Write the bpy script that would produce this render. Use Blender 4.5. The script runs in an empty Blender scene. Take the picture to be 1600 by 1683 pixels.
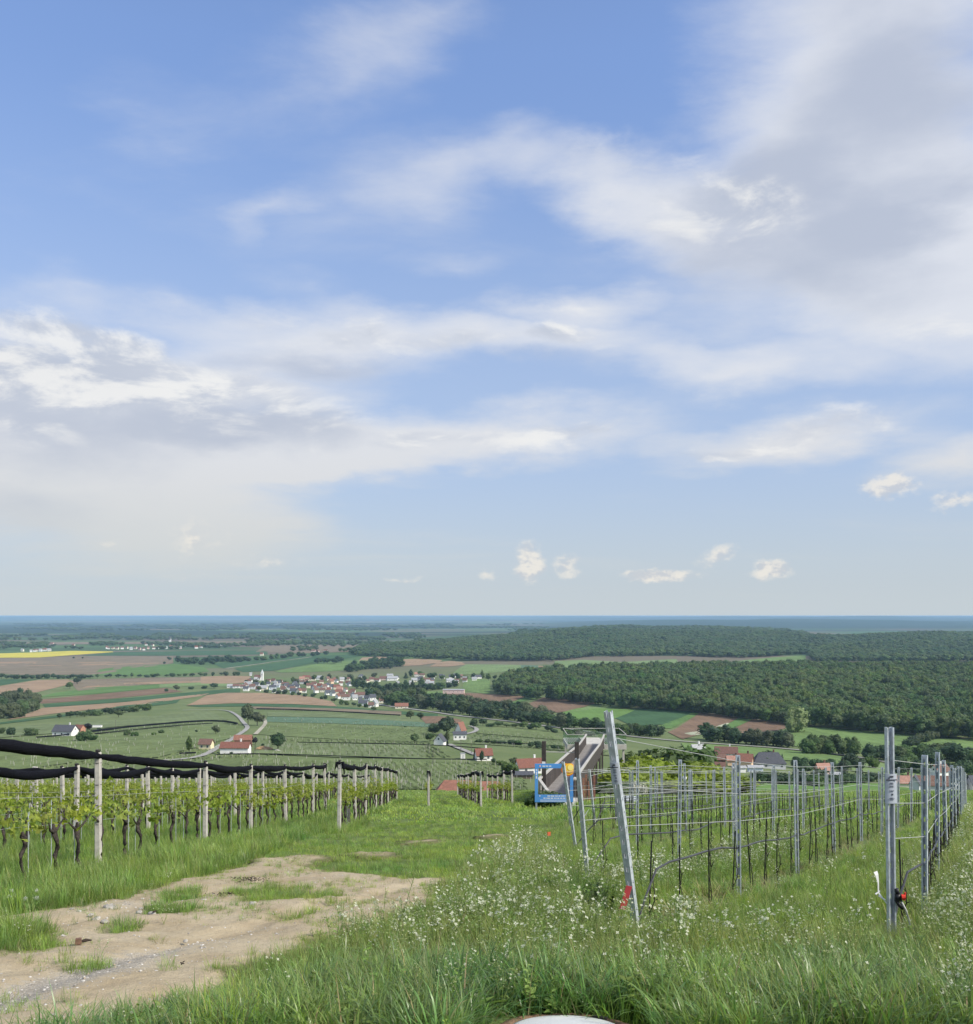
import bpy, bmesh, math, random
import numpy as np
from mathutils import Vector, Matrix, Euler
R = math.radians
scene = bpy.context.scene
COL = scene.collection
# ------------------------------------------------------------------ camera
# photo measure: focal length 1600 px for a 1600 px wide picture, horizon at row 1012
FPX, CXP, HYP, CAMZ = 1600.0, 800.0, 1012.0, 1.6
cam_d = bpy.data.cameras.new('camera')
cam_d.sensor_fit = 'HORIZONTAL'
cam_d.sensor_width = 36.0
cam_d.lens = 36.0
cam_d.shift_y = (HYP - 841.5) / 1600.0
cam_d.clip_start = 0.1
cam_d.clip_end = 200000
cam = bpy.data.objects.new('camera', cam_d)
COL.objects.link(cam)
cam.location = (0, 0, CAMZ)
cam.rotation_euler = (R(90), 0, 0)
scene.camera = cam
# ------------------------------------------------------------------ render settings
scene.view_settings.view_transform = 'Standard'
scene.view_settings.look = 'None'
scene.view_settings.exposure = 0.0
scene.view_settings.gamma = 1.0
scene.view_settings.use_curve_mapping = False
scene.render.engine = 'CYCLES'
cy = scene.cycles
cy.max_bounces = 6
cy.diffuse_bounces = 2
cy.glossy_bounces = 2
cy.transmission_bounces = 4
cy.transparent_max_bounces = 8
cy.volume_bounces = 1
cy.use_denoising = True
cy.use_adaptive_sampling = True
cy.adaptive_threshold = 0.015
# ------------------------------------------------------------------ sun and sky
SUN_EL, SUN_AZ = 41.0, 117.0      # degrees; azimuth from the view direction (+Y), negative = left and behind
sd = bpy.data.lights.new('sun', 'SUN')
sd.energy = 5.0
sd.angle = R(8)
sd.color = (1.0, 0.93, 0.80)
sun = bpy.data.objects.new('sun', sd)
COL.objects.link(sun)
_sv = Vector((math.sin(R(SUN_AZ)) * math.cos(R(SUN_EL)), math.cos(R(SUN_AZ)) * math.cos(R(SUN_EL)), math.sin(R(SUN_EL))))
sun.rotation_euler = _sv.to_track_quat('Z', 'Y').to_euler()
sun.location = (30, -20, 60)

world = bpy.data.worlds.new('World')
scene.world = world
world.use_nodes = True
WT = world.node_tree
for n in list(WT.nodes):
    WT.nodes.remove(n)


class NT:
    """small helper to write shader node graphs as expressions"""
    def __init__(s, tree):
        s.t = tree

    def put(s, sock, v):
        if isinstance(v, bpy.types.NodeSocket):
            s.t.links.new(v, sock)
        elif v is not None:
            if sock.type in ('RGBA',) and hasattr(v, '__len__') and len(v) == 3:
                v = (*v, 1.0)
            sock.default_value = v

    def m(s, op, a, b=None, c=None, clamp=False):
        n = s.t.nodes.new('ShaderNodeMath')
        n.operation = op
        n.use_clamp = clamp
        s.put(n.inputs[0], a)
        if b is not None: s.put(n.inputs[1], b)
        if c is not None: s.put(n.inputs[2], c)
        return n.outputs[0]

    def v(s, op, a, b=None, scale=None):
        n = s.t.nodes.new('ShaderNodeVectorMath')
        n.operation = op
        s.put(n.inputs[0], a)
        if b is not None: s.put(n.inputs[1], b)
        if scale is not None: s.put(n.inputs['Scale'], scale)
        return n.outputs['Value'] if op in ('LENGTH', 'DOT_PRODUCT', 'DISTANCE') else n.outputs[0]

    def xyz(s, a):
        n = s.t.nodes.new('ShaderNodeSeparateXYZ')
        s.put(n.inputs[0], a)
        return n.outputs[0], n.outputs[1], n.outputs[2]

    def comb(s, x, y, z):
        n = s.t.nodes.new('ShaderNodeCombineXYZ')
        s.put(n.inputs[0], x); s.put(n.inputs[1], y); s.put(n.inputs[2], z)
        return n.outputs[0]

    def noise(s, vec, scale=1.0, detail=4.0, rough=0.5, dist=0.0, lac=2.0, col=False):
        n = s.t.nodes.new('ShaderNodeTexNoise')
        s.put(n.inputs['Vector'], vec)
        s.put(n.inputs['Scale'], scale); s.put(n.inputs['Detail'], detail)
        s.put(n.inputs['Roughness'], rough); s.put(n.inputs['Distortion'], dist)
        s.put(n.inputs['Lacunarity'], lac)
        return n.outputs['Color'] if col else n.outputs['Fac']

    def ss(s, x, lo, hi, a=0.0, b=1.0, kind='SMOOTHSTEP'):
        n = s.t.nodes.new('ShaderNodeMapRange')
        n.interpolation_type = kind
        s.put(n.inputs['Value'], x)
        n.inputs['From Min'].default_value = lo; n.inputs['From Max'].default_value = hi
        n.inputs['To Min'].default_value = a; n.inputs['To Max'].default_value = b
        return n.outputs['Result']

    def mix(s, f, a, b, blend='MIX'):
        n = s.t.nodes.new('ShaderNodeMix')
        n.data_type = 'RGBA'
        n.blend_type = blend
        s.put(n.inputs['Factor'], f); s.put(n.inputs['A'], None)
        s.put(n.inputs[6], a); s.put(n.inputs[7], b)
        return n.outputs[2]

    def mapping(s, vec, loc=(0, 0, 0), rot=(0, 0, 0), sc=(1, 1, 1), kind='POINT'):
        n = s.t.nodes.new('ShaderNodeMapping')
        n.vector_type = kind
        s.put(n.inputs['Vector'], vec)
        n.inputs['Location'].default_value = loc; n.inputs['Rotation'].default_value = rot; n.inputs['Scale'].default_value = sc
        return n.outputs[0]

    def sph(s, vec):
        n = s.t.nodes.new('ShaderNodeTexGradient')
        n.gradient_type = 'SPHERICAL'
        s.put(n.inputs[0], vec)
        return n.outputs['Fac']


def build_sky():
    g = NT(WT)
    tc = WT.nodes.new('ShaderNodeTexCoord')
    d = tc.outputs['Generated']
    x, y, z = g.xyz(d)
    sky = WT.nodes.new('ShaderNodeTexSky')
    sky.sky_type = 'NISHITA'
    sky.sun_disc = False
    sky.sun_elevation = R(SUN_EL)
    sky.sun_rotation = R(SUN_AZ)
    sky.altitude = 300
    sky.air_density = 1.0
    sky.dust_density = 0.6
    sky.ozone_density = 4.0
    skyc = g.mix(1.0, sky.outputs[0], (1.06, 1.01, 1.06), 'MULTIPLY')
    # directions as degrees of azimuth (0 = view axis) and elevation
    az = g.m('MULTIPLY', g.m('ARCTAN2', x, y), 57.29578)
    el = g.m('MULTIPLY', g.m('ARCSINE', z), 57.29578)
    P = g.comb(az, el, 0.0)
    skyc = g.v('SCALE', skyc, scale=g.m('MULTIPLY', g.ss(el, 2.0, 30.0, 0.70, 1.24, 'LINEAR'), SKYGAIN))
    skyc = g.mix(g.ss(el, 30.0, 7.0, 0.06, 0.66), skyc, (4.75, 5.75, 7.55))
    # ragged edges: the mask coordinates are pushed about by noise, more across than up
    w1 = g.noise(g.mapping(P, sc=(0.10, 0.26, 1)), 1.0, 7, 0.58, col=True)
    w1 = g.v('SUBTRACT', w1, (0.5, 0.5, 0.5))
    W = g.v('ADD', P, g.v('MULTIPLY', w1, (9.0, 4.2, 0.0)))
    w2 = g.noise(g.mapping(P, loc=(3.1, 8.2, 0), sc=(0.75, 1.1, 1)), 1.0, 8, 0.62, col=True)
    w2 = g.v('SUBTRACT', w2, (0.5, 0.5, 0.5))
    W2 = g.v('ADD', P, g.v('MULTIPLY', w2, (1.2, 1.2, 0.0)))

    def blob(px, py, rx, ry, rot=0.0, w=None):
        a = math.degrees(math.atan((px - CXP) / FPX))
        e = math.degrees(math.atan((HYP - py) / FPX * math.cos(R(a))))
        k = 57.29578 / FPX
        n = g.mapping(W if w is None else w, loc=(a, e, 0), rot=(0, 0, R(rot)), sc=(rx * k * math.cos(R(a)) ** 2, ry * k * math.cos(R(a)), 1), kind='TEXTURE')
        return g.sph(n)

    def total(items, w=None):
        acc = None
        for (px, py, rx, ry, rot, s) in items:
            b = g.m('MULTIPLY', blob(px, py, rx, ry, rot, w), s)
            acc = b if acc is None else g.m('ADD', acc, b)
        return acc
    # --- soft sheets: broad veils
    soft = total(SOFT)
    # overall cover that carries on out of frame (streaky noise in the cloud plane)
    inv = g.m('DIVIDE', 1.0, g.m('ADD', g.m('ABSOLUTE', z), 0.10))
    CP = g.comb(g.m('MULTIPLY', x, inv), g.m('MULTIPLY', y, inv), 0.0)
    n1 = g.noise(g.mapping(CP, loc=(1.7, 0.4, 0), rot=(0, 0, R(24)), sc=(0.9, 1.5, 1)), 1.0, 8, 0.56, 0.4)
    n2 = g.noise(g.mapping(P, loc=(5, 2, 0), rot=(0, 0, R(-12)), sc=(0.055, 0.16, 1)), 1.0, 9, 0.60, 0.3)
    out = g.ss(g.m('ABSOLUTE', az), 32, 60)                      # out of the frame: scattered cloud like that in view
    behind = g.m('MULTIPLY', out, 0.30)
    hi_ = g.m('MULTIPLY', g.ss(el, 34, 55), 0.28)
    cover = g.m('ADD', g.m('ADD', soft, behind), hi_)
    nn = g.m('ADD', g.m('MULTIPLY', n1, 0.5), g.m('MULTIPLY', n2, 0.5))
    dens = g.m('ADD', g.m('MULTIPLY', cover, 1.25), g.m('MULTIPLY', g.m('SUBTRACT', nn, 0.5), 1.9))
    a_soft = g.ss(dens, 0.04, 1.05)
    # grey parts of the sheets
    n3 = g.noise(g.mapping(P, loc=(1, 7, 0), sc=(0.10, 0.22, 1)), 1.0, 7, 0.55, 0.2)
    grey = total(GREY)
    gfac = g.m('MULTIPLY', g.ss(g.m('ADD', grey, g.m('MULTIPLY', g.m('SUBTRACT', n3, 0.5), 0.9)), 0.10, 0.75), 0.9, clamp=True)
    # --- bright banks with crisp edges
    hard = total(HARD)
    nh = g.noise(g.mapping(P, loc=(2.2, 4.0, 0), rot=(0, 0, R(-8)), sc=(0.16, 0.42, 1)), 1.0, 10, 0.60, 0.5)
    dh = g.m('ADD', hard, g.m('MULTIPLY', g.m('SUBTRACT', nh, 0.5), 1.5))
    a_hard = g.m('MULTIPLY', g.ss(dh, 0.16, 0.78), g.ss(hard, 0.0, 0.35))
    lit = g.noise(g.mapping(P, loc=(2.35, 4.35, 0), rot=(0, 0, R(-8)), sc=(0.16, 0.42, 1)), 1.0, 10, 0.60, 0.5)
    lit = g.ss(g.m('SUBTRACT', nh, lit), -0.10, 0.12)
    # --- small cumulus low over the horizon
    cum = total(CUM, W2)
    nc = g.noise(g.mapping(P, loc=(9, 3, 0), sc=(0.9, 1.2, 1)), 1.0, 8, 0.6)
    dc = g.m('ADD', cum, g.m('MULTIPLY', g.m('SUBTRACT', nc, 0.5), 0.9))
    a_cum = g.m('MULTIPLY', g.ss(dc, 0.12, 0.66), g.ss(cum, 0.0, 0.35))
    nc2 = g.noise(g.mapping(P, loc=(8.72, 3.35, 0), sc=(0.9, 1.2, 1)), 1.0, 8, 0.6)
    clit = g.ss(g.m('SUBTRACT', nc, nc2), -0.14, 0.10)
    # --- colours (radiance / 0.1)
    low = g.ss(el, 1.0, 15.0)
    white = g.mix(low, (7.6, 7.35, 6.9), (7.8, 8.0, 8.45))
    greyc = g.mix(low, (5.4, 5.65, 6.2), (4.95, 5.4, 6.4))
    softc = g.mix(gfac, white, greyc)
    c = g.mix(g.m('MULTIPLY', a_soft, 0.86), skyc, softc)
    hardc = g.mix(lit, (5.4, 5.9, 6.9), (8.9, 8.9, 8.8))
    c = g.mix(g.m('MULTIPLY', a_hard, 0.84), c, hardc)
    cumc = g.mix(clit, (6.2, 6.3, 6.6), (9.6, 8.9, 7.8))
    # milky air low down
    air = g.ss(el, 9.5, 0.2)
    c = g.mix(g.m('MULTIPLY', air, 0.72), c, (5.6, 6.25, 6.55))
    c = g.mix(g.m('MULTIPLY', g.ss(g.m('ABSOLUTE', el), 2.0, 0.0), 0.35), c, (5.9, 6.6, 6.9))
    c = g.mix(g.m('MULTIPLY', a_cum, 0.66), c, cumc)
    bg = WT.nodes.new('ShaderNodeBackground')
    bg.inputs['Strength'].default_value = 0.1
    WT.links.new(c, bg.inputs['Color'])
    o = WT.nodes.new('ShaderNodeOutputWorld')
    WT.links.new(bg.outputs[0], o.inputs['Surface'])


SKYGAIN = 1.75
# photo px, py, radius x, radius y, tilt, weight
SOFT = [
    (1430, 120, 420, 330, 0, 0.85), (1330, 380, 480, 260, 0, 0.85), (1030, 330, 260, 90, -22, 0.75), (1550, 480, 300, 150, -12, 0.75),
    (760, 260, 230, 70, 12, 0.34), (560, 130, 300, 130, 20, 0.38), (700, 330, 420, 120, 8, 0.22), (200, 120, 420, 160, 0, 0.14), (680, 30, 200, 60, 0, 0.22), (240, 200, 160, 60, 0, 0.18), (130, 470, 330, 55, -4, 0.42),
    (450, 350, 110, 30, 20, 0.25), (500, 470, 140, 40, -10, 0.28), (740, 440, 110, 30, 0, 0.25),
    (570, 555, 350, 68, -3, 0.95), (930, 560, 250, 62, -6, 0.70), (950, 497, 150, 38, 0, 0.65), (1220, 605, 230, 55, -2, 0.65), (760, 640, 760, 190, 0, 0.08), (420, 640, 300, 80, 0, 0.35),
    (100, 640, 620, 170, 0, 0.9), (130, 800, 480, 200, -8, 0.95), (330, 745, 330, 90, 0, 0.5), (770, 718, 500, 72, 3, 1.1), (600, 770, 300, 50, 0, 0.4),
    (1310, 715, 340, 52, 5, 0.9), (1560, 760, 160, 60, 0, 0.65), (300, 880, 400, 130, -10, 0.45), (700, 930, 500, 80, 0, 0.18), (1500, 620, 300, 60, 8, 0.28),
]
GREY = [
    (1450, 130, 360, 260, 0, 0.70), (1300, 430, 360, 120, -8, 0.75), (1230, 300, 180, 70, 0, 0.65), (1500, 330, 220, 80, 0, 0.5), (520, 600, 300, 50, 0, 0.65),
    (100, 690, 420, 110, 0, 0.72), (430, 690, 260, 70, 0, 0.8), (100, 590, 260, 40, 0, 0.6), (900, 600, 200, 40, 0, 0.5), (80, 840, 380, 130, 0, 0.35),
]
HARD = [
    (120, 545, 300, 46, -6, 0.85), (210, 620, 360, 52, 5, 0.85), (60, 600, 240, 70, 0, 0.62), (470, 665, 210, 54, 0, 0.66), (30, 690, 200, 46, -10, 0.6), (330, 690, 180, 34, 0, 0.5),
    (730, 575, 110, 30, 0, 0.35), (1210, 350, 170, 70, -10, 0.32), (1340, 702, 220, 40, 5, 0.62), (1180, 738, 140, 16, 5, 0.45), (760, 722, 380, 50, 3, 0.56), (1080, 330, 360, 110, -20, 0.36), (1500, 520, 180, 40, -14, 0.4), (580, 556, 300, 46, -3, 0.58), (920, 562, 150, 40, -4, 0.45), (950, 497, 110, 20, 0, 0.42), (980, 690, 160, 20, 14, 0.45), (900, 545, 60, 22, 0, 0.4),
]
CUM = [
    (870, 925, 34, 50, 0, 1.1), (932, 932, 44, 34, 0, 0.6), (1085, 945, 90, 15, 0, 0.95), (1180, 914, 58, 28, 20, 0.55), (1268, 936, 50, 26, 0, 0.95),
    (1462, 800, 70, 34, 0, 0.9), (1570, 822, 70, 30, 0, 0.6), (320, 885, 80, 50, 0, 0.42), (800, 945, 30, 14, 0, 0.5), (660, 951, 80, 9, 0, 0.35), (300, 950, 70, 12, 0, 0.35), (440, 925, 110, 20, 0, 0.32), (165, 893, 50, 12, 0, 0.4),
]
build_sky()
world.cycles.sampling_method = 'MANUAL'
world.cycles.sample_map_resolution = 512
# ------------------------------------------------------------------ helpers: noise, terrain heights, photo rays
def _hash2(ix, iy, seed):
    h = (ix.astype(np.int64) * 374761393 + iy.astype(np.int64) * 668265263 + seed * 1442695041) & 0x7fffffff
    h = ((h ^ (h >> 13)) * 1274126177) & 0x7fffffff
    h = h ^ (h >> 16)
    return (h & 0xffff) / 65535.0


def vnoise(x, y, seed=0):
    x = np.asarray(x, float); y = np.asarray(y, float)
    ix = np.floor(x); iy = np.floor(y)
    fx = x - ix; fy = y - iy
    fx = fx * fx * (3 - 2 * fx); fy = fy * fy * (3 - 2 * fy)
    a = _hash2(ix, iy, seed); b = _hash2(ix + 1, iy, seed); c = _hash2(ix, iy + 1, seed); d = _hash2(ix + 1, iy + 1, seed)
    return (a * (1 - fx) + b * fx) * (1 - fy) + (c * (1 - fx) + d * fx) * fy


def fbm(x, y, seed=0, oct=3):
    s = 0; a = 0.5; t = 0
    for k in range(oct):
        s = s + a * vnoise(np.asarray(x) * 2 ** k, np.asarray(y) * 2 ** k, seed + 17 * k); t += a; a *= 0.5
    return s / t


_YS = [200, 310, 400, 530, 600, 700, 850, 1000, 1200, 1500, 1800, 2200, 2700, 3500, 4500, 6500, 9000, 12000, 15000, 18000, 26000, 40000, 60000]
_TAB = {   # depth of the ground below the lens at these distances, by direction x/y
    -0.70: [38.0, 56, 62.5, 70.5, 76, 83.6, 93.5, 102.5, 112.5, 122.5, 127.5, 132, 136, 139, 140, 140, 140, 140, 140, 140, 132, 42, 15],
    -0.50: [38.0, 56, 62.5, 70.5, 76, 83.6, 93.5, 102.5, 112.5, 122.5, 127.5, 132, 136, 139, 140, 140, 140, 140, 140, 140, 132, 42, 15],
    -0.25: [38.0, 56, 63.0, 71.0, 76.5, 84.5, 94.5, 103.5, 113.5, 124, 129, 133, 136.5, 139, 140, 140, 140, 140, 140, 140, 130, 42, 15],
    -0.125: [38, 56, 64, 72, 77.5, 85.5, 95.5, 104.5, 114, 125, 130, 134, 133, 124, 136, 140, 140, 140, 138, 138, 125, 42, 15],
    0.0: [38, 56.3, 65, 73.5, 79, 87, 97, 106, 115, 123.5, 121.5, 119.5, 127, 112, 100, 132, 140, 138, 125, 132, 110, 42, 15],
    0.125: [38, 56.5, 66, 76, 82, 91, 101, 108, 113, 112.5, 110.5, 117.5, 124, 107, 81, 90, 138, 135, 95, 130, 75, 42, 15],
    0.25: [38, 57, 67.5, 79, 86, 95, 104, 108.5, 109, 107.8, 107, 116, 123, 110, 88, 88, 138, 130, 62, 130, 46, 42, 15],
    0.375: [38, 57.5, 70, 83.5, 90.5, 98.5, 105, 107.5, 108, 107.5, 107, 116, 121, 107, 102, 126, 138, 130, 58, 128, 46, 42, 15],
    0.50: [38, 58, 73, 89, 96.5, 101.5, 104.5, 106.5, 107.5, 107.5, 107, 115, 116, 98, 98, 130, 138, 130, 62, 128, 46, 42, 15],
    0.70: [38, 58, 75, 92, 98, 102, 105, 107, 108, 108, 107, 115, 114, 98, 100, 130, 138, 130, 62, 128, 46, 42, 15],
}
SLOPE, CURV = 0.165, 0.00005


def near_depth(y):
    return CAMZ + SLOPE * y + CURV * np.maximum(0, y - 30) ** 2


def _pchip(x, y, xq):
    h = np.diff(x); dl = np.diff(y) / h
    d = np.zeros_like(y)
    for i in range(1, len(x) - 1):
        if dl[i - 1] * dl[i] > 0:
            w1 = 2 * h[i] + h[i - 1]; w2 = h[i] + 2 * h[i - 1]
            d[i] = (w1 + w2) / (w1 / dl[i - 1] + w2 / dl[i])
    d[0] = dl[0]; d[-1] = dl[-1]
    k = np.clip(np.searchsorted(x, xq) - 1, 0, len(x) - 2)
    t = (xq - x[k]) / h[k]
    return ((2 * t ** 3 - 3 * t ** 2 + 1) * y[k] + (t ** 3 - 2 * t ** 2 + t) * h[k] * d[k]
            + (-2 * t ** 3 + 3 * t ** 2) * y[k + 1] + (t ** 3 - t ** 2) * h[k] * d[k + 1])


_us = np.array(sorted(_TAB))
_yn = np.array([5, 10, 20, 40, 60, 80, 100, 125, 150], float)
_ly = np.log(np.concatenate([_yn, np.array(_YS, float)]))
_LQ = np.linspace(math.log(5), math.log(60000), 900)
_UQ = np.linspace(-0.7, 0.7, 161)
_G0 = np.array([_pchip(_ly, np.concatenate([near_depth(_yn), np.array(_TAB[u], float)]), _LQ) for u in _us])
_G = np.array([_pchip(_us, _G0[:, j], _UQ) for j in range(len(_LQ))])       # [distance, direction]


def depth_at(u, y):
    u = np.clip(u, -0.6999, 0.6999); y = np.asarray(y, float)
    t = (np.log(np.clip(y, 5.001, 59999)) - _LQ[0]) / (_LQ[1] - _LQ[0])
    i = np.clip(t.astype(int), 0, len(_LQ) - 2); ft = t - i
    s = (u + 0.7) / (_UQ[1] - _UQ[0]); j = np.clip(s.astype(int), 0, len(_UQ) - 2); fs = s - j
    far = (_G[i, j] * (1 - ft) + _G[i + 1, j] * ft) * (1 - fs) + (_G[i, j + 1] * (1 - ft) + _G[i + 1, j + 1] * ft) * fs
    return np.where(y < 100, near_depth(y), far)


def ground_z(x, y):
    x = np.asarray(x, float); y = np.asarray(y, float)
    u = np.where(y > 5, x / np.maximum(y, 5), 0.0)
    z = CAMZ - depth_at(u, y)
    b = np.clip((140 - y) / 60, 0, 1)
    z = z + b * ((fbm(x * 0.7, y * 0.7, 3) - 0.5) * 0.10 + (fbm(x * 0.12, y * 0.12, 9, 2) - 0.5) * 0.25)
    far = np.clip((y - 250) / 500, 0, 1) * np.clip((9000 - y) / 2000, 0, 1)
    z = z + far * (fbm(x / 150.0, y / 150.0, 21, 2) - 0.5) * 2.0
    hill = np.clip((y - 2950) / 600, 0, 1) * np.clip((7600 - y) / 1500, 0, 1) * np.clip((u + 0.16) / 0.1, 0, 1)
    return z + hill * ((fbm(x / 420.0 + 3, y / 520.0, 27, 2) - 0.5) * 34.0 + 12 * np.exp(-((u - 0.42) / 0.06) ** 2 - ((y - 4000) / 500) ** 2)) + np.clip((y - 10500) / 2500, 0, 1) * np.clip((45000 - y) / 8000, 0, 1) * np.clip((u + 0.05) / 0.2, 0.12, 1) * (fbm(x / 2600.0, y / 3600.0, 29, 3) - 0.5) * 150.0


def gz(x, y):
    return float(ground_z(np.array([x]), np.array([y]))[0])


_YR = np.exp(np.linspace(math.log(5.2), math.log(59000), 420))


def ground_at(px, py, ymin=5.2):
    """the point of the ground that this place in the photo shows"""
    u = (px - CXP) / FPX
    t = (py - HYP) / FPX
    Y = _YR if ymin < 6 else np.concatenate([[ymin], _YR[_YR > ymin]])
    for _ in range(2):
        d = CAMZ - ground_z(u * Y, Y) - Y * t
        k = np.nonzero(d <= 0)[0]
        if len(k) == 0:
            y = Y[-1]; break
        i = k[0]
        if i == 0:
            y = Y[0]; break
        y = Y[i - 1] + (Y[i] - Y[i - 1]) * d[i - 1] / (d[i - 1] - d[i] + 1e-12)
        Y = np.linspace(Y[i - 1], Y[i], 24)
    return Vector((u * y, y, gz(u * y, y)))


def ground_many(px, py, ymin=318.0):
    """ground_at for many places of the far slopes at once"""
    px = np.asarray(px, float); py = np.asarray(py, float)
    u = ((px - CXP) / FPX)[:, None]; t = ((py - HYP) / FPX)[:, None]
    Y = np.exp(np.linspace(math.log(ymin), math.log(5000), 260))[None, :]
    d = depth_at(u + 0 * Y, Y + 0 * u) - Y * t
    i = np.argmax(d <= 0, axis=1); r = np.arange(len(px)); j = np.maximum(i - 1, 0)
    f = np.where(i > 0, d[r, j] / (d[r, j] - d[r, i] + 1e-12), 0.0)
    y = Y[0, j] + (Y[0, i] - Y[0, j]) * f
    return u[:, 0] * y, y


# ------------------------------------------------------------------ helpers: objects
def link(o, parent=None, label=None, cat=None, group=None, kind=None):
    COL.objects.link(o)
    if parent is not None: o.parent = parent
    if label: o['label'] = label
    if cat: o['category'] = cat
    if group: o['group'] = group
    if kind: o['kind'] = kind
    return o


def np_mesh(name, verts, faces, mats, smooth=False, idx=None, uv=None):
    """mesh from arrays; faces is one (n,3) or (n,4) array or a list of lists"""
    me = bpy.data.meshes.new(name)
    verts = np.asarray(verts, np.float32)
    if isinstance(faces, np.ndarray) and len(faces):
        n, k = faces.shape
        me.vertices.add(len(verts)); me.vertices.foreach_set('co', verts.ravel())
        me.loops.add(n * k); me.loops.foreach_set('vertex_index', faces.astype(np.int32).ravel())
        me.polygons.add(n)
        me.polygons.foreach_set('loop_start', np.arange(0, n * k, k, dtype=np.int32))
        me.polygons.foreach_set('loop_total', np.full(n, k, dtype=np.int32))
        me.update(calc_edges=True)
    else:
        me.from_pydata([tuple(v) for v in verts], [], [tuple(f) for f in faces])
    for m in (mats if isinstance(mats, (list, tuple)) else [mats]):
        me.materials.append(m)
    if idx is not None:
        me.polygons.foreach_set('material_index', np.asarray(idx, np.int32))
    if smooth:
        me.polygons.foreach_set('use_smooth', np.ones(len(me.polygons), bool))
    me.update()
    return me


def empty(name, loc, rz=0.0, **kw):
    o = bpy.data.objects.new(name, None)
    o.empty_display_size = 0.3
    o.location = loc; o.rotation_euler = (0, 0, rz)
    return link(o, **kw)


class MB:
    """collects simple solids into one mesh"""
    def __init__(s):
        s.v = []; s.f = []; s.i = []

    def add(s, vs, fs, mi=0):
        b = len(s.v)
        s.v += [tuple(v) for v in vs]
        s.f += [tuple(b + q for q in f) for f in fs]
        s.i += [mi] * len(fs)
        return s

    def box(s, c, d, mi=0, M=None, taper=1.0):
        x, y, z = d[0] / 2, d[1] / 2, d[2] / 2
        vs = [Vector((sx * x * (taper if sz > 0 else 1), sy * y * (taper if sz > 0 else 1), sz * z)) for sz in (-1, 1) for sx, sy in ((-1, -1), (1, -1), (1, 1), (-1, 1))]
        vs = [(M @ v if M else v) + Vector(c) for v in vs]
        return s.add(vs, [(3, 2, 1, 0), (4, 5, 6, 7), (0, 1, 5, 4), (1, 2, 6, 5), (2, 3, 7, 6), (3, 0, 4, 7)], mi)

    def tube(s, pts, rad, n=6, mi=0, caps=True, flat=1.0):
        pts = [Vector(p) for p in pts]
        rad = rad if hasattr(rad, '__len__') else [rad] * len(pts)
        rings = []
        for k, p in enumerate(pts):
            t = (pts[min(k + 1, len(pts) - 1)] - pts[max(k - 1, 0)]).normalized()
            a = t.cross(Vector((0, 0, 1)))
            if a.length < 1e-3: a = Vector((1, 0, 0))
            a.normalize(); b = a.cross(t).normalized()
            rings.append([p + a * math.cos(2 * math.pi * q / n) * rad[k] + b * math.sin(2 * math.pi * q / n) * rad[k] * flat for q in range(n)])
        vs = [v for r in rings for v in r]
        fs = [(k * n + q, k * n + (q + 1) % n, (k + 1) * n + (q + 1) % n, (k + 1) * n + q) for k in range(len(pts) - 1) for q in range(n)]
        if caps:
            fs += [tuple(range(n - 1, -1, -1)), tuple((len(pts) - 1) * n + q for q in range(n))]
        return s.add(vs, fs, mi)

    def quad(s, a, b, c, d, mi=0):
        return s.add([a, b, c, d], [(0, 1, 2, 3)], mi)

    def mesh(s, name, mats, smooth=False):
        return np_mesh(name, s.v, s.f, mats, smooth, s.i)

    def obj(s, name, mats, parent=None, smooth=False, loc=None, rz=None, **kw):
        o = bpy.data.objects.new(name, s.mesh(name, mats, smooth))
        if loc is not None: o.location = loc
        if rz is not None: o.rotation_euler = (0, 0, rz)
        return link(o, parent, **kw)


ORD = 'zeroth first second third fourth fifth sixth seventh eighth ninth tenth eleventh twelfth thirteenth fourteenth fifteenth sixteenth seventeenth eighteenth nineteenth twentieth'.split()


def nth(k):
    if k < len(ORD): return ORD[k]
    t = {2: 'twenty', 3: 'thirty', 4: 'forty', 5: 'fifty', 6: 'sixty', 7: 'seventy', 8: 'eighty', 9: 'ninety'}
    tt = {20: 'twentieth', 30: 'thirtieth', 40: 'fortieth', 50: 'fiftieth', 60: 'sixtieth', 70: 'seventieth', 80: 'eightieth', 90: 'ninetieth'}
    if k in tt: return tt[k]
    return t[k // 10] + '-' + ORD[k % 10] if k < 100 else 'hundredth'


# ------------------------------------------------------------------ materials
def new_mat(name):
    m = bpy.data.materials.new(name)
    m.use_nodes = True
    t = m.node_tree
    b = t.nodes['Principled BSDF']
    return m, NT(t), b, t


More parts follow.
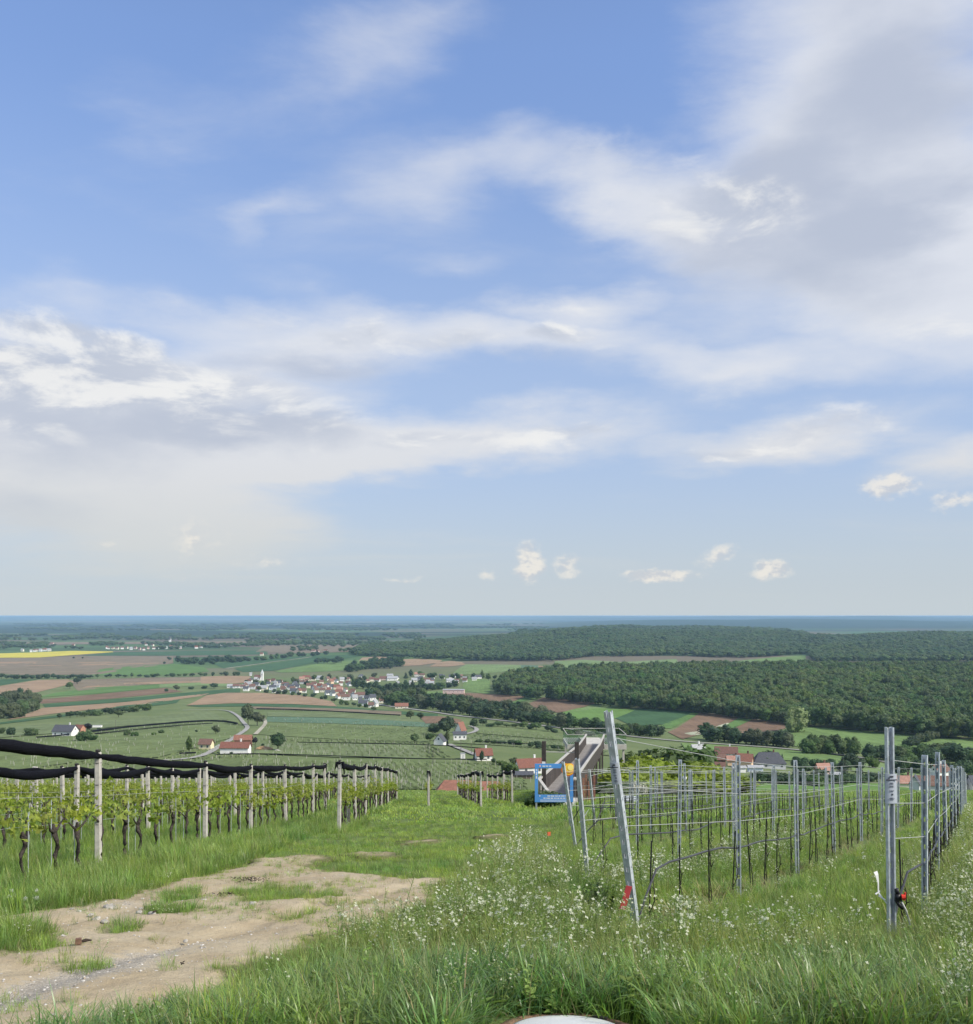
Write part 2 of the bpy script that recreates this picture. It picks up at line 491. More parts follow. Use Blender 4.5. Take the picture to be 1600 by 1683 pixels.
def mat(name, col, rough=0.85, var=0.18, scale=3.0, bump=0.0, bscale=20.0, metal=0.0, coord='Object', col2=None, spec=0.3, rnd=0.0, detail=5.0):
    m, g, b, t = new_mat(name)
    tc = t.nodes.new('ShaderNodeTexCoord').outputs[coord]
    n = g.noise(tc, scale, detail, 0.6)
    lo = tuple(c * (1 - var) for c in col)
    hi = tuple(c * (1 + var) for c in col) if col2 is None else col2
    c = g.mix(g.ss(n, 0.30, 0.70), lo, hi)
    if rnd:
        oi = t.nodes.new('ShaderNodeObjectInfo').outputs['Random']
        h = t.nodes.new('ShaderNodeHueSaturation')
        g.put(h.inputs['Hue'], g.ss(oi, 0, 1, 0.5 - 0.035 * rnd, 0.5 + 0.03 * rnd, 'LINEAR'))
        g.put(h.inputs['Saturation'], 1.0)
        g.put(h.inputs['Value'], g.ss(g.m('FRACT', g.m('MULTIPLY', oi, 7.31)), 0, 1, 1 - 0.4 * rnd, 1 + 0.4 * rnd, 'LINEAR'))
        g.put(h.inputs['Color'], c)
        c = h.outputs[0]
    g.put(b.inputs['Base Color'], c)
    b.inputs['Roughness'].default_value = rough
    b.inputs['Metallic'].default_value = metal
    b.inputs['Specular IOR Level'].default_value = spec
    if bump:
        bn = t.nodes.new('ShaderNodeBump')
        bn.inputs['Strength'].default_value = bump
        bn.inputs['Distance'].default_value = 0.02
        g.put(bn.inputs['Height'], g.noise(tc, bscale, 6, 0.6))
        t.links.new(bn.outputs[0], b.inputs['Normal'])
    return m


def leaf_mat(name, col, var=0.25, rnd=0.5, trans=0.35, rough=0.55, scale=1.5, spec=0.25, patch=0.0):
    """leaves and blades: colour varies in patches and from plant to plant, and light comes through"""
    m, g, b, t = new_mat(name)
    tc = t.nodes.new('ShaderNodeTexCoord').outputs['Object']
    n = g.noise(tc, scale, 3, 0.6)
    c = g.mix(g.ss(n, 0.3, 0.7), tuple(q * (1 - var) for q in col), tuple(q * (1 + var) for q in col))
    oi = t.nodes.new('ShaderNodeObjectInfo').outputs['Random']
    h = t.nodes.new('ShaderNodeHueSaturation')
    g.put(h.inputs['Hue'], g.ss(oi, 0, 1, 0.5 - 0.03 * rnd, 0.5 + 0.03 * rnd, 'LINEAR'))
    g.put(h.inputs['Saturation'], g.ss(g.m('FRACT', g.m('MULTIPLY', oi, 3.77)), 0, 1, 1 - 0.2 * rnd, 1 + 0.1 * rnd, 'LINEAR'))
    g.put(h.inputs['Value'], g.ss(g.m('FRACT', g.m('MULTIPLY', oi, 7.31)), 0, 1, 1 - 0.35 * rnd, 1 + 0.35 * rnd, 'LINEAR'))
    if patch:      # stands of the same growth: greener and yellower patches a metre or two wide
        loc = t.nodes.new('ShaderNodeObjectInfo').outputs['Location']
        pn = g.noise(loc, 0.9 * patch, 4, 0.6); pn2 = g.noise(g.v('ADD', loc, (7.0, 3.0, 0.0)), 0.45 * patch, 3, 0.6)
        c = g.mix(g.ss(pn, 0.40, 0.66), c, g.mix(1.0, c, (1.26, 1.17, 0.90), 'MULTIPLY'))
        c = g.mix(g.ss(pn2, 0.50, 0.68), c, g.mix(1.0, c, (0.66, 0.82, 0.84), 'MULTIPLY'))
    g.put(h.inputs['Color'], c)
    g.put(b.inputs['Base Color'], h.outputs[0])
    b.inputs['Roughness'].default_value = rough
    b.inputs['Specular IOR Level'].default_value = spec
    tr = t.nodes.new('ShaderNodeBsdfTranslucent')
    g.put(tr.inputs['Color'], g.mix(1.0, h.outputs[0], (1.15, 1.25, 0.7), 'MULTIPLY'))
    mx = t.nodes.new('ShaderNodeMixShader')
    mx.inputs[0].default_value = trans
    t.links.new(b.outputs[0], mx.inputs[1]); t.links.new(tr.outputs[0], mx.inputs[2])
    t.links.new(mx.outputs[0], t.nodes['Material Output'].inputs['Surface'])
    return m


def ground_material():
    m, g, b, t = new_mat('meadow_ground')
    pos = t.nodes.new('ShaderNodeNewGeometry').outputs['Position']
    x, y, z = g.xyz(pos)
    # near: thatch and soil between the blades
    nA = g.noise(pos, 1.3, 8, 0.65); nB = g.noise(pos, 9.0, 6, 0.6)
    near = g.mix(g.ss(nA, 0.3, 0.7), (0.075, 0.115, 0.034), (0.135, 0.185, 0.060))
    near = g.mix(g.m('MULTIPLY', g.ss(nB, 0.52, 0.75), 0.45), near, (0.17, 0.145, 0.085))
    # slopes beyond the lip: meadow and vine rows, greyed green
    nC = g.noise(pos, 0.02, 6, 0.6); nD = g.noise(pos, 0.35, 5, 0.6)
    mid = g.mix(g.ss(nC, 0.3, 0.7), (0.108, 0.148, 0.056), (0.155, 0.190, 0.082))
    mid = g.mix(g.m('MULTIPLY', g.ss(nD, 0.45, 0.7), 0.35), mid, (0.155, 0.180, 0.095))
    # plain: long strips of fields and woods
    vo = t.nodes.new('ShaderNodeTexVoronoi')
    g.put(vo.inputs['Vector'], g.mapping(pos, rot=(0, 0, R(12)), sc=(1 / 900.0, 1 / 420.0, 0)))
    vo.inputs['Scale'].default_value = 1.0
    r, gg, bb = g.xyz(vo.outputs['Color'])
    pl = g.mix(g.ss(r, 0.35, 0.45), (0.060, 0.105, 0.045), (0.15, 0.125, 0.09))
    pl = g.mix(g.ss(gg, 0.55, 0.62), pl, (0.075, 0.135, 0.05))
    vo2 = t.nodes.new('ShaderNodeTexVoronoi')
    g.put(vo2.inputs['Vector'], g.mapping(pos, loc=(4, 9, 0), rot=(0, 0, R(-6)), sc=(1 / 5200.0, 1 / 1900.0, 0)))
    vo2.inputs['Scale'].default_value = 1.0
    r2, g2, b2 = g.xyz(vo2.outputs['Color'])
    wood = g.m('MULTIPLY', g.ss(r2, 0.42, 0.52), g.ss(y, 5200, 7500))
    ridge = g.m('MULTIPLY', g.ss(y, 8500, 11000), g.ss(g.m('DIVIDE', x, y), 0.0, 0.12))
    wood = g.m('MAXIMUM', wood, g.m('MULTIPLY', ridge, 0.9))
    pl = g.mix(wood, pl, (0.022, 0.042, 0.024))
    c = g.mix(g.ss(y, 70, 160), near, mid)
    c = g.mix(g.ss(y, 1700, 3000), c, pl)
    g.put(b.inputs['Base Color'], c)
    b.inputs['Roughness'].default_value = 0.95
    b.inputs['Specular IOR Level'].default_value = 0.1
    bn = t.nodes.new('ShaderNodeBump')
    bn.inputs['Strength'].default_value = 0.6; bn.inputs['Distance'].default_value = 0.03
    g.put(bn.inputs['Height'], nB)
    t.links.new(bn.outputs[0], b.inputs['Normal'])
    return m


def build_terrain():
    ys = [-12.0]
    while ys[-1] < 34: ys.append(ys[-1] + 0.3)
    while ys[-1] < 9000: ys.append(ys[-1] * 1.0105)
    while ys[-1] < 60000: ys.append(ys[-1] * 1.03)
    ys = np.array(ys); us = np.linspace(-0.85, 0.85, 281)
    Y, U = np.meshgrid(ys, us, indexing='ij')
    X = U * (Y + 26)
    Z = ground_z(X, Y)
    ny, nu = Y.shape
    V = np.stack([X, Y, Z], -1).reshape(-1, 3)
    i = np.arange(ny - 1)[:, None] * nu + np.arange(nu - 1)[None, :]
    F = np.stack([i, i + 1, i + 1 + nu, i + nu], -1).reshape(-1, 4)
    o = bpy.data.objects.new('terrain', np_mesh('terrain', V, F, ground_material(), True))
    link(o, kind='structure')


build_terrain()


def build_haze():
    mb = MB()
    zt, zb = 3.4, -142.5
    mb.box((0, 29500, (zt + zb) / 2), (112000, 63000, zt - zb))
    m = bpy.data.materials.new('haze_air'); m.use_nodes = True
    t = m.node_tree
    for n in list(t.nodes):
        if n.type != 'OUTPUT_MATERIAL': t.nodes.remove(n)
    v = t.nodes.new('ShaderNodeVolumePrincipled')
    v.inputs['Color'].default_value = (0.46, 0.70, 0.96, 1)
    v.inputs['Density'].default_value = HAZE
    v.inputs['Anisotropy'].default_value = 0.0
    t.links.new(v.outputs[0], t.nodes['Material Output'].inputs['Volume'])
    o = mb.obj('haze', m, kind='stuff')
    o['label'] = 'thin blue haze over the valley and plain'


HAZE = 4.5e-5
build_haze()
# ------------------------------------------------------------------ fields, roads: sheets draped on the terrain
def field_mat(name, col, var=0.12, stripes=0.0, ang=0.0, period=3.0, patch=0.02):
    m, g, b, t = new_mat(name)
    pos = t.nodes.new('ShaderNodeNewGeometry').outputs['Position']
    n = g.noise(pos, patch, 6, 0.62)
    n2 = g.noise(pos, patch * 14, 5, 0.62)
    n3 = g.noise(g.mapping(pos, rot=(0, 0, R(ang)), sc=(0.25, 0.012, 0)), 1.0, 4, 0.6)
    nn = g.m('ADD', g.m('ADD', g.m('MULTIPLY', n, 0.40), g.m('MULTIPLY', n2, 0.30)), g.m('MULTIPLY', n3, 0.30))
    c = g.mix(g.ss(nn, 0.38, 0.62), tuple(q * (1 - var * 1.4) for q in col), tuple(q * (1 + var * 1.4) for q in col))
    if stripes:
        w = t.nodes.new('ShaderNodeTexWave')
        w.inputs['Scale'].default_value = 1.0 / period * 0.314
        w.inputs['Distortion'].default_value = 1.5
        w.inputs['Detail'].default_value = 3
        w.inputs['Detail Scale'].default_value = 0.3
        g.put(w.inputs['Vector'], g.mapping(pos, rot=(0, 0, R(ang))))
        c = g.mix(g.m('MULTIPLY', w.outputs['Fac'], stripes), c, tuple(q * 0.6 for q in col))
    g.put(b.inputs['Base Color'], c)
    b.inputs['Roughness'].default_value = 0.95
    b.inputs['Specular IOR Level'].default_value = 0.05
    return m


FM = dict(
    tan=field_mat('tan_soil', (0.300, 0.215, 0.140), 0.14, 0.25, 80, 12),
    brown=field_mat('brown_soil', (0.190, 0.130, 0.088), 0.16, 0.25, 60, 14),
    dull=field_mat('dull_stubble', (0.200, 0.165, 0.115), 0.15, 0.2, 70, 30),
    green=field_mat('young_corn_green', (0.105, 0.185, 0.060), 0.15, 0.15, 70, 12),
    bright=field_mat('bright_wheat_green', (0.125, 0.215, 0.062), 0.12),
    dark=field_mat('dark_wheat_green', (0.058, 0.115, 0.055), 0.14, 0.15, 70, 16),
    blue=field_mat('blue_green_crop', (0.105, 0.170, 0.110), 0.10),
    pale=field_mat('pale_meadow', (0.160, 0.225, 0.095), 0.15),
    meadow=field_mat('fresh_meadow', (0.135, 0.205, 0.072), 0.18),
    vine=field_mat('vineyard_grass', (0.138, 0.178, 0.076), 0.18, 0.18, 8, 9, 0.03),
    vine2=field_mat('vineyard_grass_grey', (0.150, 0.188, 0.092), 0.16, 0.16, -20, 7, 0.03),
    rape=field_mat('rapeseed_yellow', (0.50, 0.44, 0.07), 0.10),
    road=field_mat('pale_asphalt', (0.30, 0.295, 0.275), 0.10),
    track=field_mat('pale_gravel_track', (0.36, 0.34, 0.27), 0.15),
    flower=field_mat('white_flower_strip', (0.36, 0.38, 0.27), 0.2),
)
_nlift = [0]


def field(top, bot, m, cols=28, rows=10, name='field'):
    """a field seen between an upper and a lower edge, given as the photo shows them; laid on the ground there"""
    _nlift[0] += 1
    xs = np.linspace(0, 1, cols + 1)
    tx = np.array([p[0] for p in top], float); ty = np.array([p[1] for p in top], float)
    bx = np.array([p[0] for p in bot], float); by = np.array([p[1] for p in bot], float)
    tt = np.concatenate([[0], np.cumsum(np.hypot(np.diff(tx), np.diff(ty)))]); tt /= tt[-1]
    bt = np.concatenate([[0], np.cumsum(np.hypot(np.diff(bx), np.diff(by)))]); bt /= bt[-1]
    V = []
    for s in xs:
        a = (np.interp(s, tt, tx), np.interp(s, tt, ty)); b = (np.interp(s, bt, bx), np.interp(s, bt, by))
        A = ground_at(*a, 318); B = ground_at(*b, 318)
        for k in range(rows + 1):
            P = B.lerp(A, k / rows)
            l = 0.10 + 0.00016 * P.y + 0.004 * _nlift[0]
            V.append((P.x, P.y, gz(P.x, P.y) + l))
    n = rows + 1
    F = [(i * n + k, (i + 1) * n + k, (i + 1) * n + k + 1, i * n + k + 1) for i in range(cols) for k in range(rows)]
    o = bpy.data.objects.new(name, np_mesh(name, V, F, FM[m], True))
    return link(o, kind='structure')


def road(pts, width, m='road', name='road', lift=0.45):
    P = [ground_at(*p) for p in pts]
    Q = []
    for a, b in zip(P[:-1], P[1:]):
        n = max(2, int((b - a).length / 14))
        Q += [a.lerp(b, k / n) for k in range(n)]
    Q.append(P[-1])
    # round the corners a little
    for _ in range(6):
        Q = [Q[0]] + [(Q[i - 1] + Q[i] * 2 + Q[i + 1]) / 4 for i in range(1, len(Q) - 1)] + [Q[-1]]
    V = []
    for i, p in enumerate(Q):
        t = Q[min(i + 1, len(Q) - 1)] - Q[max(i - 1, 0)]
        s = Vector((t.y, -t.x, 0)).normalized() * width / 2
        for q in (p - s, p + s):
            V.append((q.x, q.y, gz(q.x, q.y) + lift + 0.0002 * q.y))
    F = [(2 * i, 2 * i + 1, 2 * i + 3, 2 * i + 2) for i in range(len(Q) - 1)]
    o = bpy.data.objects.new(name, np_mesh(name, V, F, FM[m], True))
    return link(o, kind='structure')


# the far plain, left
field([(-60, 1056), (200, 1055), (420, 1054)], [(-60, 1060), (200, 1059), (420, 1059)], 'dull')
field([(-60, 1076), (60, 1072.5), (120, 1070), (186, 1071.2)], [(-60, 1082), (20, 1081.3), (65, 1081), (186, 1072.2)], 'rape', rows=6)
field([(190, 1072), (300, 1070.5), (440, 1069.5)], [(132, 1078), (270, 1078), (440, 1076)], 'dark')
field([(-60, 1082.5), (66, 1081.5), (130, 1078.4), (285, 1079)], [(-60, 1103), (40, 1110), (160, 1109), (285, 1090.5)], 'dull')
field([(-60, 1088), (150, 1088), (270, 1089)], [(-60, 1094), (100, 1095), (262, 1091)], 'tan')
field([(165, 1100), (200, 1095.5), (290, 1091.5), (335, 1097)], [(150, 1110), (215, 1111.5), (280, 1110), (345, 1104)], 'green')
field([(440, 1060), (560, 1060), (640, 1062)], [(420, 1072), (500, 1074), (570, 1072)], 'dull')
field([(-60, 1117), (20, 1117), (62, 1117)], [(-60, 1134), (0, 1127), (48, 1119)], 'dark')
field([(-60, 1136), (0, 1128), (62, 1118), (112, 1117)], [(-60, 1144), (40, 1140), (62, 1138), (128, 1122)], 'tan')
field([(112, 1118), (250, 1114), (410, 1112)], [(128, 1136), (250, 1124.5), (410, 1119)], 'dull')
field([(150, 1126), (250, 1121), (410, 1116)], [(135, 1131), (250, 1125), (410, 1119)], 'tan')
field([(88, 1139.5), (160, 1130), (262, 1125)], [(58, 1147), (160, 1140.5), (262, 1131)], 'green')
field([(262, 1125), (330, 1122), (400, 1124)], [(262, 1131), (330, 1127), (400, 1131)], 'pale')
field([(62, 1150.5), (150, 1142.5), (272, 1131)], [(68, 1157), (180, 1149), (300, 1137)], 'brown')
field([(70, 1158), (200, 1148.5), (395, 1131)], [(74, 1163.5), (200, 1154.5), (395, 1138.5)], 'dark')
field([(70, 1164), (200, 1155), (345, 1140)], [(10, 1184), (100, 1172), (250, 1156.5), (330, 1144.5)], 'tan')
field([(186, 1162.5), (270, 1151.5), (297, 1149.6)], [(186, 1164.5), (250, 1161), (290, 1156)], 'dark')
field([(-60, 1196), (60, 1180), (190, 1165)], [(-60, 1198), (60, 1184), (190, 1168)], 'dark')
field([(340, 1143), (372, 1139), (430, 1139.2), (500, 1144), (545, 1153)], [(306, 1160), (380, 1156.2), (480, 1157.5), (554, 1161.5)], 'tan')
field([(306, 1160.5), (400, 1156.8), (480, 1158), (560, 1162), (720, 1174)], [(330, 1162.5), (430, 1161), (560, 1167), (720, 1179)], 'dark')
field([(400, 1161.5), (540, 1164.5), (660, 1170)], [(420, 1166), (540, 1169.5), (660, 1176.5)], 'dull')
field([(440, 1171), (560, 1174), (700, 1184)], [(440, 1178), (560, 1180), (700, 1189)], 'vine2')
field([(440, 1178.5), (560, 1180.5), (750, 1190.5)], [(436, 1187), (560, 1190), (770, 1198)], 'blue')
field([(436, 1187.5), (560, 1190.5), (770, 1198.5)], [(425, 1208), (560, 1216), (700, 1220)], 'vine')
# middle, round the village
field([(350, 1091), (420, 1085), (480, 1080.5), (560, 1077)], [(368, 1099), (450, 1088.5), (510, 1080.5), (580, 1077.5)], 'dark')
field([(385, 1099.5), (460, 1089.5), (520, 1080), (600, 1077)], [(400, 1105), (450, 1103), (520, 1089), (566, 1083)], 'dark')
field([(450, 1103.5), (520, 1092), (570, 1086), (640, 1084)], [(462, 1106), (540, 1104), (600, 1100), (640, 1092)], 'meadow')
field([(-60, 1100), (-20, 1100), (0, 1100)], [(-60, 1102), (-20, 1102), (0, 1102)], 'green', cols=4, rows=2)
field([(330, 1112.5), (372, 1111), (412, 1112)], [(330, 1124), (380, 1124), (412, 1122)], 'tan')
road([(372, 1099), (410, 1094), (450, 1088), (512, 1080)], 8, 'track', 'farm_track')
field([(596, 1081), (620, 1079.5), (637, 1080)], [(590, 1086.5), (612, 1087.5), (634, 1086.5)], 'tan', cols=8, rows=5)
field([(672, 1076), (700, 1074.8), (742, 1076)], [(660, 1082.5), (700, 1084), (748, 1084)], 'meadow', cols=10, rows=5)
field([(662, 1084), (690, 1083), (728, 1085.5)], [(662, 1095), (690, 1094), (720, 1089.5)], 'tan', cols=10, rows=5)
field([(720, 1088.5), (740, 1086.5), (760, 1088.5)], [(706, 1096), (740, 1096), (766, 1092.5)], 'tan', cols=10, rows=5)
field([(766, 1092.5), (810, 1092.5), (856, 1093.5)], [(742, 1110), (800, 1107), (858, 1102)], 'pale', cols=12)
field([(856, 1093.5), (870, 1093.7), (885, 1094.5)], [(858, 1101.5), (872, 1102), (887, 1102.5)], 'blue', cols=6, rows=4)
field([(885, 1094.5), (893, 1095), (901, 1097)], [(887, 1103), (898, 1104), (909, 1103.5)], 'tan', cols=6, rows=4)
field([(912, 1087), (960, 1085), (1010, 1088)], [(912, 1099), (960, 1096), (1010, 1094)], 'pale', cols=10)
field([(1000, 1090), (1060, 1086.5), (1112, 1083.5)], [(1000, 1096), (1060, 1094), (1116, 1090)], 'pale', cols=10)
field([(1215, 1086.5), (1270, 1081), (1325, 1077.5)], [(1215, 1092), (1270, 1090), (1325, 1090)], 'meadow', cols=10)
field([(765, 1112), (790, 1116), (806, 1118)], [(760, 1135), (790, 1140), (806, 1141)], 'meadow', cols=8)
field([(640, 1137), (690, 1136), (740, 1138)], [(640, 1150), (690, 1146), (720, 1148)], 'meadow', cols=8)
field([(738, 1138), (800, 1141), (866, 1145)], [(716, 1152), (790, 1158), (846, 1152)], 'brown', cols=14)
field([(866, 1145.2), (880, 1146), (892, 1147)], [(830, 1158), (846, 1157), (862, 1152)], 'green', cols=8, rows=5)
field([(892, 1147), (930, 1150), (982, 1155.5)], [(858, 1160), (890, 1168), (918, 1172)], 'brown', cols=12)
field([(982, 1155.5), (1010, 1158.5), (1042, 1162.5)], [(925, 1173), (975, 1166), (1020, 1164)], 'pale', cols=8, rows=5)
field([(918, 1173), (955, 1163.5), (1045, 1167)], [(926, 1190), (980, 1191), (1012, 1181)], 'bright', cols=12)
field([(1045, 1167), (1062, 1163.5), (1140, 1171)], [(1012, 1181), (1040, 1194), (1098, 1191)], 'dark', cols=12)
field([(1140, 1171), (1146, 1171.8), (1150, 1172.3)], [(1078, 1196), (1092, 1198), (1104, 1198)], 'green', cols=6, rows=8)
field([(1150, 1172.5), (1185, 1176), (1216, 1180)], [(1098, 1204), (1122, 1216), (1150, 1208)], 'brown', cols=10)
field([(1196, 1189), (1206, 1190), (1210, 1192)], [(1124, 1206), (1140, 1210), (1160, 1207)], 'flower', cols=8, rows=6)
field([(1216, 1180), (1228, 1181), (1238, 1182.5)], [(1160, 1207), (1172, 1208), (1180, 1207)], 'green', cols=6, rows=8)
field([(1238, 1182.5), (1262, 1185.5), (1290, 1189)], [(1180, 1208), (1230, 1212), (1292, 1198)], 'brown', cols=10)
field([(1290, 1200), (1335, 1195.5), (1500, 1207.5), (1545, 1211)], [(1296, 1226), (1400, 1238), (1480, 1240), (1520, 1226)], 'meadow', cols=20)
field([(1530, 1214), (1600, 1216), (1680, 1222)], [(1500, 1240), (1600, 1240), (1680, 1246)], 'meadow', cols=10)
field([(1120, 1222), (1280, 1232), (1400, 1246)], [(1130, 1236), (1280, 1250), (1400, 1258)], 'meadow', cols=16)
field([(1400, 1246), (1500, 1266), (1640, 1284)], [(1400, 1268), (1500, 1278), (1640, 1300)], 'pale', cols=12)
field([(1130, 1292), (1300, 1288), (1480, 1290), (1620, 1300)], [(1130, 1304.5), (1300, 1304.2), (1480, 1304), (1620, 1304)], 'bright', cols=20, rows=6)
# vineyard slopes straight ahead
field([(-60, 1206), (60, 1192), (200, 1184), (340, 1168)], [(-60, 1218), (90, 1206), (200, 1194), (375, 1184)], 'vine2')
field([(-60, 1218), (150, 1206), (260, 1195), (392, 1188)], [(-60, 1280), (150, 1250), (260, 1246), (386, 1212)], 'vine')
field([(420, 1222), (560, 1222), (700, 1226)], [(420, 1240), (560, 1246), (700, 1248)], 'vine2')
field([(-60, 1282), (200, 1262), (400, 1246), (600, 1250), (860, 1262)], [(-60, 1304), (200, 1304), (400, 1304), (600, 1304), (860, 1305)], 'vine', cols=36)
field([(770, 1212), (860, 1214), (1010, 1224)], [(745, 1222), (860, 1228), (1010, 1244)], 'vine2', cols=16)
field([(780, 1194), (860, 1200), (1010, 1216)], [(785, 1206), (860, 1212), (1010, 1224)], 'vine', cols=16)
field([(690, 1178), (725, 1178), (760, 1184)], [(700, 1190), (725, 1190), (752, 1190)], 'brown', cols=8, rows=5)
# roads and tracks
road([(620, 1158), (650, 1163), (700, 1169), (760, 1178), (850, 1188), (930, 1199), (1000, 1207), (1065, 1214), (1130, 1221), (1200, 1225), (1280, 1229), (1340, 1236), (1410, 1244), (1460, 1255), (1510, 1264), (1600, 1276)], 7, 'road', 'country_road')
road([(1046, 1163), (1100, 1166), (1200, 1178), (1290, 1188.5), (1340, 1195), (1500, 1207), (1610, 1216)], 4.5, 'track', 'forest_edge_track')
road([(240, 1252), (312, 1252), (336, 1245), (350, 1236), (362, 1227), (388, 1211), (400, 1204), (409, 1197), (402, 1190), (396, 1182), (388, 1175), (375, 1168), (355, 1166), (300, 1168)], 3.6, 'road', 'lane')
road([(420, 1208), (430, 1198), (437, 1190), (436, 1184), (431, 1180)], 3.2, 'track', 'field_path')
road([(738, 1224), (745, 1228), (760, 1233), (782, 1242)], 3.6, 'road', 'lane')
road([(762, 1208), (778, 1206), (786, 1202), (787, 1198), (778, 1195), (772, 1194)], 3.6, 'road', 'driveway')
# ------------------------------------------------------------------ trees and woods
rng = np.random.default_rng(11)
random.seed(11)


def crown_mesh(name, lobes, n, leaf, seed, m, core=True):
    """leaf clumps spread over and inside a crown made of several lobes (x, y, z, rx, rz); unit: tree height"""
    r = np.random.default_rng(seed)
    L = np.array(lobes, float)
    w = L[:, 3] ** 2; w /= w.sum()
    k = r.choice(len(L), n, p=w)
    d = r.normal(size=(n, 3)); d /= np.linalg.norm(d, axis=1)[:, None]
    rad = r.uniform(0.72, 1.10, n) * (1 + 0.16 * np.sin(d[:, 0] * 7 + k) * np.cos(d[:, 2] * 6 + k * 2))
    P = L[k, :3] + d * rad[:, None] * np.stack([L[k, 3], L[k, 3], L[k, 4]], 1)
    nrm = d + r.normal(size=(n, 3)) * 0.30 + np.array([0, 0, 0.22])
    nrm /= np.linalg.norm(nrm, axis=1)[:, None]
    a = np.cross(nrm, r.normal(size=(n, 3))); a /= np.linalg.norm(a, axis=1)[:, None]
    b = np.cross(nrm, a)
    s = leaf * r.uniform(0.55, 1.3, n)[:, None]
    bend = nrm * s * 0.25
    V = np.stack([P - a * s, P - b * s * 0.7 - bend, P + a * s, P + b * s * 0.7 - bend], 1).reshape(-1, 3)
    F = np.arange(4 * n).reshape(-1, 4)
    if core:
        bm = bmesh.new()
        for q in L:
            g = bmesh.ops.create_icosphere(bm, subdivisions=1, radius=1.0)
            for v in g['verts']:
                j = r.uniform(0.72, 0.90)
                v.co = Vector((q[0] + v.co.x * q[3] * j, q[1] + v.co.y * q[3] * j, q[2] + v.co.z * q[4] * j))
        cv = np.array([v.co[:] for v in bm.verts]); bm.verts.index_update()
        cf = np.array([[v.index for v in f.verts] for f in bm.faces])
        bm.free()
        cf4 = np.concatenate([cf, cf[:, 2:3]], 1)
        me = np_mesh(name, np.concatenate([V, cv]), [tuple(f) for f in F] + [tuple(f + len(V)) for f in cf], m)
    else:
        me = np_mesh(name, V, F, m)
    return me


def lobes(kind, seed):
    r = random.Random(seed)
    o = []
    if kind == 'round':
        o = [(0, 0, 0.60, 0.30, 0.34)] + [(0.24 * math.cos(a) * r.uniform(0.7, 1.1), 0.24 * math.sin(a) * r.uniform(0.7, 1.1), r.uniform(0.40, 0.72), r.uniform(0.15, 0.24), r.uniform(0.15, 0.22)) for a in [r.uniform(0, 6.3) for _ in range(8)]]
        o.append((r.uniform(-.1, .1), r.uniform(-.1, .1), 0.80, 0.18, 0.17))
    elif kind == 'tall':
        o = [(r.uniform(-.05, .05), r.uniform(-.05, .05), z, q, 0.16) for z, q in ((0.25, 0.15), (0.40, 0.20), (0.56, 0.20), (0.72, 0.16), (0.86, 0.11))]
        o += [(0.13 * math.cos(a), 0.13 * math.sin(a), r.uniform(0.3, 0.8), 0.10, 0.13) for a in [r.uniform(0, 6.3) for _ in range(5)]]
    elif kind == 'cone':
        o = [(0, 0, z, 0.23 * (1.02 - z) + 0.015, 0.10) for z in (0.14, 0.26, 0.38, 0.50, 0.62, 0.74, 0.85, 0.94)]
    elif kind == 'bush':
        o = [(0, 0, 0.45, 0.48, 0.45)] + [(0.42 * math.cos(a) * r.uniform(0.6, 1.1), 0.42 * math.sin(a) * r.uniform(0.6, 1.1), r.uniform(0.25, 0.62), r.uniform(0.22, 0.34), r.uniform(0.2, 0.34)) for a in [r.uniform(0, 6.3) for _ in range(7)]]
    elif kind == 'full':
        o = [(0, 0, 0.62, 0.30, 0.34), (0, 0, 0.28, 0.30, 0.28)] + [(0.25 * math.cos(a) * r.uniform(0.7, 1.1), 0.25 * math.sin(a) * r.uniform(0.7, 1.1), r.uniform(0.20, 0.75), r.uniform(0.14, 0.24), r.uniform(0.14, 0.24)) for a in [r.uniform(0, 6.3) for _ in range(9)]]
        o.append((r.uniform(-.1, .1), r.uniform(-.1, .1), 0.82, 0.17, 0.16))
    elif kind == 'forest':
        o = [(0, 0, 0.66, 0.26, 0.26)] + [(0.20 * math.cos(a), 0.20 * math.sin(a), r.uniform(0.50, 0.80), r.uniform(0.12, 0.19), r.uniform(0.12, 0.18)) for a in [r.uniform(0, 6.3) for _ in range(6)]] + [(0, 0, 0.36, 0.22, 0.24)]
    return o


LM = dict(
    mid=leaf_mat('leaves_mid_green', (0.078, 0.128, 0.040), rnd=0.7, scale=3),
    dark=leaf_mat('leaves_dark_green', (0.042, 0.078, 0.032), rnd=0.5, scale=3, trans=0.22),
    pale=leaf_mat('leaves_pale_green', (0.140, 0.195, 0.080), rnd=0.4, scale=3),
    willow=leaf_mat('willow_leaves', (0.215, 0.275, 0.115), rnd=0.1, scale=3),
    bright=leaf_mat('leaves_bright_green', (0.210, 0.270, 0.036), rnd=0.35, scale=3),
    olive=leaf_mat('leaves_grey_olive', (0.098, 0.122, 0.064), rnd=0.4, scale=3),
    copper=leaf_mat('leaves_dark_copper', (0.022, 0.022, 0.026), rnd=0.1, scale=3, trans=0.1),
    cone=leaf_mat('needles_dark', (0.022, 0.042, 0.024), rnd=0.4, scale=3, trans=0.12),
    wood=leaf_mat('forest_leaves', (0.092, 0.146, 0.046), rnd=0.85, scale=2.0, trans=0.3, var=0.3, patch=0.016),
    woodfar=leaf_mat('far_forest_leaves', (0.084, 0.136, 0.050), rnd=0.7, scale=2.0, trans=0.25, patch=0.006),
    blossom=leaf_mat('white_blossom', (0.46, 0.46, 0.40), rnd=0.1, scale=3, trans=0.3),
)
BARK = mat('bark', (0.085, 0.068, 0.052), 0.9, 0.3, 8.0)
_crowns = {}


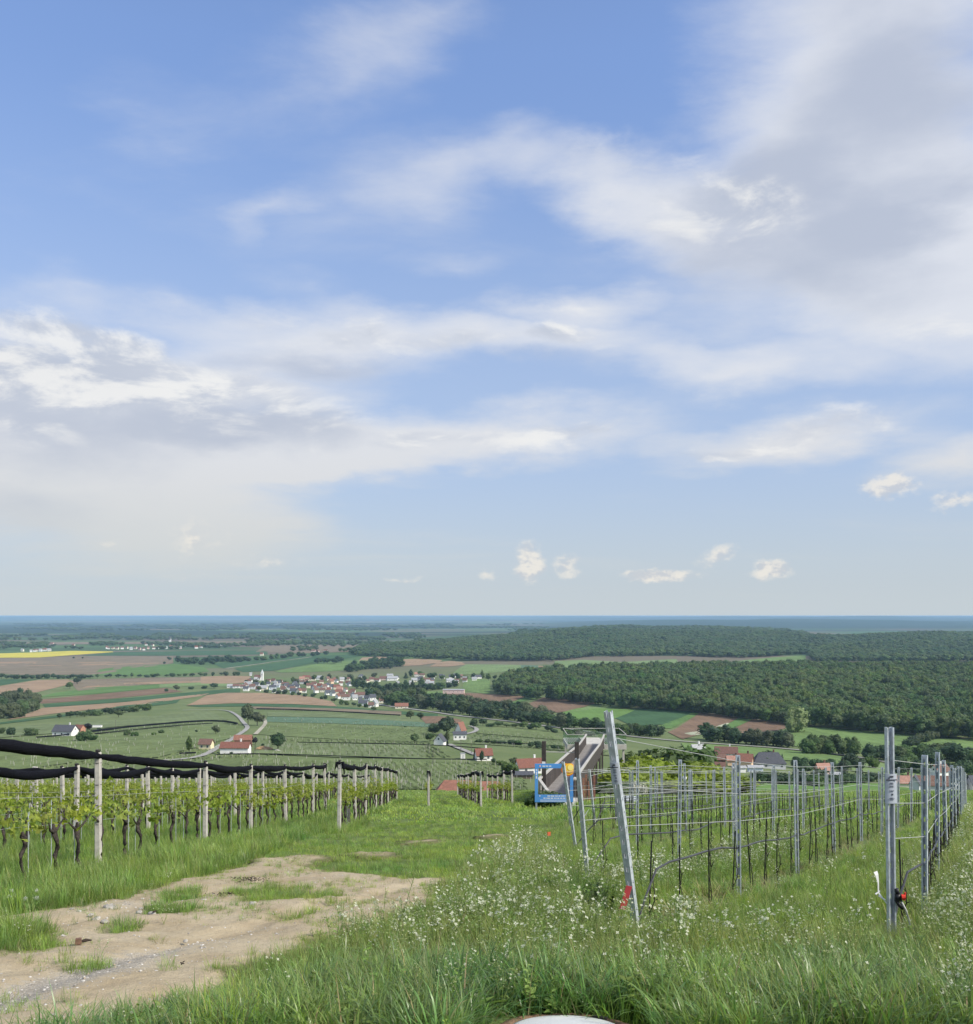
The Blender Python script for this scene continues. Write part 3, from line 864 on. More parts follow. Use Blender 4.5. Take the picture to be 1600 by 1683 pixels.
def crown_for(kind, col, v):
    key = (kind, col, v)
    if key not in _crowns:
        n, leaf = {'round': (620, 0.050), 'full': (680, 0.050), 'tall': (520, 0.042), 'cone': (520, 0.040), 'bush': (560, 0.085), 'forest': (330, 0.055)}[kind]
        _crowns[key] = crown_mesh('crown', lobes(kind, v * 7 + 3), n, leaf, v + 5, LM[col])
    return _crowns[key]


_trunks = {}


def trunk_for(kind):
    if kind not in _trunks:
        mb = MB()
        h = {'round': 0.55, 'full': 0.55, 'tall': 0.8, 'cone': 0.85, 'bush': 0.45}[kind]
        mb.tube([(0, 0, -0.06), (0.005, 0, h * 0.3), (0.0, 0.008, h * 0.65), (0.01, 0, h)], [0.030, 0.024, 0.018, 0.008], 6)
        for a in (0.4, 2.3, 4.4):
            mb.tube([(0, 0, h * 0.45), (math.cos(a) * 0.09, math.sin(a) * 0.09, h * 0.8), (math.cos(a) * 0.17, math.sin(a) * 0.17, h * 1.02)], [0.014, 0.009, 0.004], 5)
        _trunks[kind] = mb.mesh('trunk', BARK, True)
    return _trunks[kind]


def tree_at(P, h, w, kind, col, label, cat='tree', group=None, name=None, sink=0.0):
    """one tree: an empty at its foot with a trunk and a crown; h, w in metres"""
    nat = {'round': 0.86, 'full': 0.90, 'tall': 0.52, 'cone': 0.50, 'bush': 1.35}[kind]
    nm = name or {'round': 'tree', 'full': 'tree', 'tall': 'tall_tree', 'cone': 'conifer_tree', 'bush': 'bush'}[kind]
    o = empty(nm, (P[0], P[1], P[2] - sink), random.uniform(0, 6.28), label=label, cat=cat, group=group)
    sx = w / nat
    o.scale = (sx, sx * random.uniform(0.9, 1.1), h)
    link(bpy.data.objects.new('trunk', trunk_for(kind)), o)
    link(bpy.data.objects.new('crown', crown_for(kind, col, random.randrange(4))), o)
    return o


def tree(px, py, hp, wp, kind, col, label, cat='tree', group=None, name=None):
    """a tree whose foot the photo shows at (px, py), hp tall and wp wide in photo pixels"""
    P = ground_at(px, py)
    k = P.y / FPX
    return tree_at(P, hp * k, wp * k, kind, col, label, cat, group, name)


def tree_row(pts, n, hp, wp, kinds, cols, what, where, group, jit=1.5, cat='tree', start='left'):
    """n single trees strung along a line of the photo; hp / wp: (low, high) pixels"""
    xs = np.array([p[0] for p in pts], float); ys = np.array([p[1] for p in pts], float)
    t = np.concatenate([[0], np.cumsum(np.hypot(np.diff(xs), np.diff(ys)))]); t /= t[-1]
    for i in range(n):
        s = (i + 0.5 + random.uniform(-0.3, 0.3)) / n
        x = np.interp(s, t, xs); y = np.interp(s, t, ys) + random.uniform(-jit, jit)
        kd = random.choice(kinds); cl = random.choice(cols)
        tree(x, y, random.uniform(*hp), random.uniform(*wp), kd, cl, f'{what}, {nth(i + 1)} from the {start} {where}', cat, group)


# --- single trees straight ahead and left
tree(408, 1192, 38, 24, 'round', 'olive', 'tall grey-green tree behind the bend of the lane')
tree(423, 1193, 24, 26, 'round', 'olive', 'low spreading olive tree right of the bend of the lane')
tree(457, 1234, 31, 31, 'round', 'dark', 'full round dark green tree standing alone right of the earth heap')
tree(311, 1236, 26, 13, 'tall', 'mid', 'slim ragged tree left of the small yellow cottage')
tree(355, 1208, 17, 15, 'round', 'olive', 'thin grey tree on the slope below the black net band')
tree(420, 1224, 13, 13, 'round', 'copper', 'near-black ball-shaped tree beside the red farmhouse roof')
tree(432, 1227, 6, 6, 'bush', 'dark', 'little dark bush between copper tree and earth heap', 'bush')
tree(405, 1237, 10, 11, 'bush', 'mid', 'green bush at the right end of the long white farmhouse', 'bush')
tree(381, 1240, 5, 6, 'bush', 'dark', 'small dark bush in front of the long white wall', 'bush')
tree(98, 1182, 10, 10, 'round', 'dark', 'small round dark tree above the white house with slate roof')
tree(195, 1179, 13, 16, 'round', 'mid', 'mid-green round tree in front of the dark hillside hedge')
tree(144, 1202, 14, 17, 'round', 'copper', 'blackish round tree behind the red shed roof')
tree(138, 1219, 20, 27, 'bush', 'mid', 'big rounded green bush right of the white house with slate roof', 'bush')
tree(154, 1218, 11, 15, 'bush', 'mid', 'lower bush leaning out right of the big rounded bush', 'bush')
tree(209, 1210, 12, 12, 'bush', 'mid', 'rounded bush on the slope under the black net band', 'bush')
tree(222, 1211, 9, 13, 'bush', 'mid', 'low wide bush, right one of a pair under the net band', 'bush')
tree(253, 1209, 6, 9, 'bush', 'mid', 'small bush on the grass under the middle of the net band', 'bush')
tree(266, 1206, 8, 12, 'bush', 'mid', 'dome-shaped bush under the right half of the net band', 'bush')
tree(163, 1201, 6, 6, 'bush', 'dark', 'small dark bush near the white trailer', 'bush')
tree(323, 1204, 5, 5, 'bush', 'dark', 'tiny dark bush on the slope near the end of the net band', 'bush')
tree(50, 1209, 14, 30, 'bush', 'mid', 'wide low bush left of the white house with slate roof', 'bush')
tree(18, 1209, 15, 17, 'bush', 'dark', 'dark upright bush near the left edge of the picture', 'bush')
tree(3, 1207, 13, 14, 'bush', 'mid', 'bush cut by the left edge of the picture', 'bush')
tree(115, 1132, 12, 15, 'round', 'mid', 'lighter one of two round trees standing in the tan field')
tree(127, 1125, 12, 17, 'round', 'dark', 'darker one of two round trees standing in the tan field')
tree(290, 1136, 11, 12, 'round', 'olive', 'single grey-green tree on the edge of the striped fields')
tree(274, 1137, 6, 7, 'bush', 'dark', 'small dark bush left of the single grey-green field tree', 'bush')
tree(352, 1132, 10, 16, 'round', 'dark', 'dark round tree at the right end of a short field row')
tree(337, 1132, 6, 10, 'bush', 'dark', 'low dark bush in the middle of a short field row', 'bush')
tree(315, 1133, 5, 12, 'bush', 'dark', 'flat dark bush at the left end of a short field row', 'bush')
tree(278, 1086, 7, 8, 'round', 'dark', 'small round tree at the left end of the far wood')
tree(270, 1092, 5, 6, 'round', 'dark', 'very small tree below the left end of the far wood')
tree(121, 1083, 4, 4, 'round', 'dark', 'left of two tiny trees under the yellow rapeseed field')
tree(136, 1083, 3.5, 4, 'round', 'dark', 'right of two tiny trees under the yellow rapeseed field')
tree(735, 1210, 34, 38, 'round', 'dark', 'great dark round tree left of the orange roofed house')
tree(712, 1208, 20, 28, 'round', 'dark', 'lower dark tree on the left flank of the great round tree')
tree(682, 1222, 17, 19, 'round', 'mid', 'round green tree standing alone left of the white gabled house')
tree(707, 1220, 16, 18, 'round', 'mid', 'green tree directly left of the white gabled house')
tree(735, 1220, 18, 13, 'tall', 'mid', 'narrow green tree behind the white gabled house')
tree(736, 1225, 12, 5, 'cone', 'cone', 'thin dark cypress at the right wall of the white gabled house')
tree(675, 1182, 15, 16, 'round', 'mid', 'pale round tree below the red roofed bungalow')
tree(691, 1183, 13, 14, 'round', 'dark', 'dark round tree right of the pale one below the bungalow')
tree(779, 1198, 18, 17, 'round', 'mid', 'green tree right of the orange roofed house')
tree(666, 1196, 3, 5, 'bush', 'dark', 'tiny dark bush on the open slope left of the great tree', 'bush')
tree(792, 1252, 19, 10, 'tall', 'dark', 'slim dark tree in front of the red roofed cottage by the lane')
tree(780, 1249, 18, 5, 'cone', 'cone', 'black narrow conifer at the left corner of the cottage by the lane')
tree(812, 1254, 9, 10, 'bush', 'dark', 'dark bush at the right corner of the cottage by the lane', 'bush')
tree(825, 1258, 9, 18, 'bush', 'mid', 'wide low bush between the two white red-roofed cottages', 'bush')
tree(838, 1274, 24, 34, 'bush', 'mid', 'large green bush left of the cottage with the blue door', 'bush')
tree(830, 1270, 10, 14, 'bush', 'dark', 'dark small bush left of the large bush by the cottage', 'bush')
tree(846, 1262, 18, 18, 'round', 'olive', 'grey-green tree behind the left gable of the cottage')
tree(868, 1259, 13, 26, 'bush', 'olive', 'brownish bush behind the red roof of the cottage', 'bush')
tree(890, 1262, 14, 22, 'bush', 'olive', 'russet bush behind the right end of the cottage roof', 'bush')
tree(885, 1226, 9, 16, 'bush', 'dark', 'dark bush on the terrace left of the viewing ramp', 'bush')
tree(1312, 1204, 44, 44, 'full', 'willow', 'tall pale green willow at the corner of the forest')
tree(1299, 1205, 30, 26, 'full', 'willow', 'pale green shrub at the left foot of the willow')
tree(1262, 1262, 30, 36, 'round', 'dark', 'dark broad tree behind the slate roof among the houses')
tree(1286, 1263, 24, 13, 'cone', 'cone', 'dark conifer right of the slate roof')
tree(1172, 1246, 13, 14, 'round', 'dark', 'small dark tree between the grey house and the red roof')
tree(1385, 1276, 32, 22, 'cone', 'cone', 'tall black conifer behind the right-hand vineyard posts')
tree(1413, 1274, 27, 15, 'cone', 'cone', 'second black conifer right of the tall one')
tree(1320, 1280, 26, 34, 'round', 'dark', 'dark tree mass right of the slate roof, left part')
tree(1345, 1282, 22, 30, 'bush', 'dark', 'dark bushy tree mass right of the slate roof, right part', 'bush')
tree(1255, 1288, 22, 26, 'bush', 'mid', 'bright green bush below the slate roof', 'bush')
tree(1290, 1290, 22, 28, 'bush', 'dark', 'dark bush below the conifer by the slate roof', 'bush')
tree(1495, 1262, 25, 30, 'round', 'mid', 'light green round tree right of the post with the notice')
tree(1530, 1262, 34, 46, 'round', 'dark', 'dark big tree behind the second right-hand post')
tree(1572, 1264, 44, 50, 'round', 'dark', 'dark spreading tree above the far right houses')
tree(1610, 1270, 40, 46, 'round', 'mid', 'tree cut by the right edge of the picture')
tree(1478, 1262, 20, 22, 'round', 'dark', 'dark tree half hidden by the post with the notice')
tree(1595, 1290, 22, 22, 'bush', 'mid', 'green bush by the white house on the far right', 'bush')
tree(1485, 1284, 13, 22, 'bush', 'mid', 'hedge-like bush in front of the low grey roof', 'bush')
# --- rows and hedges of single trees
tree_row([(112, 1180), (170, 1175), (245, 1167)], 12, (9, 13), (14, 20), ['round', 'bush'], ['dark', 'dark', 'mid'], 'dark leafy tree', 'in the hillside hedge', 'trees of the hillside hedge', 0.8)
tree_row([(-5, 1184), (20, 1180), (40, 1176), (62, 1166)], 9, (22, 32), (22, 30), ['full'], ['dark', 'olive', 'mid'], 'tall copse tree', 'in the front of the left-hand copse', 'trees of the left-hand copse', 2)
tree_row([(-5, 1166), (20, 1162), (48, 1160)], 6, (24, 30), (22, 28), ['full'], ['olive', 'dark'], 'tall copse tree', 'in the back of the left-hand copse', 'trees of the left-hand copse', 2)
tree_row([(0, 1116), (70, 1116), (150, 1115)], 18, (6, 10), (8, 13), ['round', 'bush'], ['dark'], 'dark tree', 'in the long plain hedge', 'trees of the long hedge across the plain', 0.6)
tree_row([(156, 1115), (250, 1113), (400, 1110)], 22, (4, 9), (6, 12), ['round', 'bush'], ['dark', 'mid'], 'small tree', 'in the thin stretch of the plain hedge', 'trees of the long hedge across the plain', 0.7)
tree_row([(287, 1088), (330, 1092), (400, 1088)], 15, (8, 13), (12, 17), ['full'], ['dark'], 'dark wood tree', 'along the small far wood', 'trees of the small far wood', 2.5)
tree_row([(360, 1088), (430, 1086), (480, 1080), (540, 1076)], 16, (6, 10), (9, 14), ['full'], ['dark', 'mid'], 'dark tree', 'in the belt behind the dark fields', 'trees of the belt behind the dark fields', 1.2)
tree_row([(520, 1090), (545, 1091), (566, 1088)], 6, (9, 12), (13, 17), ['round'], ['dark'], 'dark tree', 'in the clump above the church village', 'trees of the clump above the village', 1)
tree_row([(566, 1107), (600, 1100), (640, 1098), (662, 1094)], 12, (12, 18), (14, 20), ['full'], ['dark', 'mid'], 'tall tree', 'in the grove above the village roofs', 'trees of the grove above the village', 1.5)
tree_row([(580, 1096), (620, 1091), (655, 1089)], 7, (9, 13), (13, 18), ['full'], ['dark'], 'tree', 'in the back line of the village grove', 'trees of the grove above the village', 1)
tree_row([(400, 1122), (440, 1127), (500, 1125), (560, 1118), (620, 1115)], 18, (7, 12), (8, 13), ['round', 'tall', 'bush'], ['dark', 'mid', 'olive'], 'garden tree', 'in the upper gardens of the village', 'garden trees of the village', 4)
tree_row([(420, 1136), (470, 1141), (520, 1146), (560, 1158), (620, 1168)], 18, (6, 10), (8, 13), ['round', 'bush'], ['dark', 'mid'], 'garden tree', 'along the near edge of the village', 'garden trees of the village', 1.5)
tree_row([(575, 1130), (620, 1135), (660, 1140), (700, 1130)], 14, (12, 20), (12, 18), ['full', 'tall', 'cone'], ['dark', 'mid', 'dark'], 'big tree', 'in the village park right of the roofs', 'trees of the village park', 4)
tree_row([(600, 1146), (650, 1150), (700, 1146)], 10, (14, 20), (16, 22), ['full'], ['mid', 'dark', 'olive'], 'leafy tree', 'in the front of the village park', 'trees of the village park', 3)
tree_row([(660, 1112), (710, 1116), (780, 1118), (860, 1114)], 16, (8, 14), (9, 15), ['round', 'cone', 'tall'], ['dark', 'mid'], 'tree', 'among the scattered upper houses', 'trees among the upper houses', 3)
tree_row([(685, 1136), (730, 1132), (752, 1128)], 7, (9, 13), (14, 18), ['full'], ['mid', 'dark'], 'tree', 'in the curved belt behind the pink hall', 'trees behind the pink hall', 1)
tree_row([(630, 1158), (700, 1165), (760, 1174), (840, 1184), (905, 1193), (985, 1202)], 32, (17, 28), (22, 34), ['full', 'full', 'tall'], ['mid', 'dark', 'olive', 'dark'], 'stream-side tree', 'in the belt above the country road', 'trees along the stream', 2)
tree_row([(700, 1160), (780, 1170), (860, 1180), (905, 1188)], 16, (22, 30), (24, 32), ['full'], ['dark', 'olive'], 'tall stream-side tree', 'in the back of the belt above the road', 'trees along the stream', 2)
tree_row([(985, 1202), (1030, 1208), (1085, 1212)], 11, (16, 24), (20, 30), ['full'], ['mid', 'dark'], 'stream-side tree', 'below the green and dark square fields', 'trees along the stream', 1.5)
tree_row([(1160, 1217), (1210, 1222), (1300, 1228)], 16, (20, 30), (26, 38), ['full', 'tall'], ['mid', 'olive', 'dark'], 'stream-side tree', 'between the brown fields and the road', 'trees along the stream', 2)
tree_row([(1322, 1238), (1365, 1240), (1412, 1243)], 12, (26, 36), (24, 32), ['full', 'tall'], ['mid', 'pale', 'mid'], 'leafy tree', 'in the upright row before the right meadow', 'trees before the right meadow', 1.5)
tree_row([(1425, 1246), (1470, 1252), (1520, 1250), (1600, 1252)], 15, (22, 34), (28, 40), ['full'], ['dark', 'mid'], 'leafy tree', 'in the row below the right meadow', 'trees below the right meadow', 3)
tree_row([(1490, 1230), (1515, 1222), (1550, 1212)], 7, (14, 20), (16, 22), ['bush', 'full'], ['dark', 'olive'], 'dense shrub', 'in the slanting hedge across the meadow', 'shrubs of the slanting hedge', 1, 'shrub')
tree_row([(785, 1193), (850, 1196), (930, 1206), (985, 1212)], 15, (6, 13), (12, 22), ['bush', 'round'], ['mid', 'dark'], 'bush', 'in the hedge under the country road', 'bushes under the country road', 1, 'bush')
tree_row([(778, 1221), (830, 1224), (900, 1231), (960, 1234)], 13, (6, 11), (12, 20), ['bush'], ['mid', 'dark'], 'low bush', 'along the terrace edge between the vineyards', 'bushes on the terrace edge', 1, 'bush')
tree_row([(-20, 1158), (10, 1152), (40, 1148)], 4, (14, 20), (18, 24), ['full'], ['dark', 'mid'], 'copse tree', 'at the top of the left-hand copse', 'trees of the left-hand copse', 2)
tree_row([(1238, 1288), (1330, 1292), (1445, 1286)], 15, (14, 27), (22, 38), ['full', 'bush'], ['dark', 'mid', 'dark'], 'leafy garden tree', 'in the thicket under the slate roof', 'garden trees below the steel posts', 2)
tree_row([(1300, 1262), (1350, 1264), (1440, 1262)], 9, (14, 24), (22, 32), ['full', 'bush'], ['dark', 'mid'], 'garden tree', 'in the line behind the black conifers', 'garden trees below the steel posts', 2)
tree_row([(1470, 1270), (1530, 1274), (1610, 1276)], 9, (16, 28), (22, 34), ['full', 'bush'], ['mid', 'dark'], 'garden tree', 'behind the far right houses', 'garden trees of the far right houses', 2)
# --- bright bushes below the vineyard, behind the posts
for i, (px, y, top, w, col) in enumerate(sorted([(1012, 96, 1268, 3.0, 'bright'), (1036, 104, 1254, 3.6, 'bright'), (1058, 112, 1242, 4.0, 'bright'), (1082, 108, 1250, 3.8, 'bright'), (1102, 122, 1228, 4.6, 'mid'), (1126, 126, 1226, 5.0, 'mid'),
                                          (1146, 108, 1252, 4.0, 'bright'), (1168, 104, 1258, 3.6, 'bright'), (1188, 100, 1268, 3.2, 'bright'), (1122, 100, 1262, 3.6, 'bright'), (1066, 98, 1266, 3.2, 'bright'), (1036, 118, 1236, 3.6, 'mid'), (1205, 98, 1276, 3.0, 'bright'),
                                          (1045, 92, 1284, 2.8, 'bright'), (1092, 93, 1280, 3.0, 'bright'), (1140, 92, 1282, 3.0, 'bright'), (1172, 92, 1286, 3.0, 'bright'), (1012, 90, 1290, 2.6, 'mid')])):
    x = (px - CXP) / FPX * y
    z0 = gz(x, y); zt = CAMZ - (top - 8 - HYP) / FPX * y
    tree_at(Vector((x, y, z0)), zt - z0, w * 1.7, 'bush', col, f'bright spring-green bush, {nth(i + 1)} from the left in the thicket behind the steel posts' if col == 'bright' else f'duller green bush, {nth(i + 1)} from the left in the thicket behind the steel posts', 'bush', 'bushes of the thicket below the vineyard')
for i, (px, y, top, w) in enumerate([(1043, 84, 1281, 0.8), (1057, 86, 1284, 0.7)]):
    x = (px - CXP) / FPX * y
    z0 = gz(x, y); zt = CAMZ - (top - HYP) / FPX * y
    tree_at(Vector((x, y, z0)), zt - z0, w * 1.3, 'bush', 'blossom', ['white blossoming shrub behind the slanted end post', 'second white blossoming shrub, nearer the steel posts'][i], 'shrub')
for i, (px, y, hh, w) in enumerate([(893, 50, 1.1, 1.8), (912, 52, 0.9, 1.6), (878, 52, 0.7, 1.3)]):
    x = (px - CXP) / FPX * y
    tree_at(Vector((x, y, gz(x, y))), hh, w, 'bush', 'mid', ['dark green weedy shrub at the left leg of the blue frame', 'weedy shrub under the middle of the blue frame', 'small shrub left of the blue frame'][i], 'shrub')


# --- woods that read as one mass: instanced trees on a point cloud
def scatter(name, P, rot, scl, vid, protos, label=None, tilt=None):
    """one object: protos instanced on the points P (all geometry nodes, kind stuff)"""
    n = len(P)
    me = bpy.data.meshes.new(name)
    me.vertices.add(n); me.vertices.foreach_set('co', np.asarray(P, np.float32).ravel())
    a = me.attributes.new('rot', 'FLOAT_VECTOR', 'POINT')
    rr = np.zeros((n, 3), np.float32); rr[:, 2] = rot
    if tilt is not None: rr[:, :2] = tilt
    a.data.foreach_set('vector', rr.ravel())
    a = me.attributes.new('scl', 'FLOAT_VECTOR', 'POINT')
    ss = np.asarray(scl, np.float32)
    if ss.ndim == 1: ss = np.stack([ss] * 3, 1)
    a.data.foreach_set('vector', ss.ravel())
    a = me.attributes.new('vid', 'INT', 'POINT'); a.data.foreach_set('value', np.asarray(vid, np.int32))
    o = bpy.data.objects.new(name, me)
    link(o, kind='stuff', label=label)
    ng = bpy.data.node_groups.new(name, 'GeometryNodeTree')
    ng.interface.new_socket('Geometry', in_out='INPUT', socket_type='NodeSocketGeometry')
    ng.interface.new_socket('Geometry', in_out='OUTPUT', socket_type='NodeSocketGeometry')
    N = ng.nodes
    gi = N.new('NodeGroupInput'); go = N.new('NodeGroupOutput')
    iop = N.new('GeometryNodeInstanceOnPoints')
    jn = N.new('GeometryNodeJoinGeometry')
    for p in reversed(protos):
        oi = N.new('GeometryNodeObjectInfo'); oi.inputs['Object'].default_value = p; oi.inputs['As Instance'].default_value = True
        ng.links.new(oi.outputs['Geometry'], jn.inputs[0])

    def attr(nm, ty):
        q = N.new('GeometryNodeInputNamedAttribute'); q.data_type = ty; q.inputs['Name'].default_value = nm
        return q.outputs[0]
    ng.links.new(gi.outputs[0], iop.inputs['Points'])
    ng.links.new(jn.outputs[0], iop.inputs['Instance'])
    iop.inputs['Pick Instance'].default_value = True
    ng.links.new(attr('vid', 'INT'), iop.inputs['Instance Index'])
    er = N.new('FunctionNodeEulerToRotation'); ng.links.new(attr('rot', 'FLOAT_VECTOR'), er.inputs[0])
    ng.links.new(er.outputs[0], iop.inputs['Rotation'])
    ng.links.new(attr('scl', 'FLOAT_VECTOR'), iop.inputs['Scale'])
    ng.links.new(iop.outputs[0], go.inputs[0])
    md = o.modifiers.new('scatter', 'NODES'); md.node_group = ng
    return o


def proto(me):
    return bpy.data.objects.new(me.name, me)


def in_poly(x, y, poly):
    c = np.zeros(len(x), bool)
    n = len(poly)
    for i in range(n):
        x0, y0 = poly[i]; x1, y1 = poly[i - 1]
        k = ((y0 > y) != (y1 > y)) & (x < (x1 - x0) * (y - y0) / (y1 - y0 + 1e-12) + x0)
        c ^= k
    return c


def grid_points(poly, step, jit=0.45):
    xs = [p[0] for p in poly]; ys = [p[1] for p in poly]
    X, Y = np.meshgrid(np.arange(min(xs), max(xs), step), np.arange(min(ys), max(ys), step))
    X = X.ravel() + rng.uniform(-jit, jit, X.size) * step; Y = Y.ravel() + rng.uniform(-jit, jit, Y.size) * step
    k = in_poly(X, Y, poly)
    return X[k], Y[k]


WOODP = [proto(crown_mesh('forest_tree', lobes('forest', s * 5 + 1), 330, 0.052, s, LM['wood'])) for s in range(6)]
WOODF = [proto(crown_mesh('far_forest_tree', lobes('forest', s * 5 + 2), 150, 0.080, s, LM['woodfar'])) for s in range(4)]


def wood(name, poly, step, h, w, protos, label, seed=1):
    X, Y = grid_points(poly, step)
    Z = ground_z(X, Y)
    n = len(X)
    k = fbm(X / 90, Y / 90, seed) + rng.normal(0, .10, n) > 0.34
    X, Y, Z = X[k], Y[k], Z[k]; n = len(X)
    big = 0.62 + 0.76 * fbm(X / 75, Y / 75, seed + 4, 2)
    hh = rng.uniform(*h, n) * (0.5 + 0.5 * big) * rng.uniform(.8, 1.2, n)
    ww = rng.uniform(*w, n) * rng.uniform(.72, 1.28, n) * (0.7 + .3 * big)
    s = np.stack([ww / 0.66, ww / 0.66, hh], 1)
    return scatter(name, np.stack([X, Y, Z], 1), rng.uniform(0, 6.28, n), s, rng.integers(0, len(protos), n), protos, label)


def gxy(px, py):
    p = ground_at(px, py); return (p.x, p.y)


def uy(px, y):
    return ((px - CXP) / FPX * y, y)


wood('forest', [gxy(808, 1141), gxy(860, 1148), gxy(930, 1156), gxy(1000, 1163), gxy(1100, 1170), gxy(1200, 1180), gxy(1300, 1193), gxy(1400, 1203), gxy(1500, 1211), gxy(1600, 1219), gxy(1720, 1228),
                uy(1720, 1950), uy(1300, 1960), uy(1000, 1930), uy(900, 1900), uy(835, 1800)], 9.2, (15, 21), (11, 16), WOODP, 'broad deciduous forest on the plateau beyond the stream')
wood('forest_hill', [uy(578, 3150), uy(640, 2980), uy(760, 2760), uy(905, 2640), uy(960, 2850), uy(1110, 2950), uy(1215, 2800), uy(1330, 3000), uy(1340, 2500), uy(1600, 2420), uy(1760, 2400),
                     uy(1760, 4700), uy(1200, 4800), uy(900, 4800), uy(800, 4500), uy(700, 4300), uy(600, 3700), uy(575, 3300)], 15.5, (15, 21), (17, 24), WOODF, 'wooded hill behind the plateau forest')
wood('forest_ridge', [uy(830, 4700), uy(1000, 5000), uy(1250, 5000), uy(1330, 5600), uy(1280, 6700), uy(1000, 6900), uy(880, 6000)], 26, (16, 24), (28, 38), WOODF, 'far wooded ridge on the right')
_bx = []
for (x0, x1, y0, y1, n) in [(-40, 420, 1059, 1068, 700), (-40, 700, 1044, 1053, 1500), (-40, 900, 1026, 1037, 1800), (400, 640, 1056, 1064, 200), (480, 640, 1066, 1073, 120)]:
    for _ in range(n):
        _bx.append((random.uniform(x0, x1), random.uniform(y0, y1)))
_bx = [p for p in _bx if vnoise(np.array([p[0] / 55.0]), np.array([p[1] / 2.2]), 5)[0] > 0.5]
_P = np.array([ground_at(*p)[:] for p in _bx])
_k = _P[:, 1] / 3500.0
scatter('distant_woodland', _P, rng.uniform(0, 6.28, len(_P)), np.stack([rng.uniform(20, 40, len(_P)) * _k] * 2 + [rng.uniform(10, 16, len(_P)) * np.minimum(_k, 1.6)], 1), rng.integers(0, 4, len(_P)), WOODF, 'thin dark belts of trees scattered over the far plain')
# ------------------------------------------------------------------ houses
HM = {}
for nm, c in dict(white=(0.80, 0.79, 0.76), cream=(0.74, 0.69, 0.55), yellow=(0.70, 0.62, 0.40), grey=(0.55, 0.56, 0.58), pink=(0.66, 0.50, 0.45), peach=(0.72, 0.52, 0.36), bluewhite=(0.62, 0.68, 0.76), brick=(0.42, 0.22, 0.15), wood=(0.16, 0.12, 0.095)).items():
    HM[nm] = mat('plaster_' + nm, c, 0.9, 0.07, 0.6)
for nm, c in dict(red=(0.19, 0.082, 0.060), orange=(0.235, 0.112, 0.080), brown=(0.16, 0.095, 0.075), slate=(0.075, 0.080, 0.095), lightgrey=(0.34, 0.35, 0.36), rust=(0.150, 0.082, 0.066), pinkroof=(0.36, 0.20, 0.155)).items():
    HM['r_' + nm] = mat('roof_tiles_' + nm, c, 0.8, 0.2, 1.6, 0.3, 6.0)
HM['frame'] = mat('window_frame_white', (0.72, 0.72, 0.70), 0.6, 0.04)
HM['pane'] = mat('window_pane_dark', (0.035, 0.045, 0.055), 0.12, 0.1, spec=0.6)
HM['door'] = mat('door_brown', (0.12, 0.07, 0.045), 0.6, 0.1)
HM['bluedoor'] = mat('door_blue', (0.08, 0.20, 0.38), 0.6, 0.1)


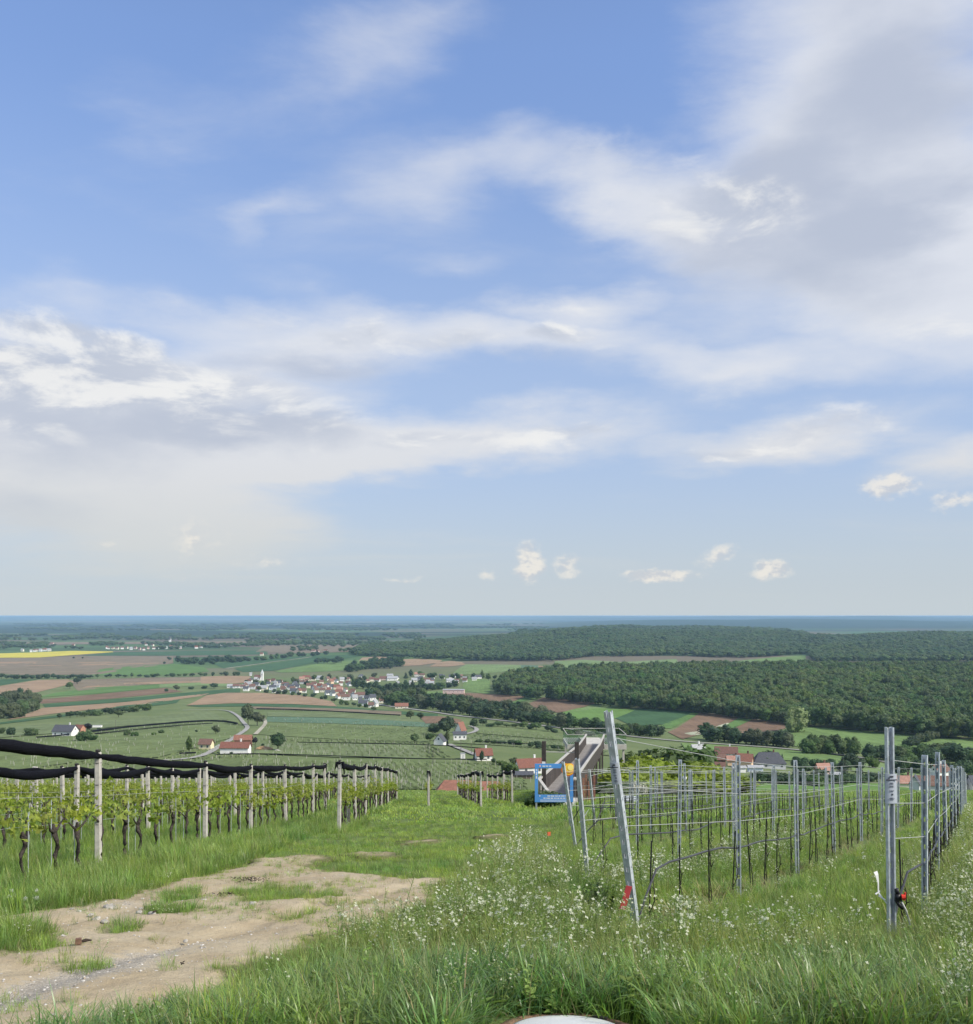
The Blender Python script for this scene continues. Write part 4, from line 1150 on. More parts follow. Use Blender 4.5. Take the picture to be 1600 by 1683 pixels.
def house_at(P, L, D, wh, rh, rot, wall, roof, label, name='house', cat='house', group=None, windows=0, chimney=True, hip=0.0, over=0.5, door=None, gable_win=False, detail=True):
    """gabled house; L along its ridge, D across; P = ground point under its middle; rot turns the ridge from the picture's left-right"""
    o = empty(name, P, R(rot), label=label, cat=cat, group=group)
    m = MB()
    l, d = L / 2, D / 2
    g = l * (1 - hip)
    b = -1.2
    vs = [(-l, -d, b), (l, -d, b), (l, d, b), (-l, d, b), (-l, -d, wh), (l, -d, wh), (l, d, wh), (-l, d, wh)]
    fs = [(0, 1, 5, 4), (1, 2, 6, 5), (2, 3, 7, 6), (3, 0, 4, 7), (4, 5, 6, 7)]
    if hip == 0:
        vs += [(-l, 0, wh + rh), (l, 0, wh + rh)]
        fs += [(5, 6, 9), (7, 4, 8)]
    m.add(vs, fs)
    m.obj('wall', HM[wall], o)
    r = MB()
    e, t = over, 0.22
    k = rh / d
    zl = wh - e * k
    for s in (1, -1):
        a = [(-l - e, -s * (d + e), zl + 0.06), (l + e, -s * (d + e), zl + 0.06), ((g + e) if hip == 0 else g * 0.98, 0, wh + rh + 0.06), (-((g + e) if hip == 0 else g * 0.98), 0, wh + rh + 0.06)]
        top = [(x, y, z + t) for x, y, z in a]
        fs = [(0, 1, 2, 3), (4, 7, 6, 5), (0, 4, 5, 1), (1, 5, 6, 2), (3, 2, 6, 7), (0, 3, 7, 4)]
        r.add(a + top, fs)
    if hip:
        for s in (1, -1):
            a = [(s * (l + e), -d - e, zl + 0.06), (s * (l + e), d + e, zl + 0.06), (s * g * 0.98, 0, wh + rh + 0.06)]
            r.add(a + [(x, y, z + t) for x, y, z in a], [(0, 1, 2), (5, 4, 3), (0, 3, 4, 1), (1, 4, 5, 2), (2, 5, 3, 0)])
    ro = r.obj('roof', HM[roof], o)
    if chimney and detail:
        c = MB(); c.box((l * 0.35, d * 0.25, wh + rh * 0.75 + 0.7), (0.7, 0.7, rh * 0.5 + 1.5)); c.box((l * 0.35, d * 0.25, wh + rh + 1.5), (0.9, 0.9, 0.14))
        c.obj('chimney', HM['white'] if wall == 'white' else HM['r_rust'], ro)
    for i in range(windows):
        x = -l + L * (i + 0.5) / windows
        w = MB(); w.box((x, -d - 0.02, wh * 0.56), (1.15, 0.10, 1.35), 0); w.box((x - 0.26, -d - 0.055, wh * 0.56), (0.44, 0.08, 1.15), 1); w.box((x + 0.26, -d - 0.055, wh * 0.56), (0.44, 0.08, 1.15), 1)
        w.obj('window', [HM['frame'], HM['pane']], o)
    if gable_win:
        for s in (1, -1):
            w = MB(); w.box((s * (l + 0.02), 0, wh + rh * 0.3), (0.10, 1.1, 1.2), 0); w.box((s * (l + 0.055), 0, wh + rh * 0.3), (0.08, 0.9, 1.0), 1)
            w.obj('window', [HM['frame'], HM['pane']], o)
    if door:
        w = MB(); w.box((-l - 0.03, -d * 0.3, 1.05), (0.10, 1.1, 2.1)); w.obj('door', HM[door], o)
    return o


def house(px, py, wpx, wall, roof, label, depth=0.75, wh=3.2, rh=None, rot=0.0, ymin=5.2, **kw):
    P = ground_at(px, py, ymin)
    k = P.y / FPX
    c = abs(math.cos(R(rot))); s = abs(math.sin(R(rot)))
    L = wpx * k / (c + s * depth)
    D = L * depth
    P = P + Vector((0, (s * L + c * D) / 2, 0)); P.z = gz(P.x, P.y)
    return house_at(P, L, D, wh, rh if rh else D * 0.36, rot, wall, roof, label, **kw)


# the farms and cottages on the slope, each on its own
house(102, 1211, 38, 'white', 'r_slate', 'white house with long dark slate roof on the left slope', 0.6, 3.8, 3.6, -10, windows=3, gable_win=True)
house(128, 1203, 17, 'brick', 'r_red', 'small red-roofed shed behind the slate-roofed white house', 0.8, 2.6, 2.2, -20, name='shed', cat='shed', chimney=False)
house(337, 1232, 22, 'yellow', 'r_brown', 'small pale yellow cottage with brown roof by the lane', 0.7, 3.0, 2.2, -8, windows=2, chimney=False)
house(385, 1240, 47, 'white', 'r_red', 'long white farmhouse with red-brown roof, blank front wall', 0.40, 3.4, 2.3, -2, windows=0)
house(398, 1224, 28, 'brick', 'r_orange', 'red-roofed brick barn behind the long white farmhouse', 0.5, 3.0, 2.2, 4, name='barn', cat='barn', chimney=False)
house(723, 1226, 20, 'white', 'r_slate', 'white cottage showing its gable at the top of the lane', 1.35, 3.0, 3.6, 72, gable_win=True, chimney=False)
house(756, 1217, 22, 'white', 'r_slate', 'low white building with flat dark roof below the orange roofed house', 0.55, 4.2, 1.4, 4, windows=3, chimney=False)
house(757, 1206, 18, 'white', 'r_orange', 'house with tall steep orange roof beside the great dark tree', 0.8, 3.0, 5.6, 60, chimney=False)
house(795, 1251, 29, 'white', 'r_red', 'white cottage with red roof by the lane, dark tree before it', 0.6, 3.0, 2.6, 14, windows=2)
house(873, 1272, 52, 'white', 'r_red', 'white cottage with red roof and blue door left of the blue frame', 0.5, 3.0, 2.9, 18, windows=2, door='bluedoor')
house(858, 1280, 36, 'wood', 'r_slate', 'low dark timber shed in front of the cottage with the blue door', 0.4, 1.7, 0.9, 2, name='shed', cat='shed', chimney=False)
house(660, 1165, 22, 'cream', 'r_orange', 'long low bungalow with bright red roof right of the village', 0.5, 3.2, 3.4, 4, windows=3)
house(746, 1141, 36, 'pink', 'r_lightgrey', 'long pinkish hall with pale flat roof beside the brown field', 0.25, 6.5, 1.0, -6, name='hall', cat='building', chimney=False, windows=5)
# right side, below the vineyard
house(1150, 1253, 28, 'white', 'r_lightgrey', 'grey-roofed white house at the left of the houses below the posts', 0.8, 4.6, 4.4, 24, windows=2, gable_win=True)
house(1197, 1247, 38, 'white', 'r_rust', 'house with the largest dark red roof below the steel posts', 0.55, 3.2, 3.2, -10, windows=3)
house(1177, 1256, 36, 'wood', 'r_brown', 'long low barn with dark brown roof before the large red roof', 0.42, 2.6, 2.2, -6, name='barn', cat='barn', chimney=False)
house(1182, 1268, 26, 'brick', 'r_rust', 'low outbuilding with rusty red roof nearest to the bright thicket', 0.6, 2.2, 1.8, -14, name='outbuilding', cat='shed', chimney=False)
house(1208, 1259, 22, 'peach', 'r_pinkroof', 'low house with flat pinkish roof right of the barn', 0.6, 3.0, 1.8, -4)
house(1229, 1263, 28, 'peach', 'r_orange', 'peach-coloured house with orange roof behind a steel post', 0.8, 3.6, 3.2, -24, gable_win=True)
house(1268, 1264, 52, 'grey', 'r_slate', 'wide house with dark slate hipped roof under the broad tree', 0.5, 3.2, 4.6, -4, hip=0.35, windows=4)
house(1244, 1270, 24, 'bluewhite', 'r_lightgrey', 'low pale garage in front of the slate roof', 0.6, 2.4, 0.7, -4, name='garage', cat='garage', chimney=False)
house(1216, 1270, 22, 'white', 'r_lightgrey', 'low shed with white sheet roof beside the orange roof', 0.5, 2.2, 0.6, 6, name='shed', cat='shed', chimney=False)
house(1356, 1276, 22, 'pink', 'r_pinkroof', 'small pinkish house half hidden by the black conifer', 0.7, 3.2, 2.6, 8)
house(1376, 1280, 16, 'white', 'r_lightgrey', 'low white shed at the foot of the black conifer', 0.6, 2.0, 0.8, -10, name='shed', cat='shed', chimney=False)
house(1492, 1296, 38, 'cream', 'r_pinkroof', 'low house with pale pinkish roof right of the post with the notice', 0.5, 2.6, 2.4, -6, ymin=300)
house(1552, 1279, 34, 'white', 'r_brown', 'white-walled house with dark gable roof on the far right', 0.7, 3.6, 3.2, 26, gable_win=True, ymin=300)
house(1540, 1304, 50, 'grey', 'r_brown', 'big farm building with dark brown roof behind the right posts', 0.45, 3.6, 3.0, -8, gable_win=True, ymin=300)
house(1510, 1303, 24, 'grey', 'r_slate', 'grey annexe left of the big brown farm roof', 0.7, 3.6, 3.0, 62, ymin=300, chimney=False)
house(1582, 1305, 30, 'white', 'r_slate', 'white gabled house between the last posts on the right edge', 0.8, 4.6, 3.6, 76, gable_win=True, ymin=300)
house(1612, 1306, 30, 'white', 'r_slate', 'white house cut by the right edge of the picture', 0.8, 4.2, 3.2, 10, ymin=300)
# the big red roofs just under the lip of the hill
for (px, y, L, D, ridge, rot, lab) in [(752, 190, 9.0, 8.0, 1284.5, 0, 'left one of two large red hipped roofs rising behind the vine posts'), (799, 194, 9.0, 8.0, 1286.5, 4, 'right one of two large red hipped roofs rising behind the vine posts')]:
    x = (px - CXP) / FPX * y
    z = gz(x, y); zr = CAMZ - (ridge - HYP) / FPX * y
    house_at(Vector((x, y, z)), L, D, zr - z - 2.8, 2.8, rot, 'cream', 'r_orange', lab, hip=0.42, chimney=False)
# white barn-like trailer, transformer box, heaps
def small_things():
    P = ground_at(160, 1197); k = P.y / FPX
    o = empty('trailer', P, R(4), label='white long trailer parked on the slope above the net band', cat='trailer')
    m = MB(); m.box((0, 0, 1.5), (14.5 * k, 2.4, 1.5)); m.obj('body', HM['white'], o)
    m = MB(); m.box((0, 0, 2.3), (14.7 * k, 2.5, 0.12)); m.obj('roof', HM['r_lightgrey'], o)
    for s in (-1, 1):
        m = MB(); m.tube([(s * 4.2 * k, -1.1, 0.35), (s * 4.2 * k, 1.1, 0.35)], 0.38, 10); m.obj('wheel', HM['pane'], o)
    P = ground_at(761, 1247); k = P.y / FPX
    o = empty('transformer_cabin', P, 0.1, label='small white box-shaped cabin beside the lane', cat='cabin')
    m = MB(); m.box((0, 0, 1.2), (2.2, 2.0, 2.6)); m.obj('wall', HM['white'], o)
    m = MB(); m.box((0, 0, 2.6), (2.5, 2.3, 0.18)); m.obj('roof', HM['r_lightgrey'], o)
    m = MB(); m.box((0.2, -1.03, 1.0), (0.9, 0.08, 1.9)); m.obj('door', HM['grey'], o)
    em = mat('sandy_earth', (0.36, 0.235, 0.12), 0.95, 0.25, 0.8, 0.5, 4)
    gm = mat('grey_gravel', (0.36, 0.36, 0.33), 0.95, 0.2, 0.8, 0.5, 4)
    for (px, py, w, h, mm, nm, lab) in [(434, 1233, 30, 1.9, em, 'earth_heap', 'sandy brown earth heap beside the round green tree'), (456, 1235, 11, 0.9, gm, 'gravel_heap', 'small grey gravel heap right of the sandy earth heap')]:
        P = ground_at(px, py); k = P.y / FPX
        bm = bmesh.new()
        bmesh.ops.create_icosphere(bm, subdivisions=3, radius=1)
        for v in bm.verts:
            q = v.co
            n = 1 + 0.45 * (float(vnoise(np.array([q.x * 2.2 + 3]), np.array([q.y * 2.2 + q.z]), 4)[0]) - 0.5)
            v.co = Vector((q.x * w * k / 2 * n, q.y * w * k * 0.35 * n, max(q.z, -0.2) * h * n))
        me = bpy.data.meshes.new(nm); bm.to_mesh(me); bm.free(); me.materials.append(mm)
        o = bpy.data.objects.new(nm, me); o.location = P
        link(o, label=lab, cat='heap')
    # pole line
    pm = mat('grey_wood_pole', (0.12, 0.11, 0.10), 0.9)
    for (px, py, h, lab) in [(190, 1196, 13, 'thin wooden pole beside the white trailer'), (712, 1256, 22, 'thin wooden pole on the slope left of the lane'), (758, 1238, 22, 'thin wooden pole beside the white box-shaped cabin'), (775, 1240, 16, 'thin dark pole left of the cottage by the lane')]:
        P = ground_at(px, py); k = P.y / FPX
        o = empty('utility_pole', P, 0, label=lab, cat='pole', group='utility poles on the slope')
        m = MB(); m.tube([(0, 0, -0.5), (0, 0, h * k)], [0.16, 0.10], 6); m.obj('shaft', pm, o)
        m = MB(); m.box((0, 0, h * k - 0.5), (1.3, 0.1, 0.12)); m.obj('crossarm', pm, o)


small_things()


# the church and its village
def church():
    P = ground_at(424, 1118.5); k = P.y / FPX
    o = empty('church', P, R(-6), label='white village church with a slim pointed tower', cat='church')
    L, D, wh, rh = 11.0 * k, 8.0, 6.4, 4.6
    m = MB(); l, d = L / 2, D / 2
    m.add([(-l, -d, -2), (l, -d, -2), (l, d, -2), (-l, d, -2), (-l, -d, wh), (l, -d, wh), (l, d, wh), (-l, d, wh), (-l, 0, wh + rh), (l, 0, wh + rh)], [(0, 1, 5, 4), (1, 2, 6, 5), (2, 3, 7, 6), (3, 0, 4, 7), (5, 6, 9), (7, 4, 8)])
    m.obj('wall', HM['white'], o)
    r = MB()
    for s in (1, -1):
        r.add([(-l - .4, -s * (d + .5), wh - .5), (l + .4, -s * (d + .5), wh - .5), (l + .4, 0, wh + rh + .2), (-l - .4, 0, wh + rh + .2), (-l - .4, -s * (d + .5), wh - .1), (l + .4, -s * (d + .5), wh - .1), (l + .4, 0, wh + rh + .6), (-l - .4, 0, wh + rh + .6)], [(0, 1, 2, 3), (7, 6, 5, 4), (0, 4, 5, 1), (1, 5, 6, 2), (3, 7, 4, 0)])
    r.obj('roof', HM['r_brown'], o)
    t = MB(); t.box((l + 2.4, 0, 6.4), (4.6, 4.6, 17.0)); tw = t.obj('tower', HM['white'], o)
    s = MB(); s.add([(l + 2.4 + a * 2.5, b * 2.5, 14.9) for a, b in ((-1, -1), (1, -1), (1, 1), (-1, 1))] + [(l + 2.4, 0, 23.0)], [(0, 1, 4), (1, 2, 4), (2, 3, 4), (3, 0, 4), (3, 2, 1, 0)]); s.obj('spire', mat('pale_metal_spire', (0.60, 0.64, 0.64), 0.5), tw)
    for i in range(4):
        w = MB(); w.box((-l + L * (i + 0.5) / 4, -d - 0.03, 4.6), (1.2, 0.12, 3.6)); w.obj('window', HM['pane'], o)
    for z in (13.5,):
        w = MB(); w.box((l + 2.4, -2.33, z - 2), (1.2, 0.12, 2.2)); w.obj('window', HM['pane'], tw)


church()
# village houses: photo place of the foot, width in pixels, walls, roof, turn
VILLAGE = [
    (378, 1131, 10, 'white', 'lightgrey', 0), (388, 1131.5, 11, 'white', 'brown', 4), (399, 1131.5, 10, 'white', 'brown', -6), (406, 1128, 11, 'white', 'lightgrey', 8), (412, 1121, 6, 'white', 'slate', 40), (420, 1120.5, 6, 'white', 'lightgrey', 20), (404, 1136, 9, 'white', 'slate', 0), (414, 1133, 10, 'grey', 'brown', 10), (421, 1129, 9, 'grey', 'slate', 0), (424, 1136, 8, 'white', 'brown', -10), (432, 1135, 13, 'cream', 'lightgrey', 0),
    (412, 1110.5, 4, 'white', 'lightgrey', 10), (447, 1134, 12, 'bluewhite', 'slate', 6), (455, 1130, 10, 'bluewhite', 'lightgrey', -8), (457, 1126, 7, 'white', 'slate', 55), (450, 1139, 8, 'white', 'lightgrey', 15), (470, 1130, 9, 'white', 'slate', 40), (478, 1134, 11, 'white', 'slate', 0), (484, 1128, 9, 'white', 'slate', 60), (483, 1139.5, 13, 'bluewhite', 'slate', 4), (491, 1140, 8, 'cream', 'red', 70), (498, 1139, 10, 'white', 'brown', 0), (503, 1117, 12, 'yellow', 'red', 4), (496, 1119, 9, 'cream', 'pinkroof', 10), (513, 1119, 10, 'cream', 'rust', 0), (523, 1117.5, 12, 'white', 'lightgrey', -6),
    (509, 1131, 12, 'cream', 'rust', 12), (516, 1134.5, 7, 'white', 'red', 70), (519, 1139, 9, 'white', 'brown', 40), (525, 1131, 10, 'white', 'red', -20), (532, 1133, 10, 'white', 'brown', 35), (537, 1130, 9, 'white', 'slate', 65), (543, 1124, 10, 'peach', 'orange', 60), (548, 1121, 8, 'white', 'red', 20), (553, 1122, 6, 'white', 'slate', 70), (545, 1133, 8, 'white', 'slate', 30), (538, 1142.5, 10, 'white', 'slate', 35), (546, 1144, 9, 'white', 'slate', 60), (530, 1138, 9, 'cream', 'brown', 0), (553, 1133, 12, 'cream', 'red', 10), (558, 1137, 11, 'pink', 'pinkroof', -8), (556, 1142, 13, 'cream', 'red', 16), (562, 1145, 12, 'white', 'rust', -12), (555, 1149, 8, 'white', 'red', 70), (568, 1137, 7, 'white', 'brown', 65), (568, 1151, 14, 'white', 'brown', 6), (580, 1147, 8, 'white', 'slate', 65), (583, 1151, 9, 'white', 'lightgrey', 15),
    (593, 1147, 13, 'grey', 'brown', 10), (603, 1151, 9, 'grey', 'slate', -10), (612, 1152, 12, 'white', 'slate', 20), (597, 1160, 16, 'grey', 'slate', -4), (616, 1162, 11, 'white', 'lightgrey', 70), (610, 1163, 9, 'white', 'brown', 0), (628, 1156, 10, 'cream', 'brown', 4),
    (593, 1115, 8, 'white', 'slate', 65), (570, 1119, 10, 'cream', 'brown', 0), (562, 1120, 8, 'white', 'lightgrey', 10), (611, 1120, 9, 'cream', 'rust', 10), (620, 1121, 10, 'white', 'rust', -10), (641, 1114, 10, 'white', 'lightgrey', 0), (645, 1119, 17, 'white', 'lightgrey', 0), (630, 1118, 12, 'pink', 'rust', 0), (638, 1119, 8, 'cream', 'brown', 20), (654, 1128, 5, 'white', 'lightgrey', 10), (676, 1126, 8, 'white', 'lightgrey', 14), (686, 1112, 9, 'white', 'pinkroof', 0), (694, 1113, 8, 'cream', 'brown', 0), (690, 1119, 10, 'grey', 'slate', 0), (681, 1121, 10, 'cream', 'lightgrey', 10), (697, 1121, 6, 'white', 'brown', 60), (711, 1122.5, 6, 'white', 'slate', 20), (727, 1116, 9, 'white', 'slate', 10), (740, 1122, 13, 'white', 'lightgrey', 4), (747, 1124, 14, 'grey', 'lightgrey', -4), (747, 1114, 7, 'white', 'slate', 50), (786, 1116, 12, 'white', 'slate', 20), (780, 1119, 8, 'white', 'lightgrey', 0), (711, 1124, 5, 'white', 'red', 0), (604, 1122, 7, 'cream', 'rust', 40), (584, 1122, 8, 'grey', 'brown', 0),
    (528, 1124, 8, 'cream', 'brown', 12), (516, 1127, 8, 'white', 'rust', 0), (502, 1125, 7, 'grey', 'brown', 30), (488, 1123, 7, 'white', 'slate', 0), (560, 1127, 7, 'white', 'brown', 20), (574, 1128, 7, 'grey', 'slate', 60), (540, 1137, 7, 'white', 'red', 10), (466, 1137, 7, 'white', 'brown', 0), (441, 1128, 6, 'white', 'slate', 0), (575, 1143, 6, 'cream', 'rust', 5), (592, 1154, 7, 'white', 'slate', 30), (604, 1142, 6, 'white', 'slate', 0),
]
_vr = random.Random(77)
for _ in range(46):
    _x = _vr.uniform(382, 770)
    _lo = np.interp(_x, [380, 440, 500, 560, 620, 700, 770], [1132, 1136, 1141, 1150, 1158, 1128, 1122]); _hi = np.interp(_x, [380, 440, 500, 560, 620, 700, 770], [1126, 1122, 1118, 1116, 1114, 1112, 1113])
    VILLAGE.append((round(_x, 1), round(_vr.uniform(_hi, _lo), 1), _vr.uniform(5.5, 9), _vr.choice(['white', 'white', 'cream', 'grey', 'pink']), _vr.choice(['brown', 'slate', 'slate', 'rust', 'lightgrey', 'brown']), _vr.choice([0, 10, 62, -12])))
RW = dict(lightgrey='pale grey', brown='dark brown', slate='dark slate', red='red', pinkroof='pale red', rust='rusty red', orange='orange')
WW = dict(white='white', cream='cream', grey='grey', bluewhite='pale blue', yellow='yellow', pink='pinkish', peach='peach-coloured')
_cnt = {}
for (px, py, w, wa, ro, rot) in sorted(VILLAGE):
    key = (wa, ro); _cnt[key] = _cnt.get(key, 0) + 1
_seen = {}
for (px, py, w, wa, ro, rot) in sorted(VILLAGE):
    key = (wa, ro); _seen[key] = _seen.get(key, 0) + 1
    tail = f', {nth(_seen[key])} such from the left' if _cnt[key] > 1 else ', the only one so coloured'
    house(px, py, w, wa, 'r_' + ro, f'{WW[wa]} village house with {RW[ro]} roof{tail}', random.uniform(0.55, 0.85), random.uniform(3.4, 5.2), random.uniform(2.8, 4.2), rot + random.uniform(-4, 4), group='houses of the church village', detail=False, chimney=False, windows=2 if w > 8 else 0)
# far village on the plain
FARV = [(36, 1071), (50, 1072), (56, 1071.5), (60, 1071), (66, 1071), (73, 1070.5), (80, 1070.5), (85, 1060), (120, 1062), (175, 1066.5), (178, 1067), (185, 1067), (192, 1067.5), (200, 1067), (208, 1066.5), (215, 1068), (222, 1067), (229, 1068.5), (236, 1069), (243, 1067), (252, 1067), (258, 1066.5), (264, 1066), (272, 1066.5), (280, 1065), (284, 1066), (290, 1066), (296, 1066.5), (303, 1062.5), (310, 1062), (316, 1062), (322, 1066), (330, 1065), (338, 1063), (356, 1060.5), (364, 1061), (370, 1061.5), (375, 1060.5), (382, 1061), (393, 1060), (240, 1061), (250, 1062), (268, 1060), (430, 1078), (515, 1072), (522, 1073), (535, 1072), (503, 1067)]
for i, (px, py) in enumerate(sorted(FARV)):
    house(px, py, random.uniform(4.0, 6.5), random.choice(['white', 'white', 'cream', 'pink']), 'r_' + random.choice(['rust', 'brown', 'red', 'lightgrey']), 'tiny pale house of the far village on the plain', 0.7, random.uniform(5, 7), random.uniform(4, 6), random.uniform(-30, 30), group='houses of the far village on the plain', detail=False, chimney=False)
P = ground_at(279.5, 1060)
house_at(P, 9, 9, 26, 14, 0, 'white', 'r_slate', 'thin pale church tower of the far village', name='church_tower', cat='tower', chimney=False, over=0.4)
for i, px in enumerate([965, 975, 984, 993, 1002, 1010, 1018, 1028, 1038, 1048]):
    y = 4700.0; x = (px - CXP) / FPX * y
    house_at(Vector((x, y + (i * 5 % 7) * 18, gz(x, y) + 11 + (i * 7 % 4))), 9, 7, 5, 3, random.uniform(-20, 20), 'white', 'r_lightgrey', 'tiny whitish house in the clearing on the wooded hill', group='houses in the clearing on the wooded hill', chimney=False, detail=False)
# ------------------------------------------------------------------ vineyards
CONC = mat('weathered_concrete', (0.47, 0.445, 0.40), 0.9, 0.16, 9.0, 0.35, 60)
TIE = mat('dark_wire_tie', (0.035, 0.033, 0.030), 0.6)
ZINC = mat('galvanised_steel', (0.53, 0.57, 0.62), 0.45, 0.2, 14.0, 0.05, 40, metal=0.35, spec=0.5)
WIRE = mat('steel_wire', (0.46, 0.47, 0.45), 0.5, 0.1, metal=0.2)
BLACK = mat('black_plastic', (0.018, 0.018, 0.020), 0.45, 0.2)
HOSE = mat('black_drip_hose', (0.045, 0.045, 0.048), 0.38, 0.2, spec=0.6)
VBARK = mat('vine_bark', (0.056, 0.047, 0.040), 0.95, 0.45, 30.0, 0.9, 70)
VLEAF = leaf_mat('vine_leaves', (0.265, 0.320, 0.052), 0.28, 0.5, 0.45, 0.5, 6.0)


def net_mat():
    m, g, b, t = new_mat('black_hail_net')
    tc = t.nodes.new('ShaderNodeTexCoord').outputs['Object']
    n = g.noise(g.mapping(tc, sc=(26, 2.2, 26)), 1.0, 5, 0.6, 1.2)
    n2 = g.noise(g.mapping(tc, sc=(300, 300, 300)), 1.0, 2, 0.5)
    c = g.mix(n, (0.003, 0.003, 0.005), (0.011, 0.012, 0.018))
    g.put(b.inputs['Base Color'], c)
    b.inputs['Roughness'].default_value = 0.9
    b.inputs['Specular IOR Level'].default_value = 0.08
    bn = t.nodes.new('ShaderNodeBump'); bn.inputs['Strength'].default_value = 0.9; bn.inputs['Distance'].default_value = 0.03
    g.put(bn.inputs['Height'], g.m('ADD', n, g.m('MULTIPLY', n2, 0.12)))
    t.links.new(bn.outputs[0], b.inputs['Normal'])
    return m


NET = net_mat()


def concrete_post_mesh():
    m = MB()
    a = 0.052
    ring = [(-a, -a + .012), (-a + .012, -a), (a - .012, -a), (a, -a + .012), (a, a - .012), (a - .012, a), (-a + .012, a), (-a, a - .012)]
    zs = [(-0.4, 1.0), (0.7, 0.985), (1.5, 0.96), (2.03, 0.93), (2.05, 0.84)]
    V = [(x * k, y * k, z) for z, k in zs for x, y in ring]
    F = [(r * 8 + q, r * 8 + (q + 1) % 8, (r + 1) * 8 + (q + 1) % 8, (r + 1) * 8 + q) for r in range(len(zs) - 1) for q in range(8)] + [tuple(len(zs) * 8 - 8 + q for q in range(8))]
    m.add(V, F)
    return m.mesh('shaft', CONC)


POST_ME = concrete_post_mesh()
_t = MB()
for dz in (0,):
    _t.tube([(0.054 * math.cos(q * math.pi / 4 + math.pi / 8) * 1.09, 0.054 * math.sin(q * math.pi / 4 + math.pi / 8) * 1.09, 0.004 * (q % 2)) for q in range(9)], 0.0045, 4, caps=False)
TIE_ME = _t.mesh('wire_tie', TIE)
_t = MB(); _t.box((0, -0.03, 0.02), (0.05, 0.06, 0.06)); _t.tube([(0.03, 0, 0.0), (0.06, -0.05, 0.05), (0.02, -0.08, 0.03)], 0.007, 5)
CAP_ME = _t.mesh('net_clip', TIE)


def concrete_post(x, y, label, group, near, lean=(0, 0), scale=1.0):
    z = gz(x, y)
    o = empty('vineyard_post', (x, y, z), random.uniform(-0.12, 0.12), label=label, cat='post', group=group)
    o.rotation_euler.x = lean[0]; o.rotation_euler.y = lean[1]
    o.scale = (1, 1, scale)
    link(bpy.data.objects.new('shaft', POST_ME), o)
    if near:
        for h in (0.78, 1.12, 1.48, 1.86):
            t = link(bpy.data.objects.new('wire_tie', TIE_ME), o); t.location = (0, 0, h)
        t = link(bpy.data.objects.new('net_clip', CAP_ME), o); t.location = (0, 0, 2.05)
    return o


def net_roll(pts, label, seed=0, r0=0.045, r1=0.135, sag=0.10, ends=True):
    """a rolled-up hail net slung from post top to post top: thin where it is tied, baggy between"""
    rr = random.Random(seed)
    P, Rd = [], []
    for a, b in zip(pts[:-1], pts[1:]):
        n = max(5, int((b - a).length / 0.42))
        s1 = sag * (rr.uniform(0.6, 1.4) if len(P) or seed else 0.3); rm = r1 * rr.uniform(0.8, 1.15)
        for k in range(n):
            t = k / n
            q = a.lerp(b, t)
            w = 4 * t * (1 - t)
            q = q + Vector((rr.uniform(-.012, .012), 0, -s1 * w + rr.uniform(-.010, .010)))
            P.append(q); Rd.append((r0 + (rm - r0) * min(1, w * 1.35) ** 0.7) * rr.uniform(0.92, 1.08))
    P.append(pts[-1]); Rd.append(r0)
    m = MB()
    m.tube(P, Rd, 9)
    if ends:
        for q in (pts[0], pts[-1]):
            for k in range(3):
                d = Vector((rr.uniform(-.12, .12), rr.uniform(-.12, .12), 0))
                m.tube([q + Vector((0, 0, 0.02)), q + d + Vector((0, 0, rr.uniform(0.0, 0.07))), q + d * 1.5 + Vector((0, 0, -rr.uniform(0.12, 0.3)))], [0.05, 0.045, 0.012], 6)
    return m.obj('hail_net', NET, smooth=True, label=label, cat='net', group='rolled hail nets over the concrete posts')


